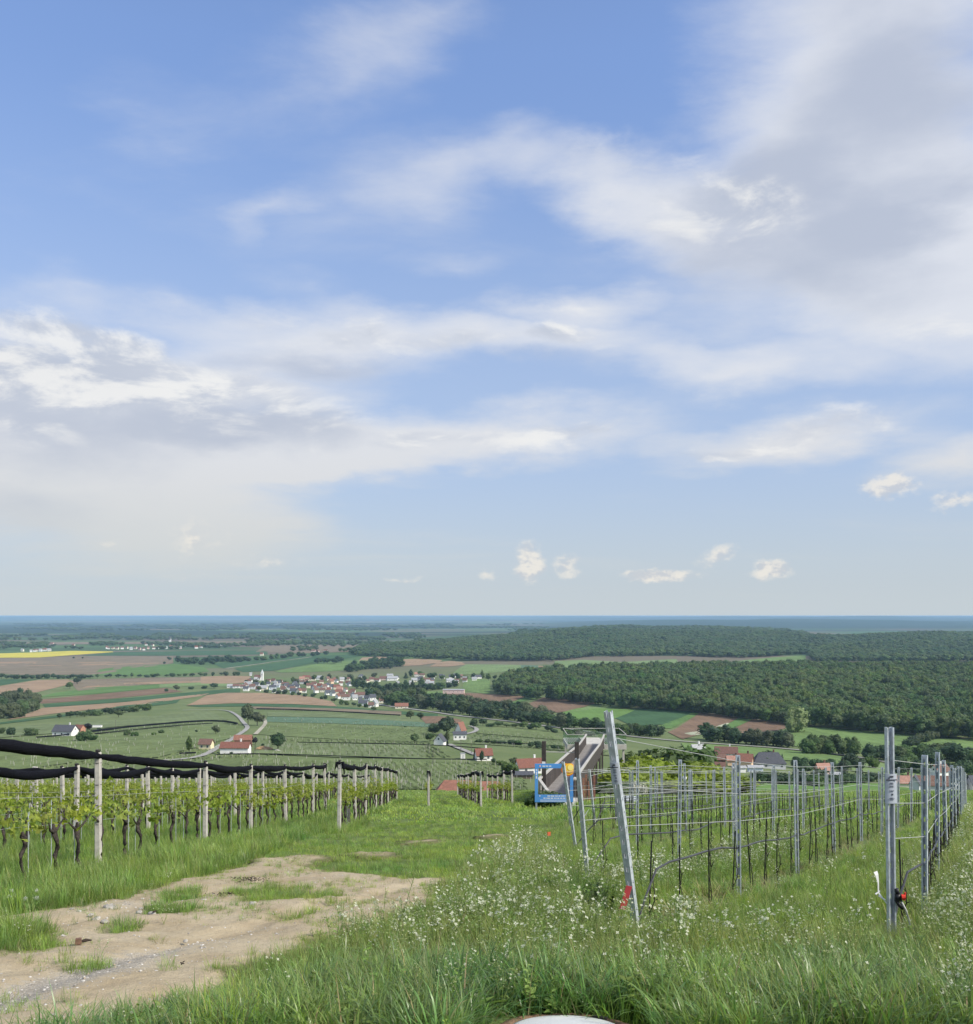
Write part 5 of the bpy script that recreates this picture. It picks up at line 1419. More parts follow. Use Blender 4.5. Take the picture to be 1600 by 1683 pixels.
def vine_meshes():
    tr, fo = [], []
    for s in range(7):
        r = random.Random(s + 40)
        m = MB()
        h = r.uniform(0.66, 0.80)
        p = [Vector((0, 0, -0.08))]
        for k in range(1, 7):
            p.append(Vector((r.uniform(-.035, .035), r.uniform(-.05, .05), h * k / 6)))
        rad = [0.042, 0.036, 0.032, 0.033, 0.031, 0.036, 0.048]
        m.tube(p, [q * r.uniform(0.85, 1.15) for q in rad], 8)
        for sg in (-1, 1):
            e = p[-1]
            m.tube([e, e + Vector((r.uniform(-.03, .03), sg * r.uniform(.08, .14), .06)), e + Vector((r.uniform(-.04, .04), sg * r.uniform(.2, .38), r.uniform(.10, .20)))], [0.030, 0.018, 0.009], 6)
        m.tube([p[-1], p[-1] + Vector((r.uniform(-.04, .04), r.uniform(-.05, .05), .13))], [0.045, 0.02], 7)
        tr.append(m.mesh('trunk', VBARK, True))
        f = MB()
        nl = 37
        for k in range(nl):
            # shoots stand up from the cane; leaves along them
            sy = r.uniform(-0.50, 0.50); c = Vector((r.gauss(0, .09), sy + r.gauss(0, .03), h + 0.06 + abs(r.gauss(0, 0.20)) + 0.10 * (1 - abs(sy) * 2)))
            L = r.uniform(0.055, 0.105) * (1.0 if c.z < h + .35 else 0.75)
            M = Euler((r.gauss(0.9, .5), r.gauss(0, .5), r.uniform(0, 6.28))).to_matrix()
            out = [(0, -0.10), (0.42, -0.42), (0.62, 0.05), (0.50, 0.42), (0.28, 0.38), (0.12, 0.86), (0.0, 1.0), (-0.12, 0.86), (-0.28, 0.38), (-0.50, 0.42), (-0.62, 0.05), (-0.42, -0.42)]
            vs = [c + M @ Vector((0, 0.2 * L, 0.10 * L))] + [c + M @ Vector((u * L, v * L, -0.10 * L * (abs(u) * 2 + abs(v)))) for u, v in out]
            f.add(vs, [(0, i + 1, (i + 1) % 12 + 1) for i in range(12)])
        for k in range(7):
            sy = r.uniform(-.42, .42); e = Vector((r.gauss(0, .03), sy, h + .1))
            f.tube([e, e + Vector((r.gauss(0, .05), r.gauss(0, .06), r.uniform(.2, .45)))], [0.006, 0.003], 4)
        fo.append(f.mesh('foliage', VLEAF))
    return tr, fo


VTR, VFO = vine_meshes()
_r = MB(); _r.tube([(0.06, 0.02, -0.1), (0.06, 0.02, 1.15)], 0.006, 5); ROD_ME = _r.mesh('support_rod', ZINC)
LROWS = []        # x at y=0, slope, post distances, vine range, words
LROWS.append((-6.85, -0.004, [12.0, 17.4, 23.9, 28.9, 33.9, 39.4, 42.6], (12.6, 43), 'the row nearest the dirt track'))
LROWS.append((-3.05, -0.0455, [28.5, 33.7, 38.9, 44.1, 49.3, 54.5, 59.7, 64.5], (29.2, 65), 'the short row beside the grass lane'))
for k in range(2, 12):
    x0 = -6.65 - 2.55 * (k - 1)
    ys = [y for y in np.arange(11.9 + (k * 1.7) % 1.3 - 0.2 * k, 96, 5.25) if y > (abs(x0) - 1.5) / 0.535]
    LROWS.append((x0, -0.020, ys, (max(ys[0] - 4, (abs(x0) - 0.6) / 0.525), min(ys[-1], 88)), f'the {nth(k)} row back from the track'))
LROWS.append((0.17, -0.0625, [53, 57.6, 62.2, 66.8], (53.4, 66), 'the lone row seen end-on'))
LROWS.append((2.93, -0.0625, [52, 56.6, 61.4, 66.4, 71.6, 77, 83, 89], (52.5, 88), 'the row left of the red roof ridge'))
LROWS.append((4.97, -0.0625, [56, 61.5, 67, 72.5, 78], (56.5, 77), 'the row next to the blue frame'))
vines = []
for ri, (x0, sl, ys, vr, words_) in enumerate(LROWS):
    tops = []
    for i, y in enumerate(ys):
        x = x0 + sl * y + random.uniform(-.04, .04)
        near = y < 45 and ri < 4
        sc = random.uniform(0.98, 1.02) if ri in (0, 1) else random.uniform(0.90, 0.95)
        if ri >= 12: sc = 0.93
        if ri == 0 and i == 0: sc = 1.09
        concrete_post(x, y, f'concrete post, {nth(i + 1)} from the near end of {words_}', 'concrete posts of the left vineyard', near, (random.uniform(-.02, .02), random.uniform(-.025, .025)), sc)
        tops.append(Vector((x + 0.02, y, gz(x, y) + 2.05 * sc - 0.07)))
    net_roll(tops, f'rolled black hail net slung along {words_}', ri, sag=0.07 if ri < 2 else 0.15, r1=0.084 if ri < 12 else 0.10)
    y = vr[0]
    while y < vr[1]:
        if not (ri >= 12 and random.random() < 0.1):
            vines.append((x0 + sl * y + random.gauss(0, .03), y + random.uniform(-.08, .08), ri, words_))
        y += 0.98
# rear net edges: extra nets of rows further left are covered above
vines.sort(key=lambda v: v[1] * v[1] + v[0] * v[0])
_c = {}
NEARV = vines[:290]
for (x, y, ri, words_) in sorted(NEARV, key=lambda v: (v[2], v[1])):
    _c[ri] = _c.get(ri, 0) + 1
    o = empty('grapevine', (x, y, gz(x, y)), random.choice((0, math.pi)) + random.uniform(-.15, .15), label=f'leafy grapevine, {nth(_c[ri])} from the near end of {words_}', cat='vine', group='grapevines of the left vineyard')
    s = random.uniform(0.92, 1.1); o.scale = (s, s, s)
    v = random.randrange(7)
    link(bpy.data.objects.new('trunk', VTR[v]), o)
    link(bpy.data.objects.new('foliage', VFO[(v + random.randrange(2)) % 7]), o, kind='stuff')
    if y < 32: link(bpy.data.objects.new('support_rod', ROD_ME), o)
FARV_ = vines[290:]
_vp = []
for s in range(5):
    a, b = VTR[s], VFO[s]
    bm = bmesh.new(); bm.from_mesh(a)
    for f in bm.faces: f.material_index = 0
    n0 = len(bm.faces)
    bm.from_mesh(b); bm.faces.ensure_lookup_table()
    for f in bm.faces[n0:]: f.material_index = 1
    me = bpy.data.meshes.new('grapevine'); bm.to_mesh(me); bm.free(); me.materials.append(VBARK); me.materials.append(VLEAF)
    _vp.append(proto(me))
_P = np.array([(v[0], v[1], gz(v[0], v[1])) for v in FARV_])
scatter('grapevines', _P, rng.uniform(-.2, .2, len(_P)), rng.uniform(0.92, 1.12, len(_P)), rng.integers(0, 5, len(_P)), _vp, 'far grapevines in leaf under the rolled nets')


def wire(pts, label, group, r=0.003, m=None, name='trellis_wire', cat='wire', n=4):
    mb = MB(); mb.tube(pts, r, n)
    return mb.obj(name, m or WIRE, label=label, cat=cat, group=group)


for ri in (0, 1, 2):
    x0, sl, ys, vr, words_ = LROWS[ri]
    for h, w in ((0.86, 'low'), (1.30, 'upper')):
        wire([Vector((x0 + sl * y - 0.06, y, gz(x0 + sl * y, y) + h)) for y in np.arange(ys[0], ys[-1] + .1, (ys[-1] - ys[0]) / (2 * len(ys)))], f'{w} training wire along {words_}', 'training wires of the left vineyard')

# ------------------------------------------------------------------ right vineyard: steel posts
def steel_mesh(L, slots=True, w=0.060, d=0.038, t=0.003, name='profile'):
    """open C profile with hooked slots in the web and holes in the flanges"""
    m = MB()
    z0 = -0.35
    hw = w / 2
    if slots:
        z = z0; pitch = 0.155
        sw, sh = 0.013, 0.055
        for s in (-1, 1):
            m.box((s * (hw + sw) / 2, 0, (z0 + L) / 2), (hw - sw, t, L - z0))
        while z < L - 0.02:
            a = z; b = min(z + pitch - sh, L)
            m.box((0, 0, (a + b) / 2), (2 * sw + 0.0004, t * 0.96, b - a))
            z += pitch
        for s in (-1, 1):
            x = s * (hw - t / 2 - 0.0002)
            z = z0; k = 0
            m.box((x, d * 0.28, (z0 + L) / 2), (t, d * 0.44, L - z0))
            m.box((x, d * 0.86, (z0 + L) / 2), (t, d * 0.28, L - z0))
            while z < L - 0.02:
                b = min(z + pitch - 0.016, L)
                m.box((x, d * 0.61, (z + b) / 2), (t * 0.96, d * 0.222, b - z))
                z += pitch
            m.box((s * (hw - 0.008), d + t / 2, (z0 + L) / 2), (0.016, t, L - z0))
            for k in range(int(L / 0.31)):
                m.box((s * (hw + 0.004), d * 0.6, 0.25 + k * 0.31), (0.010, 0.010, 0.014))
    else:
        m.box((0, 0, (z0 + L) / 2), (w, t, L - z0))
        for s in (-1, 1):
            m.box((s * (hw - t / 2), d / 2 + t / 2, (z0 + L) / 2), (t, d, L - z0))
            m.box((s * (hw - 0.008), d + t, (z0 + L) / 2), (0.016, t, L - z0))
    return m.mesh(name, ZINC)


ST_NEAR = steel_mesh(1.90)
ST_FAR = steel_mesh(1.90, False)


def steel_post(x, y, label, rz=0.0, lean=None, near=True, me=None, sc=1.0, name='steel_post', group='galvanised posts of the right vineyard'):
    o = empty(name, (x, y, gz(x, y)), rz, label=label, cat='post', group=group)
    if lean is not None:
        z = lean.normalized()
        xx = Vector((math.cos(rz), math.sin(rz), 0)); yy = z.cross(xx).normalized(); xx = yy.cross(z).normalized()
        o.rotation_euler = Matrix((xx, yy, z)).transposed().to_euler()
    o.scale = (1, 1, sc)
    link(bpy.data.objects.new('profile', me or (ST_NEAR if near else ST_FAR)), o)
    return o


def stake_mesh():
    m = MB(); m.tube([(0, 0, -0.15), (0, 0, 0.86)], 0.009, 5); return m.mesh('stake', BLACK)


STAKE = stake_mesh()
YOUNG = []
for s in range(3):
    r = random.Random(s + 70); m = MB()
    p = [Vector((0.02, 0.01, -0.1))] + [Vector((0.02 + r.gauss(0, .012), r.gauss(0, .012), 0.62 * k / 5)) for k in range(1, 6)]
    m.tube(p, [.008, .007, .006, .006, .005, .003], 6)
    for k in range(6):
        b_ = p[r.randrange(1, 6)]; d_ = Vector((r.gauss(0, 1), r.gauss(0, 1), r.uniform(.2, 1.5))).normalized() * r.uniform(.04, .11)
        m.tube([b_, b_ + d_ * .6 + Vector((0, 0, .01)), b_ + d_], [.005, .004, .002], 4)
    YOUNG.append(m.mesh('vine_stem', VBARK, True))
RROWS = [   # words, end post (x, y), top of the end post (x, y, z), row posts
    ('the nearest row', (1.58, 10.35), (1.225, 9.9, 0.62), [(3.37, 13.0), (5.20, 16.3), (7.0, 19.6), (8.82, 22.9), (10.6, 26.1), (12.5, 29.6), (14.4, 33.0), (16.4, 36.6), (18.3, 40.2), (20.2, 43.6), (22.2, 47.2), (24.2, 50.8)]),
    ('the second row', (1.60, 15.5), (1.378, 14.9, -0.60), [(3.35, 16.95), (5.44, 21.4), (7.54, 25.6), (9.5, 29.2), (11.5, 33.0), (13.4, 36.6), (15.4, 40.4), (17.3, 44.0), (19.3, 47.8), (21.2, 51.4)]),
    ('the third row', (2.0, 22.0), (1.67, 21.4, -1.62), [(3.45, 22.3), (5.5, 26.8), (7.5, 30.6), (9.4, 34.2), (11.3, 37.9), (13.3, 41.6), (15.3, 45.4), (17.2, 49.0), (19.2, 52.8)]),
    ('the fourth row', (2.62, 30.5), (2.38, 29.9, -3.02), [(4.6, 27.2), (6.6, 31.2), (8.6, 35.0), (10.5, 38.7), (12.4, 42.3), (14.3, 45.9), (16.3, 49.6), (18.2, 53.2)]),
    ('the fifth row', (3.4, 30.6), (3.16, 30.0, -3.15), [(4.2, 31.6), (6.2, 35.6), (8.2, 39.4), (10.1, 43.1), (12.0, 46.7), (13.9, 50.3), (15.9, 54.0)]),
    ('the sixth row', (3.95, 34.5), None, [(5.6, 38.0), (7.6, 42.0), (9.6, 45.8), (11.5, 49.5), (13.4, 53.1)]),
    ('the seventh row', (4.7, 40.2), None, [(6.6, 43.8), (8.6, 47.8), (10.5, 51.4), (12.5, 55.2)]),
    ('the eighth row', (5.4, 45.8), None, [(7.4, 49.6), (9.4, 53.4), (11.4, 57.0)]),
    ('the right-hand row', (4.11, 9.9), (4.085, 9.9, 0.468), [(4.87, 10.8), (6.72, 14.5), (8.56, 18.1), (10.38, 21.7), (12.2, 25.3), (14.0, 28.9), (15.85, 32.5), (17.7, 36.2), (19.5, 39.8), (21.3, 43.4), (23.1, 47.0), (25.0, 50.7)]),
]
DIRR = Vector((0.47, 0.88, 0)).normalized()
RZ = math.atan2(DIRR.y, DIRR.x) - math.pi / 2
nst = 0
for ri, (words_, e, top, ps) in enumerate(RROWS):
    if top is not None:
        base = Vector((e[0], e[1], gz(*e)))
        ax = Vector(top) - base
        big = ri in (0, 8)
        me = steel_mesh(ax.length, True, 0.075 if big else 0.062, 0.052 if big else 0.04)
        o = steel_post(e[0], e[1], {0: 'nearest slanted steel end post with a grey notice and red tag', 1: 'slanted steel end post just left of the nearest slanted post', 2: 'slanted steel end post in front of the orange swirl', 3: 'thin slanted steel end post left of the swirl post', 4: 'slanted steel end post below the ramp railing', 8: 'tall upright steel end post with grey notice and white strap'}[ri],
                       {0: R(-36), 8: R(184)}.get(ri, R(-34)), ax, True, me, name='end_post')
        if ri == 0: ENDA = o; ENDA_AX = ax
        if ri == 8: ENDB = o; ENDB_AX = ax
    for i, (x, y) in enumerate(ps):
        steel_post(x, y, f'galvanised steel post, {nth(i + 1)} behind the end post of {words_}', RZ + R(random.uniform(-6, 6)) + (R(205) if ri != 8 else R(170)), Vector((random.uniform(-.03, .012), random.uniform(-.02, .02), 1)), y < 30, sc=random.uniform(0.95, 1.03))
    # line of the row: end post, then posts
    line = [Vector((*e, 0))] + [Vector((*p, 0)) for p in ps]
    cum = [0.0]
    for a, b in zip(line[:-1], line[1:]): cum.append(cum[-1] + (b - a).length)

    def at(d):
        for k in range(len(cum) - 1):
            if d <= cum[k + 1] or k == len(cum) - 2:
                return line[k].lerp(line[k + 1], (d - cum[k]) / (cum[k + 1] - cum[k]))

    def at3(d, h):
        p = at(d); return Vector((p.x, p.y, gz(p.x, p.y) + h))
    total_ = cum[-1]
    # black rods, one for every young vine
    d = 0.42; k = 0
    while d < total_ and nst < 296:
        p = at(d)
        k += 1; nst += 1
        s = empty('planting_rod', (p.x + random.gauss(0, .02), p.y + random.gauss(0, .02), gz(p.x, p.y)), 0, label=f'thin black planting rod with a bare young vine, {nth(k) if k < 100 else "last"} along {words_}', cat='rod', group='planting rods of the right vineyard')
        s.rotation_euler = (random.gauss(0, .03), random.gauss(0, .03), 0); s.scale = (1, 1, random.uniform(0.85, 1.2))
        link(bpy.data.objects.new('stake', STAKE), s)
        link(bpy.data.objects.new('vine_stem', YOUNG[nst % 3]), s)
        d += 0.86 + random.uniform(-.1, .1)
    # drip hose at knee height, sagging between its ties; it comes up from the ground at the end post
    hs = [at3(0.02, 0.02), at3(0.28, 0.34), at3(0.55, 0.60)]
    d = 0.9
    while d < total_:
        hs.append(at3(d, 0.64 + random.uniform(-.018, .018))); d += 0.55
    wire(hs, f'black drip hose slung at knee height along {words_}', 'drip hoses of the right vineyard', 0.0125, HOSE, 'drip_hose', 'hose', 7)
    for h, w in ((0.98, 'lower'), (1.34, 'middle'), (1.78, 'top')):
        st = 0.0
        pts = [Vector(top) * (h / 2.0) + Vector((*e, gz(*e))) * (1 - h / 2.0) if top is not None and ri != 8 else at3(0, h)]
        pts += [at3(c, h + random.uniform(-.02, .02)) for c in cum[1:]]
        wire(pts, f'{w} steel wire along {words_}', 'trellis wires of the right vineyard', 0.0036 if ri < 3 or ri == 8 else 0.0055)


def plate_on(post, ax, h, W, H, off, rz, label):
    """a paper notice in a sleeve, tied to a post; lines of print too small to read"""
    P = Vector(post.location) + ax.normalized() * h
    o = bpy.data.objects.new('notice', None); o.location = P + off
    z = ax.normalized(); xx = Vector((math.cos(rz), math.sin(rz), 0)); yy = z.cross(xx).normalized(); xx = yy.cross(z).normalized()
    o.rotation_euler = Matrix((xx, yy, z)).transposed().to_euler()
    link(o, None, label, 'notice', 'notices on the end posts')
    pm = mat('notice_paper', (0.42, 0.45, 0.51), 0.4, 0.06, 12, spec=0.5)
    ink = mat('notice_ink', (0.05, 0.05, 0.07), 0.7)
    m = MB()
    n = 8
    for k in range(n):
        a0, a1 = -W / 2 + W * k / n, -W / 2 + W * (k + 1) / n
        c = lambda x: 0.018 * (x / (W / 2)) ** 2
        m.add([(a0, c(a0), -H / 2), (a1, c(a1), -H / 2), (a1, c(a1), H / 2), (a0, c(a0), H / 2), (a0, c(a0) + .002, -H / 2), (a1, c(a1) + .002, -H / 2), (a1, c(a1) + .002, H / 2), (a0, c(a0) + .002, H / 2)], [(0, 1, 2, 3), (7, 6, 5, 4), (3, 2, 6, 7), (1, 0, 4, 5)])
    m.obj('sheet', pm, o)
    p = MB(); r = random.Random(3)
    p.box((0, -0.003, H * 0.41), (W * 0.30, 0.002, H * 0.05)); p.box((-W * .2, -0.003, H * 0.36), (W * 0.10, 0.002, H * 0.05)); p.box((0, -0.003, H * 0.30), (W * 0.88, 0.002, H * 0.035))
    for zz in (0.20, 0.165, 0.10, 0.065, -0.06, -0.095, -0.30, -0.33, -0.37):
        p.box((0, -0.003, H * zz), (W * r.uniform(0.25, 0.5), 0.0015, H * 0.012))
    p.box((W * 0.06, -0.003, -H * 0.19), (W * 0.13, 0.002, H * 0.06))
    p.obj('print', ink, o)


plate_on(ENDA, ENDA_AX, 1.79, 0.092, 0.235, Vector((-0.006, -0.075, 0)), R(-16), 'grey paper notice on the nearest slanted end post')
plate_on(ENDB, ENDB_AX, 1.50, 0.125, 0.30, Vector((0.0, -0.07, 0)), R(2), 'grey paper notice on the upright end post at the right')


def post_bits():
    red = mat('faded_red_plastic', (0.42, 0.055, 0.065), 0.45, 0.1, 6)
    wht = mat('white_strap', (0.78, 0.78, 0.76), 0.6, 0.05)
    o = empty('red_tag', (1.40, 10.05, gz(1.435, 10.05) + 0.30), 0, label='faded red plastic strip leaning at the foot of the nearest slanted post', cat='tag')
    o.rotation_euler = (0.1, 0.26, 0.2)
    m = MB(); m.box((0, 0, 0.13), (0.060, 0.006, 0.25)); m.box((0.033, 0.004, 0.13), (0.006, 0.014, 0.25)); m.obj('strip', red, o)
    m = MB(); m.box((0, -0.006, 0.02), (0.04, 0.005, 0.03)); m.obj('pale_end', mat('pale_pink_plastic', (0.6, 0.35, 0.34), 0.5), o)
    b = Vector((4.11, 9.9, gz(4.11, 9.9)))
    o = empty('hose_valve', b + Vector((0.05, -0.06, 0.40)), 0, label='black hose fitting with a red knob tied to the upright end post', cat='valve')
    m = MB(); m.box((0, 0, 0), (0.055, 0.05, 0.07)); m.tube([(0, 0, 0.03), (-0.015, 0.0, 0.09)], 0.022, 8); m.tube([(-0.02, 0.0, -0.02), (0.015, -0.01, -0.08), (0.05, 0, -0.11)], 0.02, 7); m.obj('body', BLACK, o, True)
    m = MB(); m.tube([(0.03, -0.02, 0.01), (0.065, -0.03, 0.015)], [0.030, 0.026], 10); m.tube([(0.05, -0.03, -0.02), (0.06, -0.03, 0.06)], 0.010, 6); m.obj('knob', mat('red_knob', (0.62, 0.05, 0.03), 0.4), o)
    o = empty('hose_end', b, 0, label='pale bent hose end hanging from the red-knobbed fitting', cat='hose')
    m = MB(); m.tube([b * 0 + Vector(q) for q in ((0.08, -0.08, 0.36), (0.13, -0.07, 0.27), (0.17, -0.06, 0.14), (0.185, -0.05, 0.02))], 0.010, 7); m.obj('tube', mat('pale_hose', (0.46, 0.46, 0.44), 0.5), o, True)
    o = empty('white_strap', b + Vector((-0.06, -0.02, 0.42)), 0, label='white strap end sticking out left of the upright end post', cat='strap')
    m = MB()
    q = [Vector((0.02, 0, -0.10)), Vector((-0.07, 0, 0.02)), Vector((-0.075, -0.01, 0.12)), Vector((-0.09, -0.01, 0.20)), Vector((-0.10, 0.0, 0.23))]
    wd = [0.010, 0.014, 0.016, 0.035, 0.042]
    for k in range(4):
        a, c = q[k], q[k + 1]; s = Vector((1, 0.2, 0.35)).normalized()
        m.add([a - s * wd[k] / 2, a + s * wd[k] / 2, c + s * wd[k + 1] / 2, c - s * wd[k + 1] / 2] + [p + Vector((0, .004, 0)) for p in (a - s * wd[k] / 2, a + s * wd[k] / 2, c + s * wd[k + 1] / 2, c - s * wd[k + 1] / 2)], [(0, 1, 2, 3), (7, 6, 5, 4), (0, 3, 7, 4), (1, 5, 6, 2)])
    m.tube([(0.0, 0, -0.06), (-0.06, 0.01, -0.02), (-0.055, 0.01, 0.03), (-0.10, 0, 0.0)], 0.009, 6)
    m.obj('band', wht, o)
    e = Vector((2.62, 29.0, gz(2.62, 29.0)))
    o = empty('loose_strip', (2.5, 25.0, gz(2.5, 25.0) + 0.42), 0, label='white loose strip hanging across the two left end posts', cat='strip')
    m = MB(); m.tube([(-0.12, 0, 0.0), (0.02, 0.02, 0.17), (0.12, 0, 0.34)], [0.022, 0.028, 0.020], 5, flat=0.3); m.obj('band', wht, o)
    x, y = (900 - CXP) / FPX * 22.5, 22.5
    o = empty('orange_tag', (x, y, gz(x, y) + 0.12), 0.3, label='small orange-red flag on a short stick in the meadow', cat='flag')
    m = MB(); m.tube([(0, 0, -0.2), (0, 0, 0.16)], 0.006, 5); m.obj('stick', BLACK, o)
    m = MB(); m.box((0.04, 0, 0.12), (0.085, 0.006, 0.085)); m.obj('flag', mat('orange_flag', (0.65, 0.13, 0.06), 0.6), o)


post_bits()
# --- vineyards further down the slopes: rows of pale posts and low green rows, too many to count
def far_posts():
    r = np.random.default_rng(5)
    zones = [((-40, 1216), (380, 1190), (420, 1246), (-40, 1300), 420), ((390, 1250), (860, 1256), (860, 1300), (390, 1300), 520), ((430, 1212), (700, 1220), (740, 1246), (440, 1242), 220), ((440, 1180), (740, 1192), (700, 1216), (440, 1206), 120),
             ((790, 1200), (1000, 1216), (1000, 1242), (760, 1222), 160), ((-40, 1290), (700, 1262), (700, 1300), (-40, 1303), 420)]

    def spots(mul, q, jit):
        X, Y = [], []
        for (a, b, c, d, n) in zones:
            n = int(n * mul)
            s, t = r.random(n), r.random(n)
            px = (a[0] * (1 - s) + b[0] * s) * (1 - t) + (d[0] * (1 - s) + c[0] * s) * t
            py = (a[1] * (1 - s) + b[1] * s) * (1 - t) + (d[1] * (1 - s) + c[1] * s) * t
            x, y = ground_many(px, py)
            w = x * 0.98 + y * 0.19
            dd = np.round(w / q) * q - w                 # stand in rows
            X.append(x + dd * 0.98 + r.normal(0, jit, n)); Y.append(y + dd * 0.19)
        X = np.concatenate(X); Y = np.concatenate(Y)
        return X, Y, ground_z(X, Y)
    m = MB()
    for x, y, z in zip(*spots(0.85, 7.0, 2.2)):
        m.box((x, y, z + 0.9), (0.12, 0.12, r.uniform(1.5, 2.3)))
    m.obj('far_vineyard_posts', CONC, kind='stuff', label='pale vineyard posts sprinkled over the slopes below')
    x, y, z = spots(9.0, 3.5, 0.5)
    n = len(x)
    L = r.uniform(1.2, 3.2, n); w = r.uniform(.25, .4, n); h = r.uniform(.35, .75, n)
    tx, ty = -0.19 * L, 0.98 * L
    V = np.stack([np.stack(q, 1) for q in ((x - tx - w, y - ty, z + .15), (x - tx + w, y - ty, z + .15), (x + tx + w, y + ty, z + .15), (x + tx - w, y + ty, z + .15), (x - tx * .9, y - ty * .9, z + h), (x + tx * .9, y + ty * .9, z + h))], 1).reshape(-1, 3)
    k = np.arange(n)[:, None] * 6
    F = np.concatenate([k + np.array([[0, 4, 5, 3]]), k + np.array([[1, 2, 5, 4]])], 1).reshape(-1, 4)
    o = bpy.data.objects.new('far_vine_rows', np_mesh('far_vine_rows', V, F, FM['vine']))
    link(o, kind='stuff', label='faint green vine rows on the slopes below')


far_posts()
# dark bands: rows of rolled nets on the far slopes, each with its posts
def net_band(pts, label, r=0.5, h=1.7):
    P = [ground_at(*p) for p in pts]
    Q = []
    for a, b in zip(P[:-1], P[1:]):
        n = max(2, int((b - a).length / 12)); Q += [a.lerp(b, k / n) for k in range(n)]
    Q.append(P[-1])
    for _ in range(3): Q = [Q[0]] + [(Q[i - 1] + Q[i] * 2 + Q[i + 1]) / 4 for i in range(1, len(Q) - 1)] + [Q[-1]]
    o = empty('net_row', Q[0], 0, label=label, cat='net', group='dark net rows on the far slopes')
    o0 = Vector(Q[0])
    m = MB(); m.tube([Vector((q.x, q.y, gz(q.x, q.y) + h)) - o0 for q in Q], [r * random.uniform(0.8, 1.15) for _ in Q], 6); m.obj('net', NET, o)
    p = MB()
    for i, q in enumerate(Q[::1]):
        p.box(Vector((q.x, q.y, gz(q.x, q.y) + h / 2)) - o0, (0.2, 0.2, h))
    p.obj('posts', CONC, o, kind='stuff')


net_band([(150, 1206.5), (200, 1200), (260, 1194), (320, 1188.5), (350, 1187.5), (378, 1190), (390, 1193)], 'thick black net band arching over the left slope', 0.85, 1.9)
net_band([(156, 1209), (210, 1203), (262, 1198), (320, 1192.5), (350, 1191)], 'thinner black net band under the thick arching one', 0.4, 1.2)
net_band([(60, 1216), (90, 1214), (128, 1209)], 'short black net band before the white house with slate roof', 0.5, 1.6)
net_band([(422, 1167.5), (500, 1169.5), (580, 1173.5), (658, 1178.5)], 'black net band below the tan field', 0.62, 1.9)
net_band([(490, 1225), (560, 1226), (660, 1228), (740, 1230), (800, 1236)], 'thin black net band right of the round green tree', 0.26, 1.7)
net_band([(356, 1246), (400, 1244), (500, 1246.5), (620, 1251), (720, 1254.5), (800, 1254)], 'long thin black net band in front of the long white farmhouse', 0.26, 1.7)
net_band([(795, 1223), (860, 1227), (960, 1233)], 'thin dark net band right of the low white building', 0.24, 1.6)
net_band([(295, 1243), (322, 1242)], 'short grey net band below the yellow cottage', 0.45, 1.4)
# ------------------------------------------------------------------ viewing ramp with glass platform, blue picture frame
WOOD = mat('dark_stained_board', (0.066, 0.057, 0.052), 0.8, 0.25, 3.0, 0.3, 30, rnd=0.35)
PALEW = mat('pale_handrail_wood', (0.44, 0.425, 0.385), 0.75, 0.12, 4.0)
DECK = mat('grey_deck_plank', (0.25, 0.235, 0.22), 0.85, 0.15, 3.0, rnd=0.2)
PALEC = mat('pale_concrete', (0.46, 0.445, 0.40), 0.9, 0.12, 2.0)


def glass_mat():
    m, g, b, t = new_mat('balustrade_glass')
    b.inputs['Base Color'].default_value = (0.62, 0.80, 0.72, 1)
    b.inputs['Roughness'].default_value = 0.03
    tr = t.nodes.new('ShaderNodeBsdfTransparent'); tr.inputs[0].default_value = (0.86, 0.93, 0.90, 1)
    gl = t.nodes.new('ShaderNodeBsdfGlossy'); gl.inputs['Roughness'].default_value = 0.02
    mx = t.nodes.new('ShaderNodeMixShader'); mx.inputs[0].default_value = 0.10
    t.links.new(tr.outputs[0], mx.inputs[1]); t.links.new(gl.outputs[0], mx.inputs[2])
    t.links.new(mx.outputs[0], t.nodes['Material Output'].inputs['Surface'])
    return m


GLASS = glass_mat()


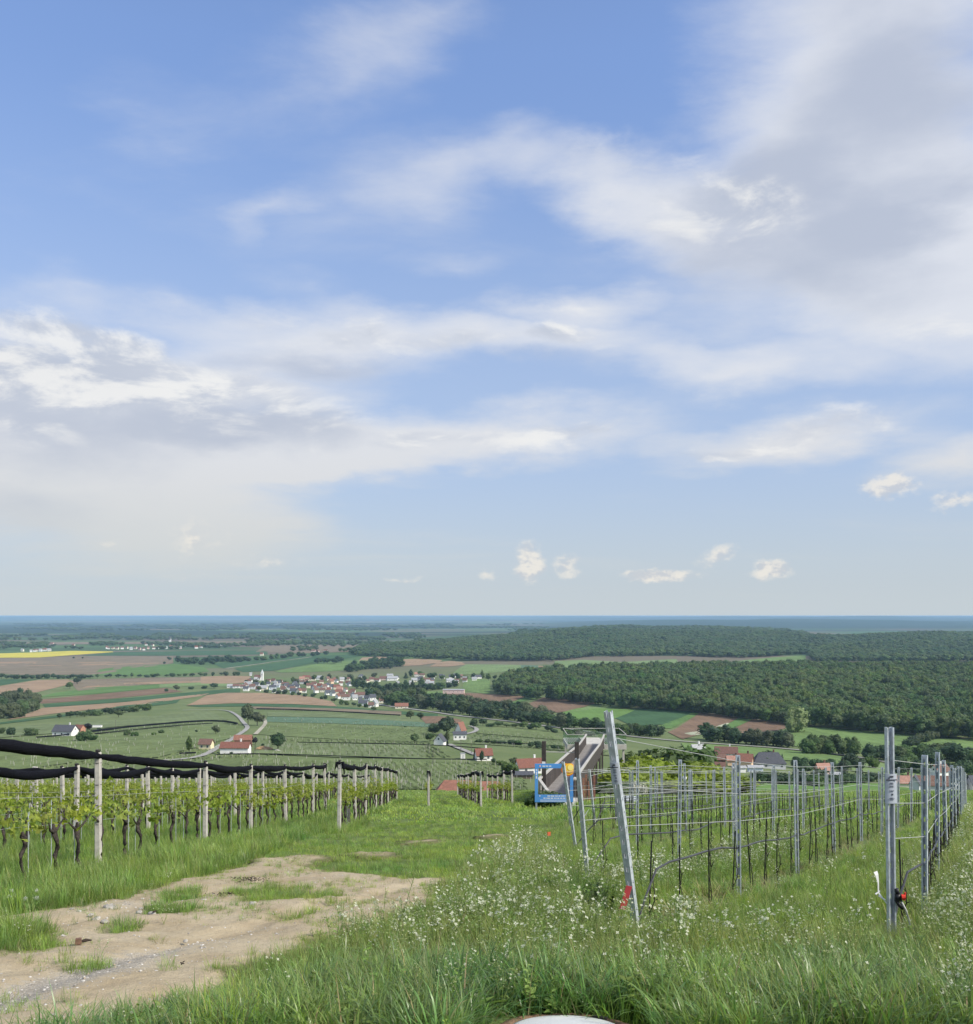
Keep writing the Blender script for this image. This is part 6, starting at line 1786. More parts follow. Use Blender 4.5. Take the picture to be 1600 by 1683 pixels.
def ramp():
    yk = np.array([54.0, 56.5, 79.7, 98.2, 112.0, 118.5]); zk = np.array([-8.80, -8.96, -10.83, -12.42, -13.20, -13.2])

    def zd(y): return float(np.interp(y, yk, zk))

    def lx(y): return 3.05 + 0.152 * (y - 56.5)
    W = 1.98
    root = empty('viewing_ramp', (lx(57), 57, zd(57)), 0, label='long wooden viewing ramp with board railings leading to a glass platform', cat='viewing platform')
    o0 = Vector(root.location)

    def put(mb, name, mt, parent=root, **kw):
        mb.v = [tuple(Vector(v) - o0) for v in mb.v]
        return mb.obj(name, mt, parent, **kw)
    n = Vector((1, -0.152, 0)).normalized()
    d = Vector((0.152, 1, 0)).normalized()
    ang = math.atan2(d.y, d.x) - math.pi / 2
    # deck planks
    y = 56.0
    while y < 112:
        z = zd(y); z1 = zd(y + 0.5)
        a = Vector((lx(y), y, z)); b = Vector((lx(y + .47), y + .47, zd(y + .47)))
        m = MB(); t = Vector((0, 0, -0.06))
        v = [a, a + n * W, b + n * W, b]
        m.add(v + [q + t for q in v], [(0, 1, 2, 3), (7, 6, 5, 4), (0, 4, 5, 1), (1, 5, 6, 2), (2, 6, 7, 3), (3, 7, 4, 0)])
        put(m, 'plank', DECK)
        y += 0.5
    # board railings left and right
    for side in (0, 1):
        y = 56.5 if side == 0 else 57.0
        off = n * (W * side) + n * (0.03 if side else -0.03)
        while y < 112:
            a = Vector((lx(y), y, zd(y))) + off; b = Vector((lx(y + .385), y + .385, zd(y + .385))) + off
            m = MB()
            v = [a + Vector((0, 0, -0.25)), b + Vector((0, 0, -0.25)), b + Vector((0, 0, 1.02)), a + Vector((0, 0, 1.02))]
            th = n * 0.03
            m.add(v + [q + th for q in v], [(0, 1, 2, 3), (7, 6, 5, 4), (0, 4, 5, 1), (1, 5, 6, 2), (2, 6, 7, 3), (3, 7, 4, 0)])
            put(m, 'board', WOOD)
            y += 0.40
        ys = [56.5 if side == 0 else 57.0, 68, 79.7, 89, 98.2, 105, 110, 112.3]
        m = MB()
        up = {112.3: 0.05}
        pts = [Vector((lx(q), q, zd(q) + 1.06 + up.get(q, 0))) + off + n * 0.015 for q in ys]
        for a, b in zip(pts[:-1], pts[1:]):
            s = n * 0.085; h = Vector((0, 0, 0.05))
            v = [a - s - h, a + s - h, b + s - h, b - s - h, a - s + h, a + s + h, b + s + h, b - s + h]
            m.add(v, [(3, 2, 1, 0), (4, 5, 6, 7), (0, 1, 5, 4), (1, 2, 6, 5), (2, 3, 7, 6), (3, 0, 4, 7)])
        put(m, 'handrail', PALEW)
    # short wing railing at the entrance
    a = Vector((lx(56.5), 56.5, zd(56.5) + 1.06)); b = Vector((3.42, 54.4, zd(54.4) + 0.62))
    m = MB(); s = Vector((0.085, 0.02, 0)); h = Vector((0, 0, 0.05))
    m.add([a - s - h, a + s - h, b + s - h, b - s - h, a - s + h, a + s + h, b + s + h, b - s + h], [(3, 2, 1, 0), (4, 5, 6, 7), (0, 1, 5, 4), (1, 2, 6, 5), (2, 3, 7, 6), (3, 0, 4, 7)])
    put(m, 'handrail', PALEW)
    for q in (0.25, 0.6, 0.95):
        p = a.lerp(b, q); m = MB(); g = gz(p.x, p.y)
        m.box((p.x, p.y, (p.z + g) / 2 - 0.05), (0.06, 0.06, p.z - g)); put(m, 'baluster', PALEW)
    # concrete start
    m = MB(); m.box(((lx(54.8) + lx(54.8) + W) / 2 + 0.1, 54.6, zd(55) - 0.35), (W + 0.3, 3.0, 0.7), M=Matrix.Rotation(ang, 3, 'Z')); put(m, 'landing', PALEC)
    # trestles
    for y in (66, 75, 84, 93, 102, 110):
        p = Vector((lx(y), y, zd(y)))
        g = gz(p.x + 1, y)
        for k in (0.08, W - 0.08):
            m = MB(); q = p + n * k; m.box((q.x, q.y, (q.z + g) / 2 - 0.1), (0.18, 0.18, q.z - g)); put(m, 'trestle_leg', WOOD)
        m = MB(); q = p + n * W / 2; m.box((q.x, q.y, q.z - 0.22), (W + 0.3, 0.16, 0.24)); put(m, 'beam', WOOD)
        if q.z - g > 1.6:
            m = MB(); m.tube([p + n * 0.1 + Vector((0, 0, -0.4)), Vector((p.x, p.y, g + 0.3)) + n * (W - 0.1)], 0.05, 4); put(m, 'brace', WOOD)
    # glass platform at the end
    x0, x1, y0, y1, zf = 9.3, 16.1, 112.0, 118.2, zd(113)
    xa, xb = lx(112) - 0.2, lx(112) + W + 0.2
    m = MB(); m.box(((xa + xb) / 2, (y0 + y1) / 2, zf - 0.12), (xb - xa, y1 - y0, 0.24)); put(m, 'platform_floor', PALEC)
    m = MB(); m.box(((x0 + x1) / 2, y0 - 0.08, zf - 0.30), (x1 - x0, 0.14, 0.58)); put(m, 'front_beam', PALEC)
    m = MB(); m.box(((x0 + x1) / 2, y1 + 0.08, zf - 0.30), (x1 - x0, 0.14, 0.5)); put(m, 'back_beam', PALEC)
    for x in (x0 + .06, x1 - .06):
        m = MB(); m.box((x, (y0 + y1) / 2, zf - 0.30), (0.12, y1 - y0 - 0.05, 0.5)); put(m, 'side_beam', PALEC)
    for (a, b) in ((x0 + .2, xa - .05), (xb + .05, x1 - .2)):
        k = a
        while k < b:
            m = MB(); m.box((k, (y0 + y1) / 2, zf - 0.03), (0.02, y1 - y0 - 0.1, 0.05)); put(m, 'grating_bar', ZINC); k += 0.22
    xl, xr = lx(112) - 0.05, lx(112) + W + 0.1
    for (a, b) in (((x0, y0), (xl, y0)), ((xr, y0), (x1, y0)), ((x0, y0), (x0, y1)), ((x1, y0), (x1, y1)), ((x0, y1), ((x0 + x1) / 2, y1)), (((x0 + x1) / 2, y1), (x1, y1))):
        A, B = Vector((*a, zf)), Vector((*b, zf))
        u = (B - A).normalized(); s = Vector((u.y, -u.x, 0)) * 0.01
        m = MB(); v = [A + s + u * .03, B + s - u * .03, B - s - u * .03, A - s + u * .03]
        m.add([q + Vector((0, 0, 0.02)) for q in v] + [q + Vector((0, 0, 1.08)) for q in v], [(0, 1, 5, 4), (1, 2, 6, 5), (2, 3, 7, 6), (3, 0, 4, 7), (4, 5, 6, 7), (3, 2, 1, 0)])
        pn = put(m, 'glass_panel', GLASS)
        m = MB(); m.box((A + B) / 2 + Vector((0, 0, 1.115)), ((abs(B.x - A.x) or 0.07) , (abs(B.y - A.y) or 0.07), 0.055)); put(m, 'top_rail', PALEW, pn)
    for x in (x0 + .3, x1 - .3):
        for y in (y0 + .3, y1 - .3):
            g = gz(x, y); m = MB(); m.box((x, y, (zf - .56 + g) / 2), (0.24, 0.24, zf - .56 - g)); put(m, 'column', PALEC)
    # tall entrance posts with a bar between them
    gate = empty('entrance_gate', (4.4, 58, gz(4.4, 58)), ang, label='two tall dark posts with a thin bar at the ramp entrance', cat='gate')
    for s in (-0.98, 0.98):
        for k in (-0.085, 0.0, 0.085):
            m = MB(); m.box((s + k, 0, 1.8), (0.078, 0.24, 3.75)); m.obj('post_board', WOOD, gate)
    m = MB(); m.box((-0.98, -0.128, 2.35), (0.2, 0.012, 0.26)); m.obj('white_sign', HM['white'], gate)
    m = MB(); m.box((0, 0, 3.05), (1.76, 0.05, 0.05)); m.obj('crossbar', PALEW, gate)
    # reddish boards propped under the ramp
    st = empty('board_stack', (5.9, 60, gz(5.9, 60)), 0.1, label='reddish upright boards leaning under the ramp railing', cat='boards')
    rb = mat('reddish_board', (0.22, 0.115, 0.080), 0.8, 0.25, 4, rnd=0.4)
    for i in range(9):
        m = MB(); m.box((i * 0.17 - .6, 0.05 * (i % 2), 0.65 + 0.1 * (i % 3)), (0.13, 0.04, 1.3 + 0.2 * (i % 3))); m.obj('board', rb, st)


ramp()


def blue_frame():
    y = 44.0; k = y / FPX
    x0 = (879.5 - CXP) * k; x1 = (942.5 - CXP) * k
    zt = CAMZ - (1255.5 - HYP) * k; zb = CAMZ - (1318.5 - HYP) * k
    W, H = x1 - x0, zt - zb
    g = gz((x0 + x1) / 2, y)
    o = empty('picture_frame_sign', ((x0 + x1) / 2, y, g), 0, label='blue walk-up photo frame with an orange and yellow swirl in its corner', cat='sign')
    blue = mat('sign_blue', (0.085, 0.27, 0.62), 0.45, 0.06, 1.0)
    w = 0.142; b = zb - g; t = zt - g
    wht = mat('sign_white', (0.75, 0.80, 0.86), 0.6, 0.03)
    m = MB(); m.box((-W / 2 + w / 2, 0, (b + t) / 2), (w, 0.05, H)); lf = m.obj('side_bar', blue, o)
    m = MB(); m.box((W / 2 - w / 2, 0, (b + t) / 2), (w, 0.05, H)); m.obj('side_bar', blue, o)
    m = MB(); m.box((0, 0, t - 0.10), (W - 2 * w - .004, 0.046, 0.20)); tb = m.obj('top_bar', blue, o)
    m = MB(); m.box((0, 0, b + 0.165), (W - 2 * w - .004, 0.046, 0.33)); bb = m.obj('text_panel', blue, o)
    r = random.Random(8)

    def words_at(x, z, h, total, parent, vert=False):
        m = MB(); q = 0
        while q < total:
            L = r.uniform(1.2, 3.2) * h
            for _ in range(int(L / (h * .62)) + 1):
                if q > total: break
                ww = h * r.uniform(.42, .6)
                if vert: m.box((x, -0.029, z + q), (h, 0.006, ww))
                else: m.box((x + q, -0.029, z), (ww, 0.006, h * r.uniform(.85, 1.1)))
                q += h * .68
            q += h * .55
        m.obj('lettering', wht, parent)
    words_at(-W / 2 + 0.36, t - 0.105, 0.055, 0.42, tb)
    m = MB(); m.box((-W / 2 + 0.235, -0.029, t - 0.10), (0.07, 0.006, 0.07)); m.obj('logo', mat('logo_pink', (0.75, 0.42, 0.40), 0.5), tb)
    words_at(-W / 2 + w / 2, b + 1.08, 0.060, 0.40, lf, True)
    words_at(-W / 2 + 0.57, b + 0.275, 0.048, 0.95, bb)
    words_at(-W / 2 + 0.40, b + 0.180, 0.048, 1.10, bb)
    m = MB(); m.box((0.02, -0.028, b + 0.095), (W - 2 * w - 0.15, 0.006, 0.018)); m.box((0.02, -0.028, b + 0.035), (W - 2 * w - 0.15, 0.006, 0.014)); m.obj('rule', wht, bb)
    m = MB(); m.add([(-W / 2 + .19, -.028, b + .30), (-W / 2 + .26, -.028, b + .30), (-W / 2 + .225, -.028, b + .245), (-W / 2 + .19, -.034, b + .30), (-W / 2 + .26, -.034, b + .30), (-W / 2 + .225, -.034, b + .245)], [(5, 4, 3), (0, 1, 4, 3), (1, 2, 5, 4), (2, 0, 3, 5)]); m.obj('emblem', wht, bb)
    # swirl: stacked eccentric discs, the right side cut along the frame edge
    cx, cz = W / 2 - 0.20, t - 0.215

    def disc(cx, cz, rad, yy, col, nm):
        pts = []
        for q in range(40):
            a = q * 2 * math.pi / 40
            px = min(cx + rad * math.cos(a), W / 2 + 0.012); pz = min(cz + rad * math.sin(a), t + 0.02)
            pts.append((px, pz))
        m = MB(); n = len(pts)
        m.add([(p, -yy, q) for p, q in pts] + [(p, -0.026, q) for p, q in pts], [tuple(range(n))[::-1]] + [(i, (i + 1) % n, n + (i + 1) % n, n + i) for i in range(n)])
        return m.obj(nm, col, o)
    dor = mat('swirl_dark_orange', (0.62, 0.16, 0.02), 0.5, 0.05); orr = mat('swirl_orange', (0.85, 0.36, 0.02), 0.5, 0.05); yl = mat('swirl_yellow', (0.92, 0.62, 0.06), 0.5, 0.04); ly = mat('swirl_light_yellow', (0.92, 0.76, 0.22), 0.5, 0.03)
    disc(cx - 0.03, cz - 0.02, 0.31, 0.034, dor, 'swirl_ring'); disc(cx - 0.01, cz, 0.275, 0.040, yl, 'swirl_ring'); disc(cx + 0.01, cz + 0.015, 0.245, 0.046, dor, 'swirl_ring'); disc(cx + 0.015, cz + 0.02, 0.225, 0.052, orr, 'swirl_ring')
    disc(cx + 0.04, cz + 0.04, 0.195, 0.058, yl, 'swirl_ring'); disc(cx + 0.065, cz + 0.05, 0.150, 0.064, orr, 'swirl_ring'); disc(cx + 0.075, cz + 0.055, 0.135, 0.070, ly, 'swirl_ring')
    leg = mat('grey_steel_leg', (0.36, 0.39, 0.42), 0.4, 0.1, metal=0.4)
    for s in (-1, 1):
        m = MB(); m.box((s * (W / 2 - 0.07), 0.03, b / 2 - 0.1), (0.08, 0.06, b + 0.25)); m.obj('leg', leg, o)


blue_frame()


def banner():
    y = 57.0; k = y / FPX
    xa, xb = (1020 - CXP) * k, (1049 - CXP) * k
    zt = CAMZ - (1306 - HYP) * k; zb = CAMZ - (1330 - HYP) * k
    o = empty('white_banner', (0, 0, 0), 0, label='white sheet with dark blue print hanging behind the nearest slanted post', cat='banner')
    n = 10
    V, F = [], []
    for i in range(n + 1):
        for j in range(7):
            s, t = i / n, j / 6
            V.append((xa + (xb - xa) * s, y + 0.06 * math.sin(s * 9 + t * 3), zt + (zb - zt) * t - 0.10 * s * (1 - t) + 0.02 * math.sin(s * 14)))
    F = [(i * 7 + j, i * 7 + j + 1, (i + 1) * 7 + j + 1, (i + 1) * 7 + j) for i in range(n) for j in range(6)]
    link(bpy.data.objects.new('sheet', np_mesh('sheet', V, F, mat('white_sheet', (0.74, 0.77, 0.84), 0.7, 0.06, 2), True)), o)
    m = MB(); r = random.Random(2)
    for zz, hh, a, b in ((0.42, 0.16, 0.15, 0.40), (0.42, 0.16, 0.48, 0.75), (0.70, 0.14, 0.12, 0.3), (0.70, 0.14, 0.36, 0.52), (0.70, 0.14, 0.6, 0.82)):
        q = a
        while q < b:
            m.box((xa + (xb - xa) * q, y - 0.09, zt + (zb - zt) * zz), (0.045, 0.008, 0.8 * hh * r.uniform(.7, 1.1))); q += 0.07
    m.obj('print', mat('navy_print', (0.06, 0.08, 0.20), 0.7), o)
    for s in (xa, xb):
        m = MB(); g = gz(s, y); m.box((s, y + 0.08, (zt + g) / 2), (0.06, 0.05, zt - g + .1)); m.obj('stake', ZINC, o)
    y = 70.0; x = (1125.5 - CXP) / FPX * y; z = CAMZ - (1279 - HYP) / FPX * y
    o = empty('ball_lamp', (x, y, gz(x, y)), 0, label='white ball on a thin post among the vineyard wires', cat='lamp')
    bm = bmesh.new(); bmesh.ops.create_uvsphere(bm, u_segments=16, v_segments=10, radius=0.16); me = bpy.data.meshes.new('globe'); bm.to_mesh(me); bm.free(); me.materials.append(HM['white'])
    gl = link(bpy.data.objects.new('globe', me), o); gl.location = (0, 0, z - gz(x, y))
    m = MB(); m.tube([(0, 0, -0.2), (0, 0, z - gz(x, y) - 0.15)], 0.025, 6); m.obj('stem', ZINC, o)


banner()
# ------------------------------------------------------------------ foreground: dirt track, stones, lid, grass, flowers
def near_xy(px, py):
    """near ground (the plain slope) at a place of the photo"""
    p = ground_at(px, py); return (p.x, p.y)


DIRT = [near_xy(*p) for p in [(-260, 1500), (0, 1517), (60, 1508), (120, 1500), (172, 1497), (240, 1470), (320, 1448), (400, 1428), (440, 1414), (515, 1416), (500, 1432), (560, 1440), (640, 1450), (722, 1446), (716, 1470), (672, 1500), (585, 1534), (495, 1562), (425, 1594), (350, 1626), (262, 1660), (140, 1710)]] + [(-3.0, 5.2), (-9, 5.2)]
PATCH = [[near_xy(*p) for p in q] for q in (
    [(-40, 1540), (30, 1536), (70, 1528), (95, 1548), (90, 1566), (40, 1582), (-40, 1584)],           # grass islands on the track
    [(185, 1524), (215, 1520), (242, 1530), (225, 1542), (185, 1542)],
    [(82, 1584), (110, 1578), (126, 1590), (120, 1606), (90, 1608)], [(125, 1598), (165, 1592), (178, 1602), (140, 1612)],
    [(268, 1604), (296, 1598), (304, 1606), (276, 1612)], [(330, 1606), (356, 1600), (366, 1607), (340, 1613)],
    [(375, 1474), (440, 1462), (520, 1470), (560, 1480), (470, 1486), (400, 1490)], [(475, 1518), (490, 1515), (492, 1522), (478, 1523)], [(505, 1508), (516, 1506), (516, 1512), (506, 1512)], [(538, 1490), (548, 1488), (550, 1494), (540, 1495)],
    [(240, 1500), (300, 1494), (340, 1500), (300, 1512), (245, 1512)], [(260, 1478), (330, 1468), (320, 1488), (270, 1494)])]
BARE = [[near_xy(*p) for p in q] for q in ([(800, 1374), (832, 1368), (834, 1376), (800, 1382)], [(560, 1408), (620, 1402), (660, 1406), (600, 1413)], [(660, 1385), (710, 1381), (722, 1386), (670, 1390)], [(430, 1420), (520, 1408), (530, 1420), (450, 1430)], [(180, 1500), (250, 1470), (300, 1455), (250, 1500)])]


def warp(x, y):
    return x + (fbm(x * 1.9, y * 1.9, 31) - .5) * 0.75 + (fbm(x * 7, y * 7, 32) - .5) * 0.22, y + (fbm(x * 1.9, y * 1.9, 33) - .5) * 0.75 + (fbm(x * 7, y * 7, 34) - .5) * 0.22


def bare_mask(x, y):
    """1 on bare earth, 0 in grass, soft between"""
    acc = np.zeros(len(x))
    ring = [(0, 0)] + [(0.16 * math.cos(a), 0.16 * math.sin(a)) for a in np.arange(0, 6.28, 1.05)]
    for dx, dy in ring:
        wx, wy = warp(x + dx, y + dy)
        a = in_poly(wx, wy, DIRT).astype(float)
        for q in PATCH: a = np.where(in_poly(wx, wy, q), 0.1, a)
        for q in BARE: a = np.maximum(a, in_poly(wx, wy, q) * 0.55)
        acc += a
    return acc / len(ring)


LID = (0.50, 6.14)


RUTS = [[near_xy(*p) for p in q] for q in ([(0, 1545), (180, 1512), (330, 1475), (480, 1446), (650, 1458)], [(-60, 1670), (120, 1612), (300, 1562), (480, 1512), (640, 1472), (715, 1452)])]


def rut(x, y):
    """two shallow wheel ruts along the track"""
    d = np.minimum(*[seg_dist(x, y, q) for q in RUTS]) + (fbm(x * 1.5, y * 1.5, 44, 2) - .5) * 0.25
    return np.clip(1 - d / 0.24, 0, 1)


def seg_dist(x, y, pts):
    d = np.full(len(x), 1e9)
    for (ax, ay), (bx, by) in zip(pts[:-1], pts[1:]):
        t = np.clip(((x - ax) * (bx - ax) + (y - ay) * (by - ay)) / ((bx - ax) ** 2 + (by - ay) ** 2), 0, 1)
        d = np.minimum(d, np.hypot(x - ax - t * (bx - ax), y - ay - t * (by - ay)))
    return d


def dirt_track():
    xs = np.arange(-7.6, 1.6, 0.05); ys = np.arange(5.3, 34, 0.06)
    ys = np.concatenate([np.arange(5.3, 14, 0.05), np.arange(14, 26, 0.09)])
    X, Y = np.meshgrid(xs, ys)
    x, y = X.ravel(), Y.ravel()
    mk = bare_mask(x, y)
    z = ground_z(x, y) + np.where(mk > 0.03, 0.032, -0.10) + (fbm(x * 3.2, y * 3.2, 40, 3) - .5) * 0.05 + 0.040 * mk * (1 - rut(x, y)) + (fbm(x * 14, y * 14, 41, 3) - .5) * 0.020
    gx0, gy0 = near_xy(0, 1660); gx1, gy1 = near_xy(330, 1560)
    dx, dy = gx1 - gx0, gy1 - gy0
    L = math.hypot(dx, dy)
    dist = np.abs((x - gx0) * dy - (y - gy0) * dx) / L
    along = ((x - gx0) * dx + (y - gy0) * dy) / L
    gr = np.clip(1.1 - dist / 0.55, 0, 1) * np.clip(1.4 - along / L, 0, 1)
    gr = np.maximum(gr, 0.6 * np.clip(1 - np.hypot(x - near_xy(210, 1495)[0], y - near_xy(210, 1495)[1]) / 0.8, 0, 1))
    nx = len(xs); ny = len(ys)
    i = np.arange(ny - 1)[:, None] * nx + np.arange(nx - 1)[None, :]
    F = np.stack([i, i + 1, i + 1 + nx, i + nx], -1).reshape(-1, 4)
    keep = mk[F].max(1) > 0.01
    F = F[keep]
    used, inv = np.unique(F, return_inverse=True)
    V = np.stack([x, y, z], 1)[used]; F = inv.reshape(F.shape)
    m, g, b, t = new_mat('dirt_track')
    pos = t.nodes.new('ShaderNodeNewGeometry').outputs['Position']
    at = t.nodes.new('ShaderNodeAttribute'); at.attribute_name = 'gravel'
    n1 = g.noise(pos, 1.6, 6, 0.6); n2 = g.noise(pos, 14, 6, 0.65); n3 = g.noise(pos, 60, 4, 0.6)
    soil = g.mix(g.ss(n1, 0.3, 0.7), (0.365, 0.292, 0.185), (0.455, 0.385, 0.265))
    soil = g.mix(g.m('MULTIPLY', g.ss(n2, 0.50, 0.72), 0.55), soil, (0.250, 0.215, 0.155))
    vo = t.nodes.new('ShaderNodeTexVoronoi'); g.put(vo.inputs['Vector'], pos); vo.inputs['Scale'].default_value = 55
    r_, g_, b_ = g.xyz(vo.outputs['Color'])
    peb = g.mix(r_, (0.27, 0.255, 0.225), (0.46, 0.43, 0.375))
    gf = g.ss(g.m('ADD', at.outputs['Fac'], g.m('MULTIPLY', g.m('SUBTRACT', n2, 0.5), 0.9)), 0.30, 0.75)
    c = g.mix(g.m('MULTIPLY', gf, 0.70), soil, peb)
    c = g.mix(g.m('MULTIPLY', g.ss(n3, 0.58, 0.72), 0.5), c, (0.46, 0.42, 0.36))
    gr_ = t.nodes.new('ShaderNodeAttribute'); gr_.attribute_name = 'bare'
    c = g.mix(g.ss(gr_.outputs['Fac'], 0.75, 0.15), c, (0.13, 0.135, 0.06))
    g.put(b.inputs['Base Color'], c); b.inputs['Roughness'].default_value = 0.95; b.inputs['Specular IOR Level'].default_value = 0.1
    bn = t.nodes.new('ShaderNodeBump'); bn.inputs['Strength'].default_value = 0.9; bn.inputs['Distance'].default_value = 0.018
    g.put(bn.inputs['Height'], g.m('ADD', g.m('MULTIPLY', g.m('MULTIPLY', vo.outputs['Distance'], gf), -0.7), g.m('ADD', g.m('MULTIPLY', n2, 1.3), g.m('MULTIPLY', n3, 0.7))))
    t.links.new(bn.outputs[0], b.inputs['Normal'])
    me = np_mesh('dirt_track', V, F, m, True)
    a = me.attributes.new('gravel', 'FLOAT', 'POINT'); a.data.foreach_set('value', gr[used].astype(np.float32))
    a = me.attributes.new('bare', 'FLOAT', 'POINT'); a.data.foreach_set('value', mk[used].astype(np.float32))
    link(bpy.data.objects.new('dirt_track', me), kind='structure')
    # pebbles
    k = rng.choice(len(x), 60000)
    k = k[(mk[k] > 0.5) & (rng.random(len(k)) < 0.10 + 0.85 * gr[k])]
    P = np.stack([x[k] + rng.uniform(-.03, .03, len(k)), y[k] + rng.uniform(-.03, .03, len(k)), z[k]], 1)
    ps = []
    for s in range(4):
        bm = bmesh.new(); bmesh.ops.create_icosphere(bm, subdivisions=1, radius=1)
        r = random.Random(s)
        for v in bm.verts: v.co = Vector((v.co.x * r.uniform(.7, 1.25), v.co.y * r.uniform(.7, 1.2), v.co.z * r.uniform(.4, .75)))
        me = bpy.data.meshes.new('pebble'); bm.to_mesh(me); bm.free(); me.materials.append(mat('pebble_%d' % s, [(0.42, 0.40, 0.36), (0.30, 0.285, 0.26), (0.36, 0.30, 0.22), (0.50, 0.48, 0.44)][s], 0.9, 0.2, 8)); ps.append(proto(me))
    scatter('gravel', P, rng.uniform(0, 6.28, len(P)), 0.004 + 0.012 * rng.random(len(P)) ** 3, rng.integers(0, 4, len(P)), ps, 'small grey and tan pebbles on the dirt track')


dirt_track()


def stone_mesh(seed, dims, m, name='stone'):
    bm = bmesh.new(); bmesh.ops.create_icosphere(bm, subdivisions=2, radius=1)
    for v in bm.verts:
        q = v.co
        n = float(vnoise(np.array([q.x * 1.8 + seed * 3.1]), np.array([q.y * 1.8 + q.z * 1.3 + seed]), seed)[0])
        v.co = Vector((q.x * dims[0], q.y * dims[1], q.z * dims[2])) * (0.7 + 0.6 * n)
    me = bpy.data.meshes.new(name); bm.to_mesh(me); bm.free(); me.materials.append(m)
    return me


def stones():
    sm = mat('field_stone', (0.36, 0.34, 0.30), 0.9, 0.25, 12, 0.4, 30)
    for i, (px, py, r, lab) in enumerate([(180, 1503, .085, 'flat pale stone at the grass edge, largest on the track'), (158, 1522, .06, 'rounded grey stone right of the sandy patch'), (172, 1527, .045, 'small pale stone below the rounded grey one'), (150, 1515, .035, 'small stone at the end of the sandy patch'), (228, 1511, .045, 'pale stone right of the flat pale stone'), (130, 1509, .03, 'tiny pale stone on the sandy patch edge'),
                                     (415, 1496, .05, 'pale flat stone in the middle of the track'), (250, 1513, .05, 'half-buried tan stone near the dark splinter'), (118, 1505, .03, 'small white stone at the edge of the left grass'), (8, 1545, .05, 'pale stone at the left edge of the picture'), (335, 1490, .04, 'small stone by the dark debris'), (305, 1560, .03, 'small white stone on the gravel')]):
        x, y = near_xy(px, py)
        o = bpy.data.objects.new('stone', stone_mesh(i + 3, (r, r * .75, r * .5), sm)); o.location = (x, y, gz(x, y) + 0.075); o.rotation_euler = (0, 0, i * 1.3)
        link(o, label=lab, cat='stone')
    bm_ = mat('brown_brick_bit', (0.16, 0.095, 0.065), 0.9, 0.25, 20, 0.4, 40); dk = mat('dark_rotten_wood', (0.05, 0.038, 0.030), 0.95, 0.3, 10, 0.5, 30)
    x, y = near_xy(129, 1565)
    m = MB(); m.box((0, 0, 0.025), (0.055, 0.05, 0.05), taper=0.9)
    o = m.obj('brick_fragment', bm_, loc=(x, y, gz(x, y) + 0.075), rz=0.3, label='small brown brick fragment lying on the track', cat='brick')
    x, y = near_xy(141, 1563)
    m = MB(); m.tube([(-.05, 0, 0.012), (0, 0.01, 0.02), (.05, 0.02, 0.012)], [0.012, 0.016, 0.006], 6)
    m.obj('bark_piece', dk, loc=(x, y, gz(x, y) + 0.075), rz=0.3, label='curl of brown bark beside the brick fragment', cat='bark')
    for i, (px, py, lab) in enumerate([(256, 1497, 'dark splinter of wood on the pale stony ground'), (254, 1514, 'dark bit of wood below the splinter'), (372, 1482, 'dark rotten wood scrap, left of two in the track'), (412, 1457, 'heap of dark rotten wood at the upper edge of the track'), (300, 1604, 'dark twig lying right of the grass island')]):
        x, y = near_xy(px, py); r = random.Random(i)
        m = MB()
        for _ in range({3: 70, 2: 34}.get(i, 3)):
            s = {3: .22, 2: .12}.get(i, .02); a = r.uniform(0, 6.28); L = r.uniform(.008, .024)
            c = Vector((r.gauss(0, s * .6), r.gauss(0, s * .35), .015 + .02 * r.random()))
            dd = Vector((math.cos(a), math.sin(a), r.uniform(-.1, .15))) * L
            m.tube([c - dd, c + dd], [.006, .004], 4)
        m.obj('wood_scrap', dk, loc=(x, y, gz(x, y) + 0.078), label=lab, cat='wood')


stones()


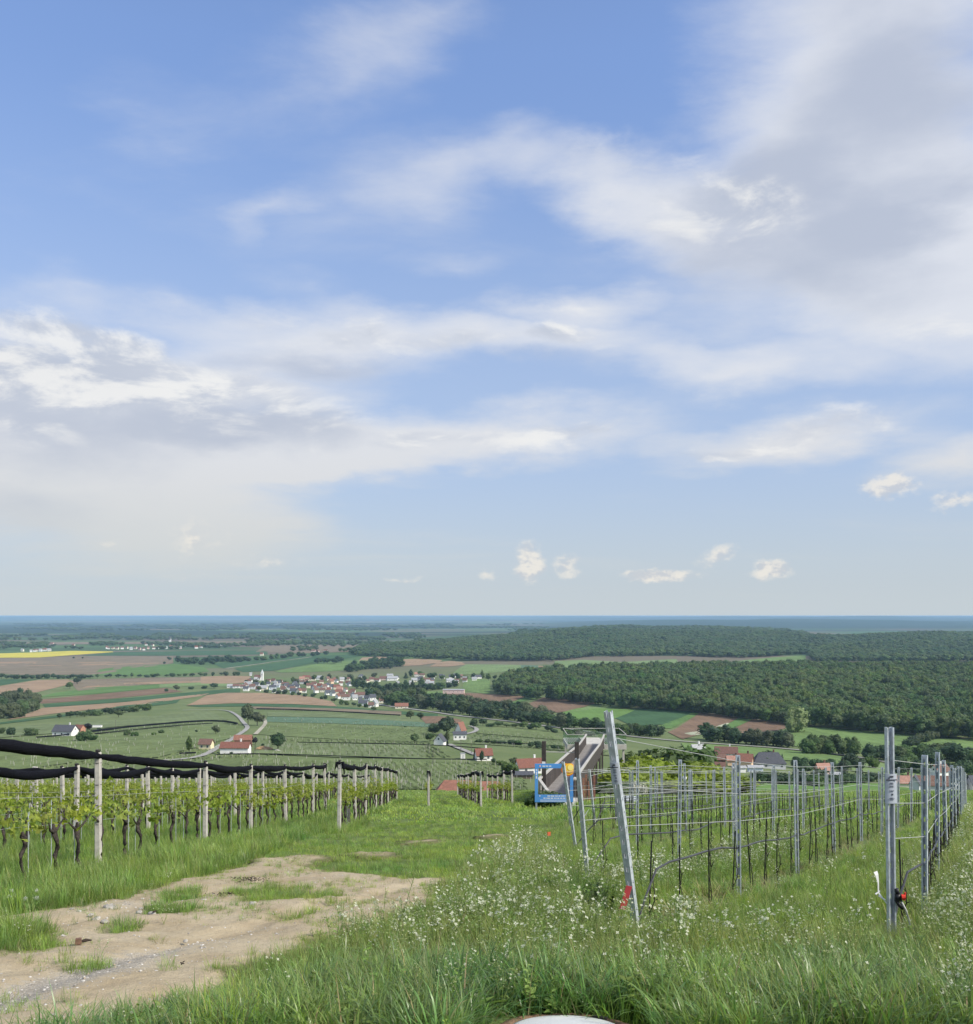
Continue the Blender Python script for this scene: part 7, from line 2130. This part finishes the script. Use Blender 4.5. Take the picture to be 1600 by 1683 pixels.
def lid():
    x, y = LID; z = gz(x, y)
    o = empty('shaft_cover', (x, y, z), 0, label='round pale concrete shaft cover in a rusty brown rim in the grass', cat='manhole cover')
    o.rotation_euler = (math.atan(-SLOPE), 0, 0); o.location.z -= 0.06
    cm = mat('pale_cover_concrete', (0.56, 0.58, 0.58), 0.8, 0.07, 3.0, 0.15, 50)
    rm = mat('rusty_rim', (0.175, 0.110, 0.070), 0.95, 0.35, 9.0, 0.8, 40)
    bm = bmesh.new()
    N = 64
    prof = [(0.0, 0.115), (0.20, 0.112), (0.315, 0.102), (0.352, 0.092), (0.360, 0.060), (0.360, -0.05)]
    def revolve(prof, wob=0.0):
        bm = bmesh.new(); rings = []
        for r, h in prof:
            rings.append([bm.verts.new(((r + wob * math.sin(k * 1.7) * .4 + wob * math.sin(k * .61)) * math.cos(2 * math.pi * k / N), (r + wob * math.sin(k * 1.7) * .4 + wob * math.sin(k * .61)) * math.sin(2 * math.pi * k / N), h + wob * 0.5 * math.sin(k * 2.3))) for k in range(N)] if r > 0 else [bm.verts.new((0, 0, h))])
        for a, b in zip(rings[:-1], rings[1:]):
            for k in range(N):
                if len(a) == 1: bm.faces.new((a[0], b[k], b[(k + 1) % N]))
                else: bm.faces.new((a[k], b[k], b[(k + 1) % N], a[(k + 1) % N]))
        return bm
    bm.free()
    for nm, pr, mm, wob in (('lid', prof, cm, 0), ('rim', [(0.366, 0.05), (0.368, 0.085), (0.395, 0.095), (0.455, 0.080), (0.48, 0.045), (0.50, -0.06)], rm, 0.010)):
        b = revolve(pr, wob); me = bpy.data.meshes.new(nm); b.to_mesh(me); b.free(); me.materials.append(mm)
        me.polygons.foreach_set('use_smooth', np.ones(len(me.polygons), bool))
        link(bpy.data.objects.new(nm, me), o)
    m = MB(); m.box((0.25, 0.27, 0.095), (0.10, 0.035, 0.02), M=Matrix.Rotation(-0.7, 3, 'Z')); m.obj('lifting_slot', TIE, o)


lid()

# ------------------------------------------------------------------ grass
GM = dict(
    lawn=leaf_mat('lawn_blades', (0.240, 0.340, 0.064), 0.32, 0.8, 0.45, 0.5, 4, 0.35, 1.0),
    verge=leaf_mat('verge_blades', (0.215, 0.318, 0.070), 0.32, 0.85, 0.45, 0.45, 4, 0.4, 1.0),
    tall=leaf_mat('tall_blades', (0.180, 0.290, 0.086), 0.32, 0.8, 0.45, 0.36, 4, 0.55, 1.0),
    meadow=leaf_mat('meadow_blades', (0.270, 0.340, 0.108), 0.32, 0.85, 0.45, 0.5, 4, 0.35, 1.0),
    straw=leaf_mat('straw_blades', (0.30, 0.255, 0.130), 0.25, 0.5, 0.2, 0.6, 4, 0.2),
    weed=leaf_mat('weed_leaves', (0.215, 0.315, 0.078), 0.25, 0.6, 0.35, 0.5, 6, 0.3),
    bigleaf=leaf_mat('broad_light_leaf', (0.16, 0.29, 0.045), 0.15, 0.3, 0.4, 0.45, 8, 0.35),
    petal=leaf_mat('white_petal', (0.70, 0.72, 0.58), 0.06, 0.12, 0.35, 0.6, 4, 0.2),
    pollen=leaf_mat('pale_yellow_green_bud', (0.46, 0.50, 0.24), 0.15, 0.3, 0.2, 0.6, 4, 0.2),
)


def blade(V, F, base, az, h, w, lean, curl, segs=4):
    """one grass blade: a tapering folded strip that leans and arches over"""
    d = np.array([math.cos(az), math.sin(az), 0.0]); s = np.array([-math.sin(az), math.cos(az), 0.0])
    p = np.array(base, float); th = lean
    k0 = len(V)
    for i in range(segs + 1):
        t = i / segs
        ww = w * (1 - t ** 1.6) * (0.75 + 0.5 * min(1, t * 3)) + 0.0004
        V.append(p - s * ww / 2); V.append(p + s * ww / 2)
        th_ = th + curl * t * t
        p = p + (d * math.sin(th_) + np.array([0, 0, math.cos(th_)])) * h / segs
    for i in range(segs):
        a = k0 + 2 * i
        F.append((a, a + 1, a + 3, a + 2))


def clump(name, n, rad, h, w, lean, curl, m, seed, segs=4, straw=0.0, m2=None):
    r = random.Random(seed)
    V, F, I = [], [], []
    for _ in range(n):
        a = r.uniform(0, 6.28); q = rad * math.sqrt(r.random())
        f0 = len(F)
        blade(V, F, (q * math.cos(a), q * math.sin(a), -0.03), a + r.gauss(0, .8), r.uniform(*h), r.uniform(*w), abs(r.gauss(0, lean)) + q / rad * lean, r.uniform(*curl), segs)
        I += [1 if r.random() < straw else 0] * (len(F) - f0)
    return proto(np_mesh(name, np.array(V), np.array(F), [m, m2 or GM['straw']], True, I))


def flower_stem(name, h, nb, seed, pet=0.011, col='petal', leafy=True, spread=0.05):
    """a flowering stem with narrow leaves and loose four-petalled heads"""
    r = random.Random(seed)
    m = MB()
    for st in range(r.choice((1, 2, 2, 3))):
        b = Vector((r.uniform(-.05, .05), r.uniform(-.05, .05), -.03))
        e = b + Vector((r.gauss(0, .07), r.gauss(0, .07), h * r.uniform(.75, 1.1)))
        c = b.lerp(e, .5) + Vector((r.gauss(0, .02), r.gauss(0, .02), 0))
        m.tube([b, c, e], [.0032, .0026, .0015], 4, 0)
        if leafy:
            for _ in range(7):
                t = r.uniform(.1, .8); p = b.lerp(e, t); a = r.uniform(0, 6.28); L = r.uniform(.03, .07)
                d = Vector((math.cos(a), math.sin(a), r.uniform(.1, .7))).normalized(); s = Vector((-math.sin(a), math.cos(a), 0)) * L * .16
                m.add([p, p + d * L * .5 - s, p + d * L, p + d * L * .5 + s], [(0, 1, 2, 3)], 0)
        for k in range(nb):
            t = r.uniform(.72, 1.03); p = b.lerp(e, t) + Vector((r.gauss(0, spread * .5), r.gauss(0, spread * .5), r.gauss(0, .012)))
            m.tube([b.lerp(e, t - .06), p], .0012, 3, 0, caps=False)
            N = Vector((r.gauss(0, .5), r.gauss(0, .5) - .45, .8)).normalized()
            x = N.orthogonal().normalized(); y = N.cross(x)
            rot = r.uniform(0, 1.5); q = pet * r.uniform(.7, 1.3)
            for j in range(4):
                a = rot + j * math.pi / 2
                u = x * math.cos(a) + y * math.sin(a); v = -x * math.sin(a) + y * math.cos(a)
                m.add([p, p + u * q * .6 - v * q * .42 + N * q * .1, p + u * q * 1.15 + N * q * .05, p + u * q * .6 + v * q * .42 + N * q * .1], [(0, 1, 2, 3)], 1)
            m.tube([p - N * .004, p + N * .002], .0022, 4, 2)
    return proto(m.mesh(name, [GM['weed'], GM[col], GM['pollen']]))


def weed_plant(name, h, n, seed, L=(0.03, 0.07), mm='weed'):
    r = random.Random(seed); m = MB()
    for st in range(4):
        b = Vector((r.uniform(-.06, .06), r.uniform(-.06, .06), -.03)); e = b + Vector((r.gauss(0, .08), r.gauss(0, .08), h * r.uniform(.6, 1)))
        m.tube([b, e], [.003, .0015], 4)
        for _ in range(n):
            t = r.uniform(.1, 1); p = b.lerp(e, t); a = r.uniform(0, 6.28); l = r.uniform(*L) * (1.2 - t * .6)
            d = Vector((math.cos(a), math.sin(a), r.uniform(-.1, .8))).normalized(); s = Vector((-math.sin(a), math.cos(a), r.uniform(-.3, .3))) * l * .26
            m.add([p, p + d * l * .45 - s, p + d * l + Vector((0, 0, -l * .15)), p + d * l * .45 + s], [(0, 1, 2, 3)])
    return proto(m.mesh(name, GM[mm]))


P_LAWN = [clump('short_grass', 34, .11, (.05, .14), (.0035, .006), .35, (.2, 1.0), GM['lawn'], s, 3, .04) for s in range(4)]
P_VERGE = [clump('verge_grass', 34, .12, (.14, .34), (.0035, .0065), .22, (.3, 1.3), GM['verge'], s + 10, 4, .04) for s in range(4)]
P_TALL = [clump('long_grass', 26, .11, (.24, .52), (.008, .0155), .26, (.7, 2.2), GM['tall'], s + 20, 6, .03) for s in range(5)]
P_MEAD = [clump('meadow_grass', 30, .13, (.18, .42), (.003, .0055), .24, (.3, 1.2), GM['meadow'], s + 30, 4, .12) for s in range(4)]
P_STRAW = [clump('dry_grass', 22, .14, (.08, .26), (.003, .006), .55, (.3, 1.4), GM['meadow'], s + 40, 4, .6) for s in range(3)]
P_FARG = [clump('far_grass', 16, .34, (.14, .30), (.018, .034), .35, (.3, 1.2), GM['verge'], s + 50, 2, .02) for s in range(3)]
P_FARL = [clump('far_lawn', 16, .36, (.07, .16), (.02, .036), .5, (.2, 1.0), GM['lawn'], s + 60, 2, .03) for s in range(3)]
P_FARM = [clump('far_meadow', 18, .34, (.18, .38), (.014, .026), .35, (.3, 1.2), GM['meadow'], s + 70, 2, .10) for s in range(3)]
P_FLOW = [flower_stem('white_flower', .50, 8, s, .0130) for s in range(5)]
P_FLOWS = [flower_stem('small_white_flower', .40, 9, s + 9, .0072, spread=.07) for s in range(4)]
P_BUD = [flower_stem('pale_bud_stem', .5, 14, s + 19, .006, 'pollen', spread=.06) for s in range(3)]
P_FARF = [flower_stem('far_white_flower', .45, 8, s + 29, .0175, leafy=False, spread=.16) for s in range(3)]
P_WEED = [weed_plant('weed', .36, 16, s, (.04, .10)) for s in range(4)]


# dividing line between the track side and the flowering meadow on the right
EDGE = [(-4.5, 5.0)] + [near_xy(*p) for p in [(140, 1710), (262, 1660), (400, 1608), (490, 1564), (585, 1534), (672, 1500), (735, 1458), (770, 1424), (830, 1388), (880, 1354), (905, 1340)]] + [(3.6, 52), (4.5, 70)]
_ey = np.array([p[1] for p in EDGE]); _ex = np.array([p[0] for p in EDGE])


def broad_clump(seed):
    r = random.Random(seed); V, F = [], []
    for k in range(9):
        a = r.uniform(0, 6.28); L = r.uniform(.12, .27); w = L * r.uniform(.26, .40); ln = r.uniform(.35, 1.1)
        d = Vector((math.cos(a), math.sin(a), 0)); s = Vector((-math.sin(a), math.cos(a), 0)); q0 = len(V)
        for i in range(8):
            t = i / 7; ww = w * (math.sin(math.pi * min(1, .06 + .94 * t)) ** .8) * (1 + .10 * math.sin(i * 2.3 + k))
            p = d * L * (0.25 * t + ln * t * t * .6) + Vector((0, 0, -.02 + L * (t - .42 * ln * t * t)))
            V += [p - s * ww * .5 + Vector((0, 0, .012)), p, p + s * ww * .5 + Vector((0, 0, .012))]
        for i in range(7):
            q = q0 + i * 3; F += [(q, q + 1, q + 4, q + 3), (q + 1, q + 2, q + 5, q + 4)]
    return proto(np_mesh('broad_weed', [v[:] for v in V], F, GM['weed'], True))


P_BROAD = [broad_clump(s + 300) for s in range(4)]


def right_of_edge(x, y):
    wx, wy = warp(x, y)
    return wx - np.interp(wy, _ey, _ex)


def ring_points(y0, y1, dens):
    w = 0.55 * y1 + 2.4
    n = int(dens * 2 * w * (y1 - y0))
    y = rng.uniform(y0, y1, n); x = rng.uniform(-w, w, n)
    k = np.abs(x) < 0.55 * y + 2.4
    x, y = x[k], y[k]
    return x, y


ROWS_R = [[r[1]] + r[3] for r in RROWS]


def row_dist(x, y):
    d = np.full(len(x), 1e9)
    for r in ROWS_R: d = np.minimum(d, seg_dist(x, y, r))
    return d


def grass():
    bins = {}

    def put(key, protos, x, y, s, k=None):
        if k is not None: x, y, s = x[k], y[k], s[k]
        bins.setdefault(key, (protos, [], [], []))
        b = bins[key]; b[1].append(x); b[2].append(y); b[3].append(s)
    for y0, y1, dens, lod in ((5.6, 9.5, 190, 0), (9.5, 14, 95, 0), (14, 22, 46, 0), (22, 34, 22, 0), (34, 60, 7.0, 1), (60, 100, 3.0, 1), (100, 170, 1.1, 1)):
        x, y = ring_points(y0, y1, dens)
        bm = bare_mask(x, y) if y0 < 34 else np.zeros(len(x))
        re = right_of_edge(x, y)
        rd = row_dist(x, y)
        u = rng.random(len(x))
        ok = (u > bm * 1.04) & (np.hypot(x - LID[0], (y - LID[1])) > 0.47) & ~((np.abs(x - LID[0]) < 0.62) & (y < LID[1] + 0.25))
        x, y, re, rd, bm = x[ok], y[ok], re[ok], rd[ok], bm[ok]
        n = len(x); u = rng.random(n)
        pat = fbm(x * .55, y * .55, 61, 3); pat2 = fbm(x * 1.7, y * 1.7, 62, 3)
        s = rng.uniform(.75, 1.25, n) * (0.75 + 0.5 * pat2) * (1 - 0.55 * bm)
        right = re > 0
        lx = -6.4 - 0.012 * y                                       # front row of the left vineyard
        left_v = (~right) & ((x < lx + 2.2 - np.clip((y - 20) / 30, 0, 1) * 0.3) | ((y > 27) & (x < -2.6 - .0455 * y)))
        lane = (~right) & (~left_v)
        vy = np.interp(x, [1.4, 4.2, 4.9, 9, 30], [10.6, 9.9, 12.2, 20.5, 61])
        inrows = right & (y > vy - 0.6) & (x > 1.2)
        flow = right & (~inrows)
        if lod == 0:
            edge = np.exp(-np.maximum(re, 0) / 0.5)
            fg = flow & (y < 7.9 + 1.6 * (pat - .5) + 0.25 * np.clip(x - 1, 0, 3))
            s = s * np.where(right, np.clip(0.5 + 0.55 * re, .5, 1.0), 1.0) * np.where(flow & (y > 7.4) & (y < 13), 0.80, 1.0)
            put('tall', P_TALL, x, y, s * 0.86, fg & (u < 0.50))
            put('meadow', P_MEAD, x, y, s, fg & (u >= 0.50) & (u < .66)); put('verge', P_VERGE, x, y, s * 1.1, fg & (u >= 0.66) & (u < .86))
            put('weed', P_WEED, x, y, s * .9, fg & (u >= 0.90) & (u < .96) & (re > .5)); put('broad', P_BROAD, x, y, s * 1.15, fg & (u >= .965) & (pat > .45) & (re > .4))
            md = flow & ~fg
            put('meadow', P_MEAD, x, y, s * (1.0 + .25 * (pat > .55)), md & (u < .66))
            put('verge', P_VERGE, x, y, s, md & (u >= .66) & (u < .82))
            put('tall', P_TALL, x, y, s * .62, md & (u >= .82) & (u < .88) & (re > .4))
            put('weed', P_WEED, x, y, s * .95, md & (u >= .88) & (u < .97)); put('broad', P_BROAD, x, y, s, md & (u >= .975) & (pat > .42))
            a = inrows & (rd > .28)
            put('verge', P_VERGE, x, y, s * .62, a & (u < .50)); put('lawn', P_LAWN, x, y, s * 1.25, a & (u >= .50) & (u < .85)); put('meadow', P_MEAD, x, y, s * .6, a & (u >= .85))
            b = inrows & (rd <= .28) & (u < .42)
            put('straw', P_STRAW, x, y, s, b & (u < .30)); put('weed', P_WEED, x, y, s * .6, b & (u >= .30))
            put('verge', P_VERGE, x, y, s * 1.12, left_v & (u < .72)); put('tall', P_TALL, x, y, s * .55, left_v & (u >= .72) & (u < .80)); put('lawn', P_LAWN, x, y, s * 1.3, left_v & (u >= .8)); put('broad', P_BROAD, x, y, s * .9, left_v & (u > .985))
            nr = lane & (bm > .12)
            put('lawn', P_LAWN, x, y, s, lane & ~nr & (u < .74)); put('verge', P_VERGE, x, y, s * .6, lane & ~nr & (u >= .74) & (pat > .42)); put('straw', P_STRAW, x, y, s * .7, lane & ~nr & (u > .93) & (pat <= .42))
            put('lawn', P_LAWN, x, y, s * .9, nr & (u < .5)); put('straw', P_STRAW, x, y, s * .55, nr & (u > .8))
        else:
            put('far_meadow', P_FARM, x, y, s, flow & (u < .85))
            put('far_grass', P_FARG, x, y, s, left_v | (inrows & (rd > .3) & (u < .8)))
            put('far_lawn', P_FARL, x, y, s, lane)
    # grass islands on the track stand up thicker
    for q in PATCH:
        cx = np.mean([p[0] for p in q]); cy_ = np.mean([p[1] for p in q])
        px_, py_ = grid_points(q, 0.07, 0.5)
        if len(px_):
            kk = (fbm(px_ * 3.3, py_ * 3.3, 91) + rng.normal(0, .10, len(px_))) > 0.46
            px_, py_ = px_[kk], py_[kk]
        if len(px_):
            e = rng.random(len(px_)) < 0.55
            put('verge', P_VERGE, px_[e], py_[e], rng.uniform(.2, .62, e.sum())); e = ~e
            put('lawn', P_LAWN, px_[e], py_[e], rng.uniform(.6, 1.2, e.sum()))
    # thin starved grass and dry litter creeping over the track, more between the ruts and towards its far end
    x, y = ring_points(5.6, 21, 62)
    bm = bare_mask(x, y); n = len(x)
    k = (bm > .45) & (fbm(x * 1.3, y * 1.3, 95, 3) + .10 * np.clip((y - 10) / 5, 0, 1) + rng.normal(0, .05, n) - .20 * rut(x, y) > .505)
    u = rng.random(n); s = rng.uniform(.3, .75, n)
    put('lawn', P_LAWN, x, y, s * .9, k & (u < .55)); put('straw', P_STRAW, x, y, s * .8, k & (u >= .55) & (u < .85)); put('verge', P_VERGE, x, y, s * .6, k & (u >= .85))
    # flowers
    for y0, y1, dens, lod in ((5.8, 10, 30, 0), (10, 16, 26, 0), (16, 26, 14, 0), (26, 48, 3.6, 1)):
        x, y = ring_points(y0, y1, dens)
        re = right_of_edge(x, y); rd = row_dist(x, y); n = len(x)
        pat = fbm(x * .9, y * .9, 71, 3); u = rng.random(n)
        vy = np.interp(x, [1.4, 4.2, 4.9, 9, 30], [10.6, 9.9, 12.2, 20.5, 61])
        inrows = (y > vy - .6) & (x > 1.2)
        rb = x > 4.87 + (y - 10.8) * .508 + .35                       # right of the right-hand row
        strip = inrows & (seg_dist(x, y, [(1.4, 12.6), (2.6, 14.2), (4.6, 17.4), (6.6, 21)]) < .75)
        ok = (np.hypot(x - LID[0], y - LID[1]) > .5) & (re > .45)
        near_cut = y > 7.6 + .3 * np.abs(x - 1.2)
        w = (pat - .34) * 2.6 * np.where(near_cut, 1.0, .16)
        a = ok & ((~inrows) | rb) & (u < np.where(rb, .95, np.clip(w * 1.5, 0, 1)))
        b = ok & strip & (u < .95)
        c = ok & inrows & ~strip & ~rb & (u < .05)
        k = a | b | c
        s = rng.uniform(.7, 1.2, n)
        v = rng.random(n)
        if lod == 0:
            put('flowers', P_FLOW, x, y, s, k & (v < .40)); put('small_flowers', P_FLOWS, x, y, s, k & (v >= .40) & (v < .80)); put('buds', P_BUD, x, y, s, k & (v >= .80))
        else:
            put('far_flowers', P_FARF, x, y, s, k)
        g = ok & (~near_cut) & (u < .30) & (pat > .45)
        g = g & (re > .7)
        put('buds', P_BUD, x, y, s * .9, g & (v < .55)); put('small_flowers', P_FLOWS, x, y, s * .9, g & (v >= .55))
        lf = (re < -1.2) & (x < -3.2) & (u < .05) & (pat > .5)
        put('small_flowers', P_FLOWS, x, y, s * .6, lf)
    nm = dict(broad=('broad_weeds', 'broad-leaved weeds among the grass'), tall=('long_grass', 'long arching grass of the foreground'), verge=('verge_grass', 'fine green verge grass'), weed=('weeds', 'leafy weeds in the meadow'), meadow=('meadow_grass', 'pale yellowish meadow grass'), lawn=('short_grass', 'short grass of the lane'), straw=('dry_grass', 'dry grass under the rows'),
              far_meadow=('far_meadow_grass', 'meadow grass further down the slope'), far_grass=('far_verge_grass', 'grass under the vines further down'), far_lawn=('far_lane_grass', 'short grass of the lane further down'), flowers=('white_flowers', 'white flowering stems in the meadow'), small_flowers=('small_white_flowers', 'small white flowers in the meadow'),
              buds=('budding_stems', 'pale budding stems in the meadow'), far_flowers=('far_white_flowers', 'white flowers further down the meadow'))
    for key, (protos, X, Y, S) in bins.items():
        X = np.concatenate(X); Y = np.concatenate(Y); S = np.concatenate(S)
        n = len(X)
        if n == 0: continue
        Z = ground_z(X, Y)
        q = Y < 26
        b_ = bare_mask(X[q], Y[q]); Z[q] += np.where(b_ > 0.03, 0.030 + 0.038 * b_, 0.0)
        scatter(nm[key][0], np.stack([X, Y, Z], 1), rng.uniform(0, 6.28, n), np.stack([S, S, S * rng.uniform(.85, 1.15, n)], 1), rng.integers(0, len(protos), n), protos, nm[key][1], tilt=rng.normal(0, .10, (n, 2)))
        print(nm[key][0], n)


grass()


def single_plants():
    # dandelion clocks in the left verge, each its own
    fl = mat('seed_fluff', (0.72, 0.72, 0.68), 0.9, 0.05); st = GM['weed']
    bm = bmesh.new()
    bmesh.ops.create_icosphere(bm, subdivisions=2, radius=.004)
    dirs = [v.co.normalized() for v in bm.verts]; bm.free()
    m = MB()
    for d in dirs:
        m.tube([d * .003, d * .019], .0006, 3, caps=False)
        t = d.orthogonal().normalized(); b = d.cross(t)
        for k in range(5):
            a = k * 1.257; e = (t * math.cos(a) + b * math.sin(a)) * .008
            m.add([d * .019, d * .024 + e - d.cross(e) * .12, d * .024 + e + d.cross(e) * .12], [(0, 1, 2)])
    clock = m.mesh('seed_head', fl)
    for i, (px, py, h, lab) in enumerate([(19, 1464, .26, 'largest dandelion clock at the left edge of the verge'), (15, 1474, .20, 'dandelion clock below the largest one'), (60, 1464, .24, 'dandelion clock at the right end of the upper pair'), (61, 1476, .24, 'low bright dandelion clock right of the others'), (42, 1477, .17, 'small dandelion clock in the middle of the five')]):
        y = near_xy(px, py + 24)[1]; x = (px - CXP) / FPX * y
        z = CAMZ - (py - HYP) / FPX * y
        o = empty('dandelion', (x, y, gz(x, y)), 0, label=lab, cat='flower')
        hh = z - gz(x, y)
        s = MB(); s.tube([(0, 0, -.03), (.01, 0, hh * .5), (0, 0, hh)], .0022, 5); s.obj('stem', st, o)
        c = link(bpy.data.objects.new('seed_head', clock), o); c.location = (0, 0, hh)
    # broad upright leaf by the lid, and a dark leafy shrub at the slanted post
    for (px, py, h, w, n, lab) in [(966, 1632, .30, .075, 4, 'bright broad upright leaves just behind the shaft cover'), (1352, 1668, .22, .06, 3, 'light green broad leaves at the bottom edge of the meadow'), (1240, 1622, .28, .09, 3, 'broad leaves in the tall foreground grass')]:
        x, y = near_xy(px, py); o = empty('broad_leaf_plant', (x, y, gz(x, y)), 0, label=lab, cat='plant')
        r = random.Random(int(px))
        for k in range(n):
            a = r.uniform(0, 6.28) if k else -1.2; L = h * r.uniform(.75, 1.1); ln = r.uniform(.05, .35)
            V = []; F = []
            d = Vector((math.cos(a), math.sin(a), 0)); s = Vector((-math.sin(a), math.cos(a), 0))
            if k == 0: s = Vector((1, .2, 0)); d = Vector((.1, -.4, 0))
            for i in range(9):
                t = i / 8; ww = w * (math.sin(math.pi * min(1, .10 + .9 * t)) ** .8) * (1 + .12 * math.sin(i * 2.6))
                p = d * L * ln * t * t + Vector((0, 0, L * t * (1 - .15 * t)))
                V += [p - s * ww * .5 + d * .012, p - d * .006, p + s * ww * .5 + d * .012]
            for i in range(8):
                q = i * 3; F += [(q, q + 1, q + 4, q + 3), (q + 1, q + 2, q + 5, q + 4)]
            link(bpy.data.objects.new('leaf', np_mesh('leaf', [v[:] for v in V], F, GM['bigleaf'], True)), o)
    y = 11.6; x = (988 - CXP) / FPX * y
    o = empty('leafy_shrub', (x, y, gz(x, y)), .4, label='dark green leafy weed left of the nearest slanted post', cat='plant')
    for k in range(7):
        f = weed_plant('leafy_stem', .48, 26, 90 + k, (.04, .085), 'weed')
        f.data.materials[0] = LM['mid']
        f.location = (random.gauss(0, .11), random.gauss(0, .11), 0); f.rotation_euler = (random.gauss(0, .15), random.gauss(0, .15), k)
        link(f, o)


single_plants()
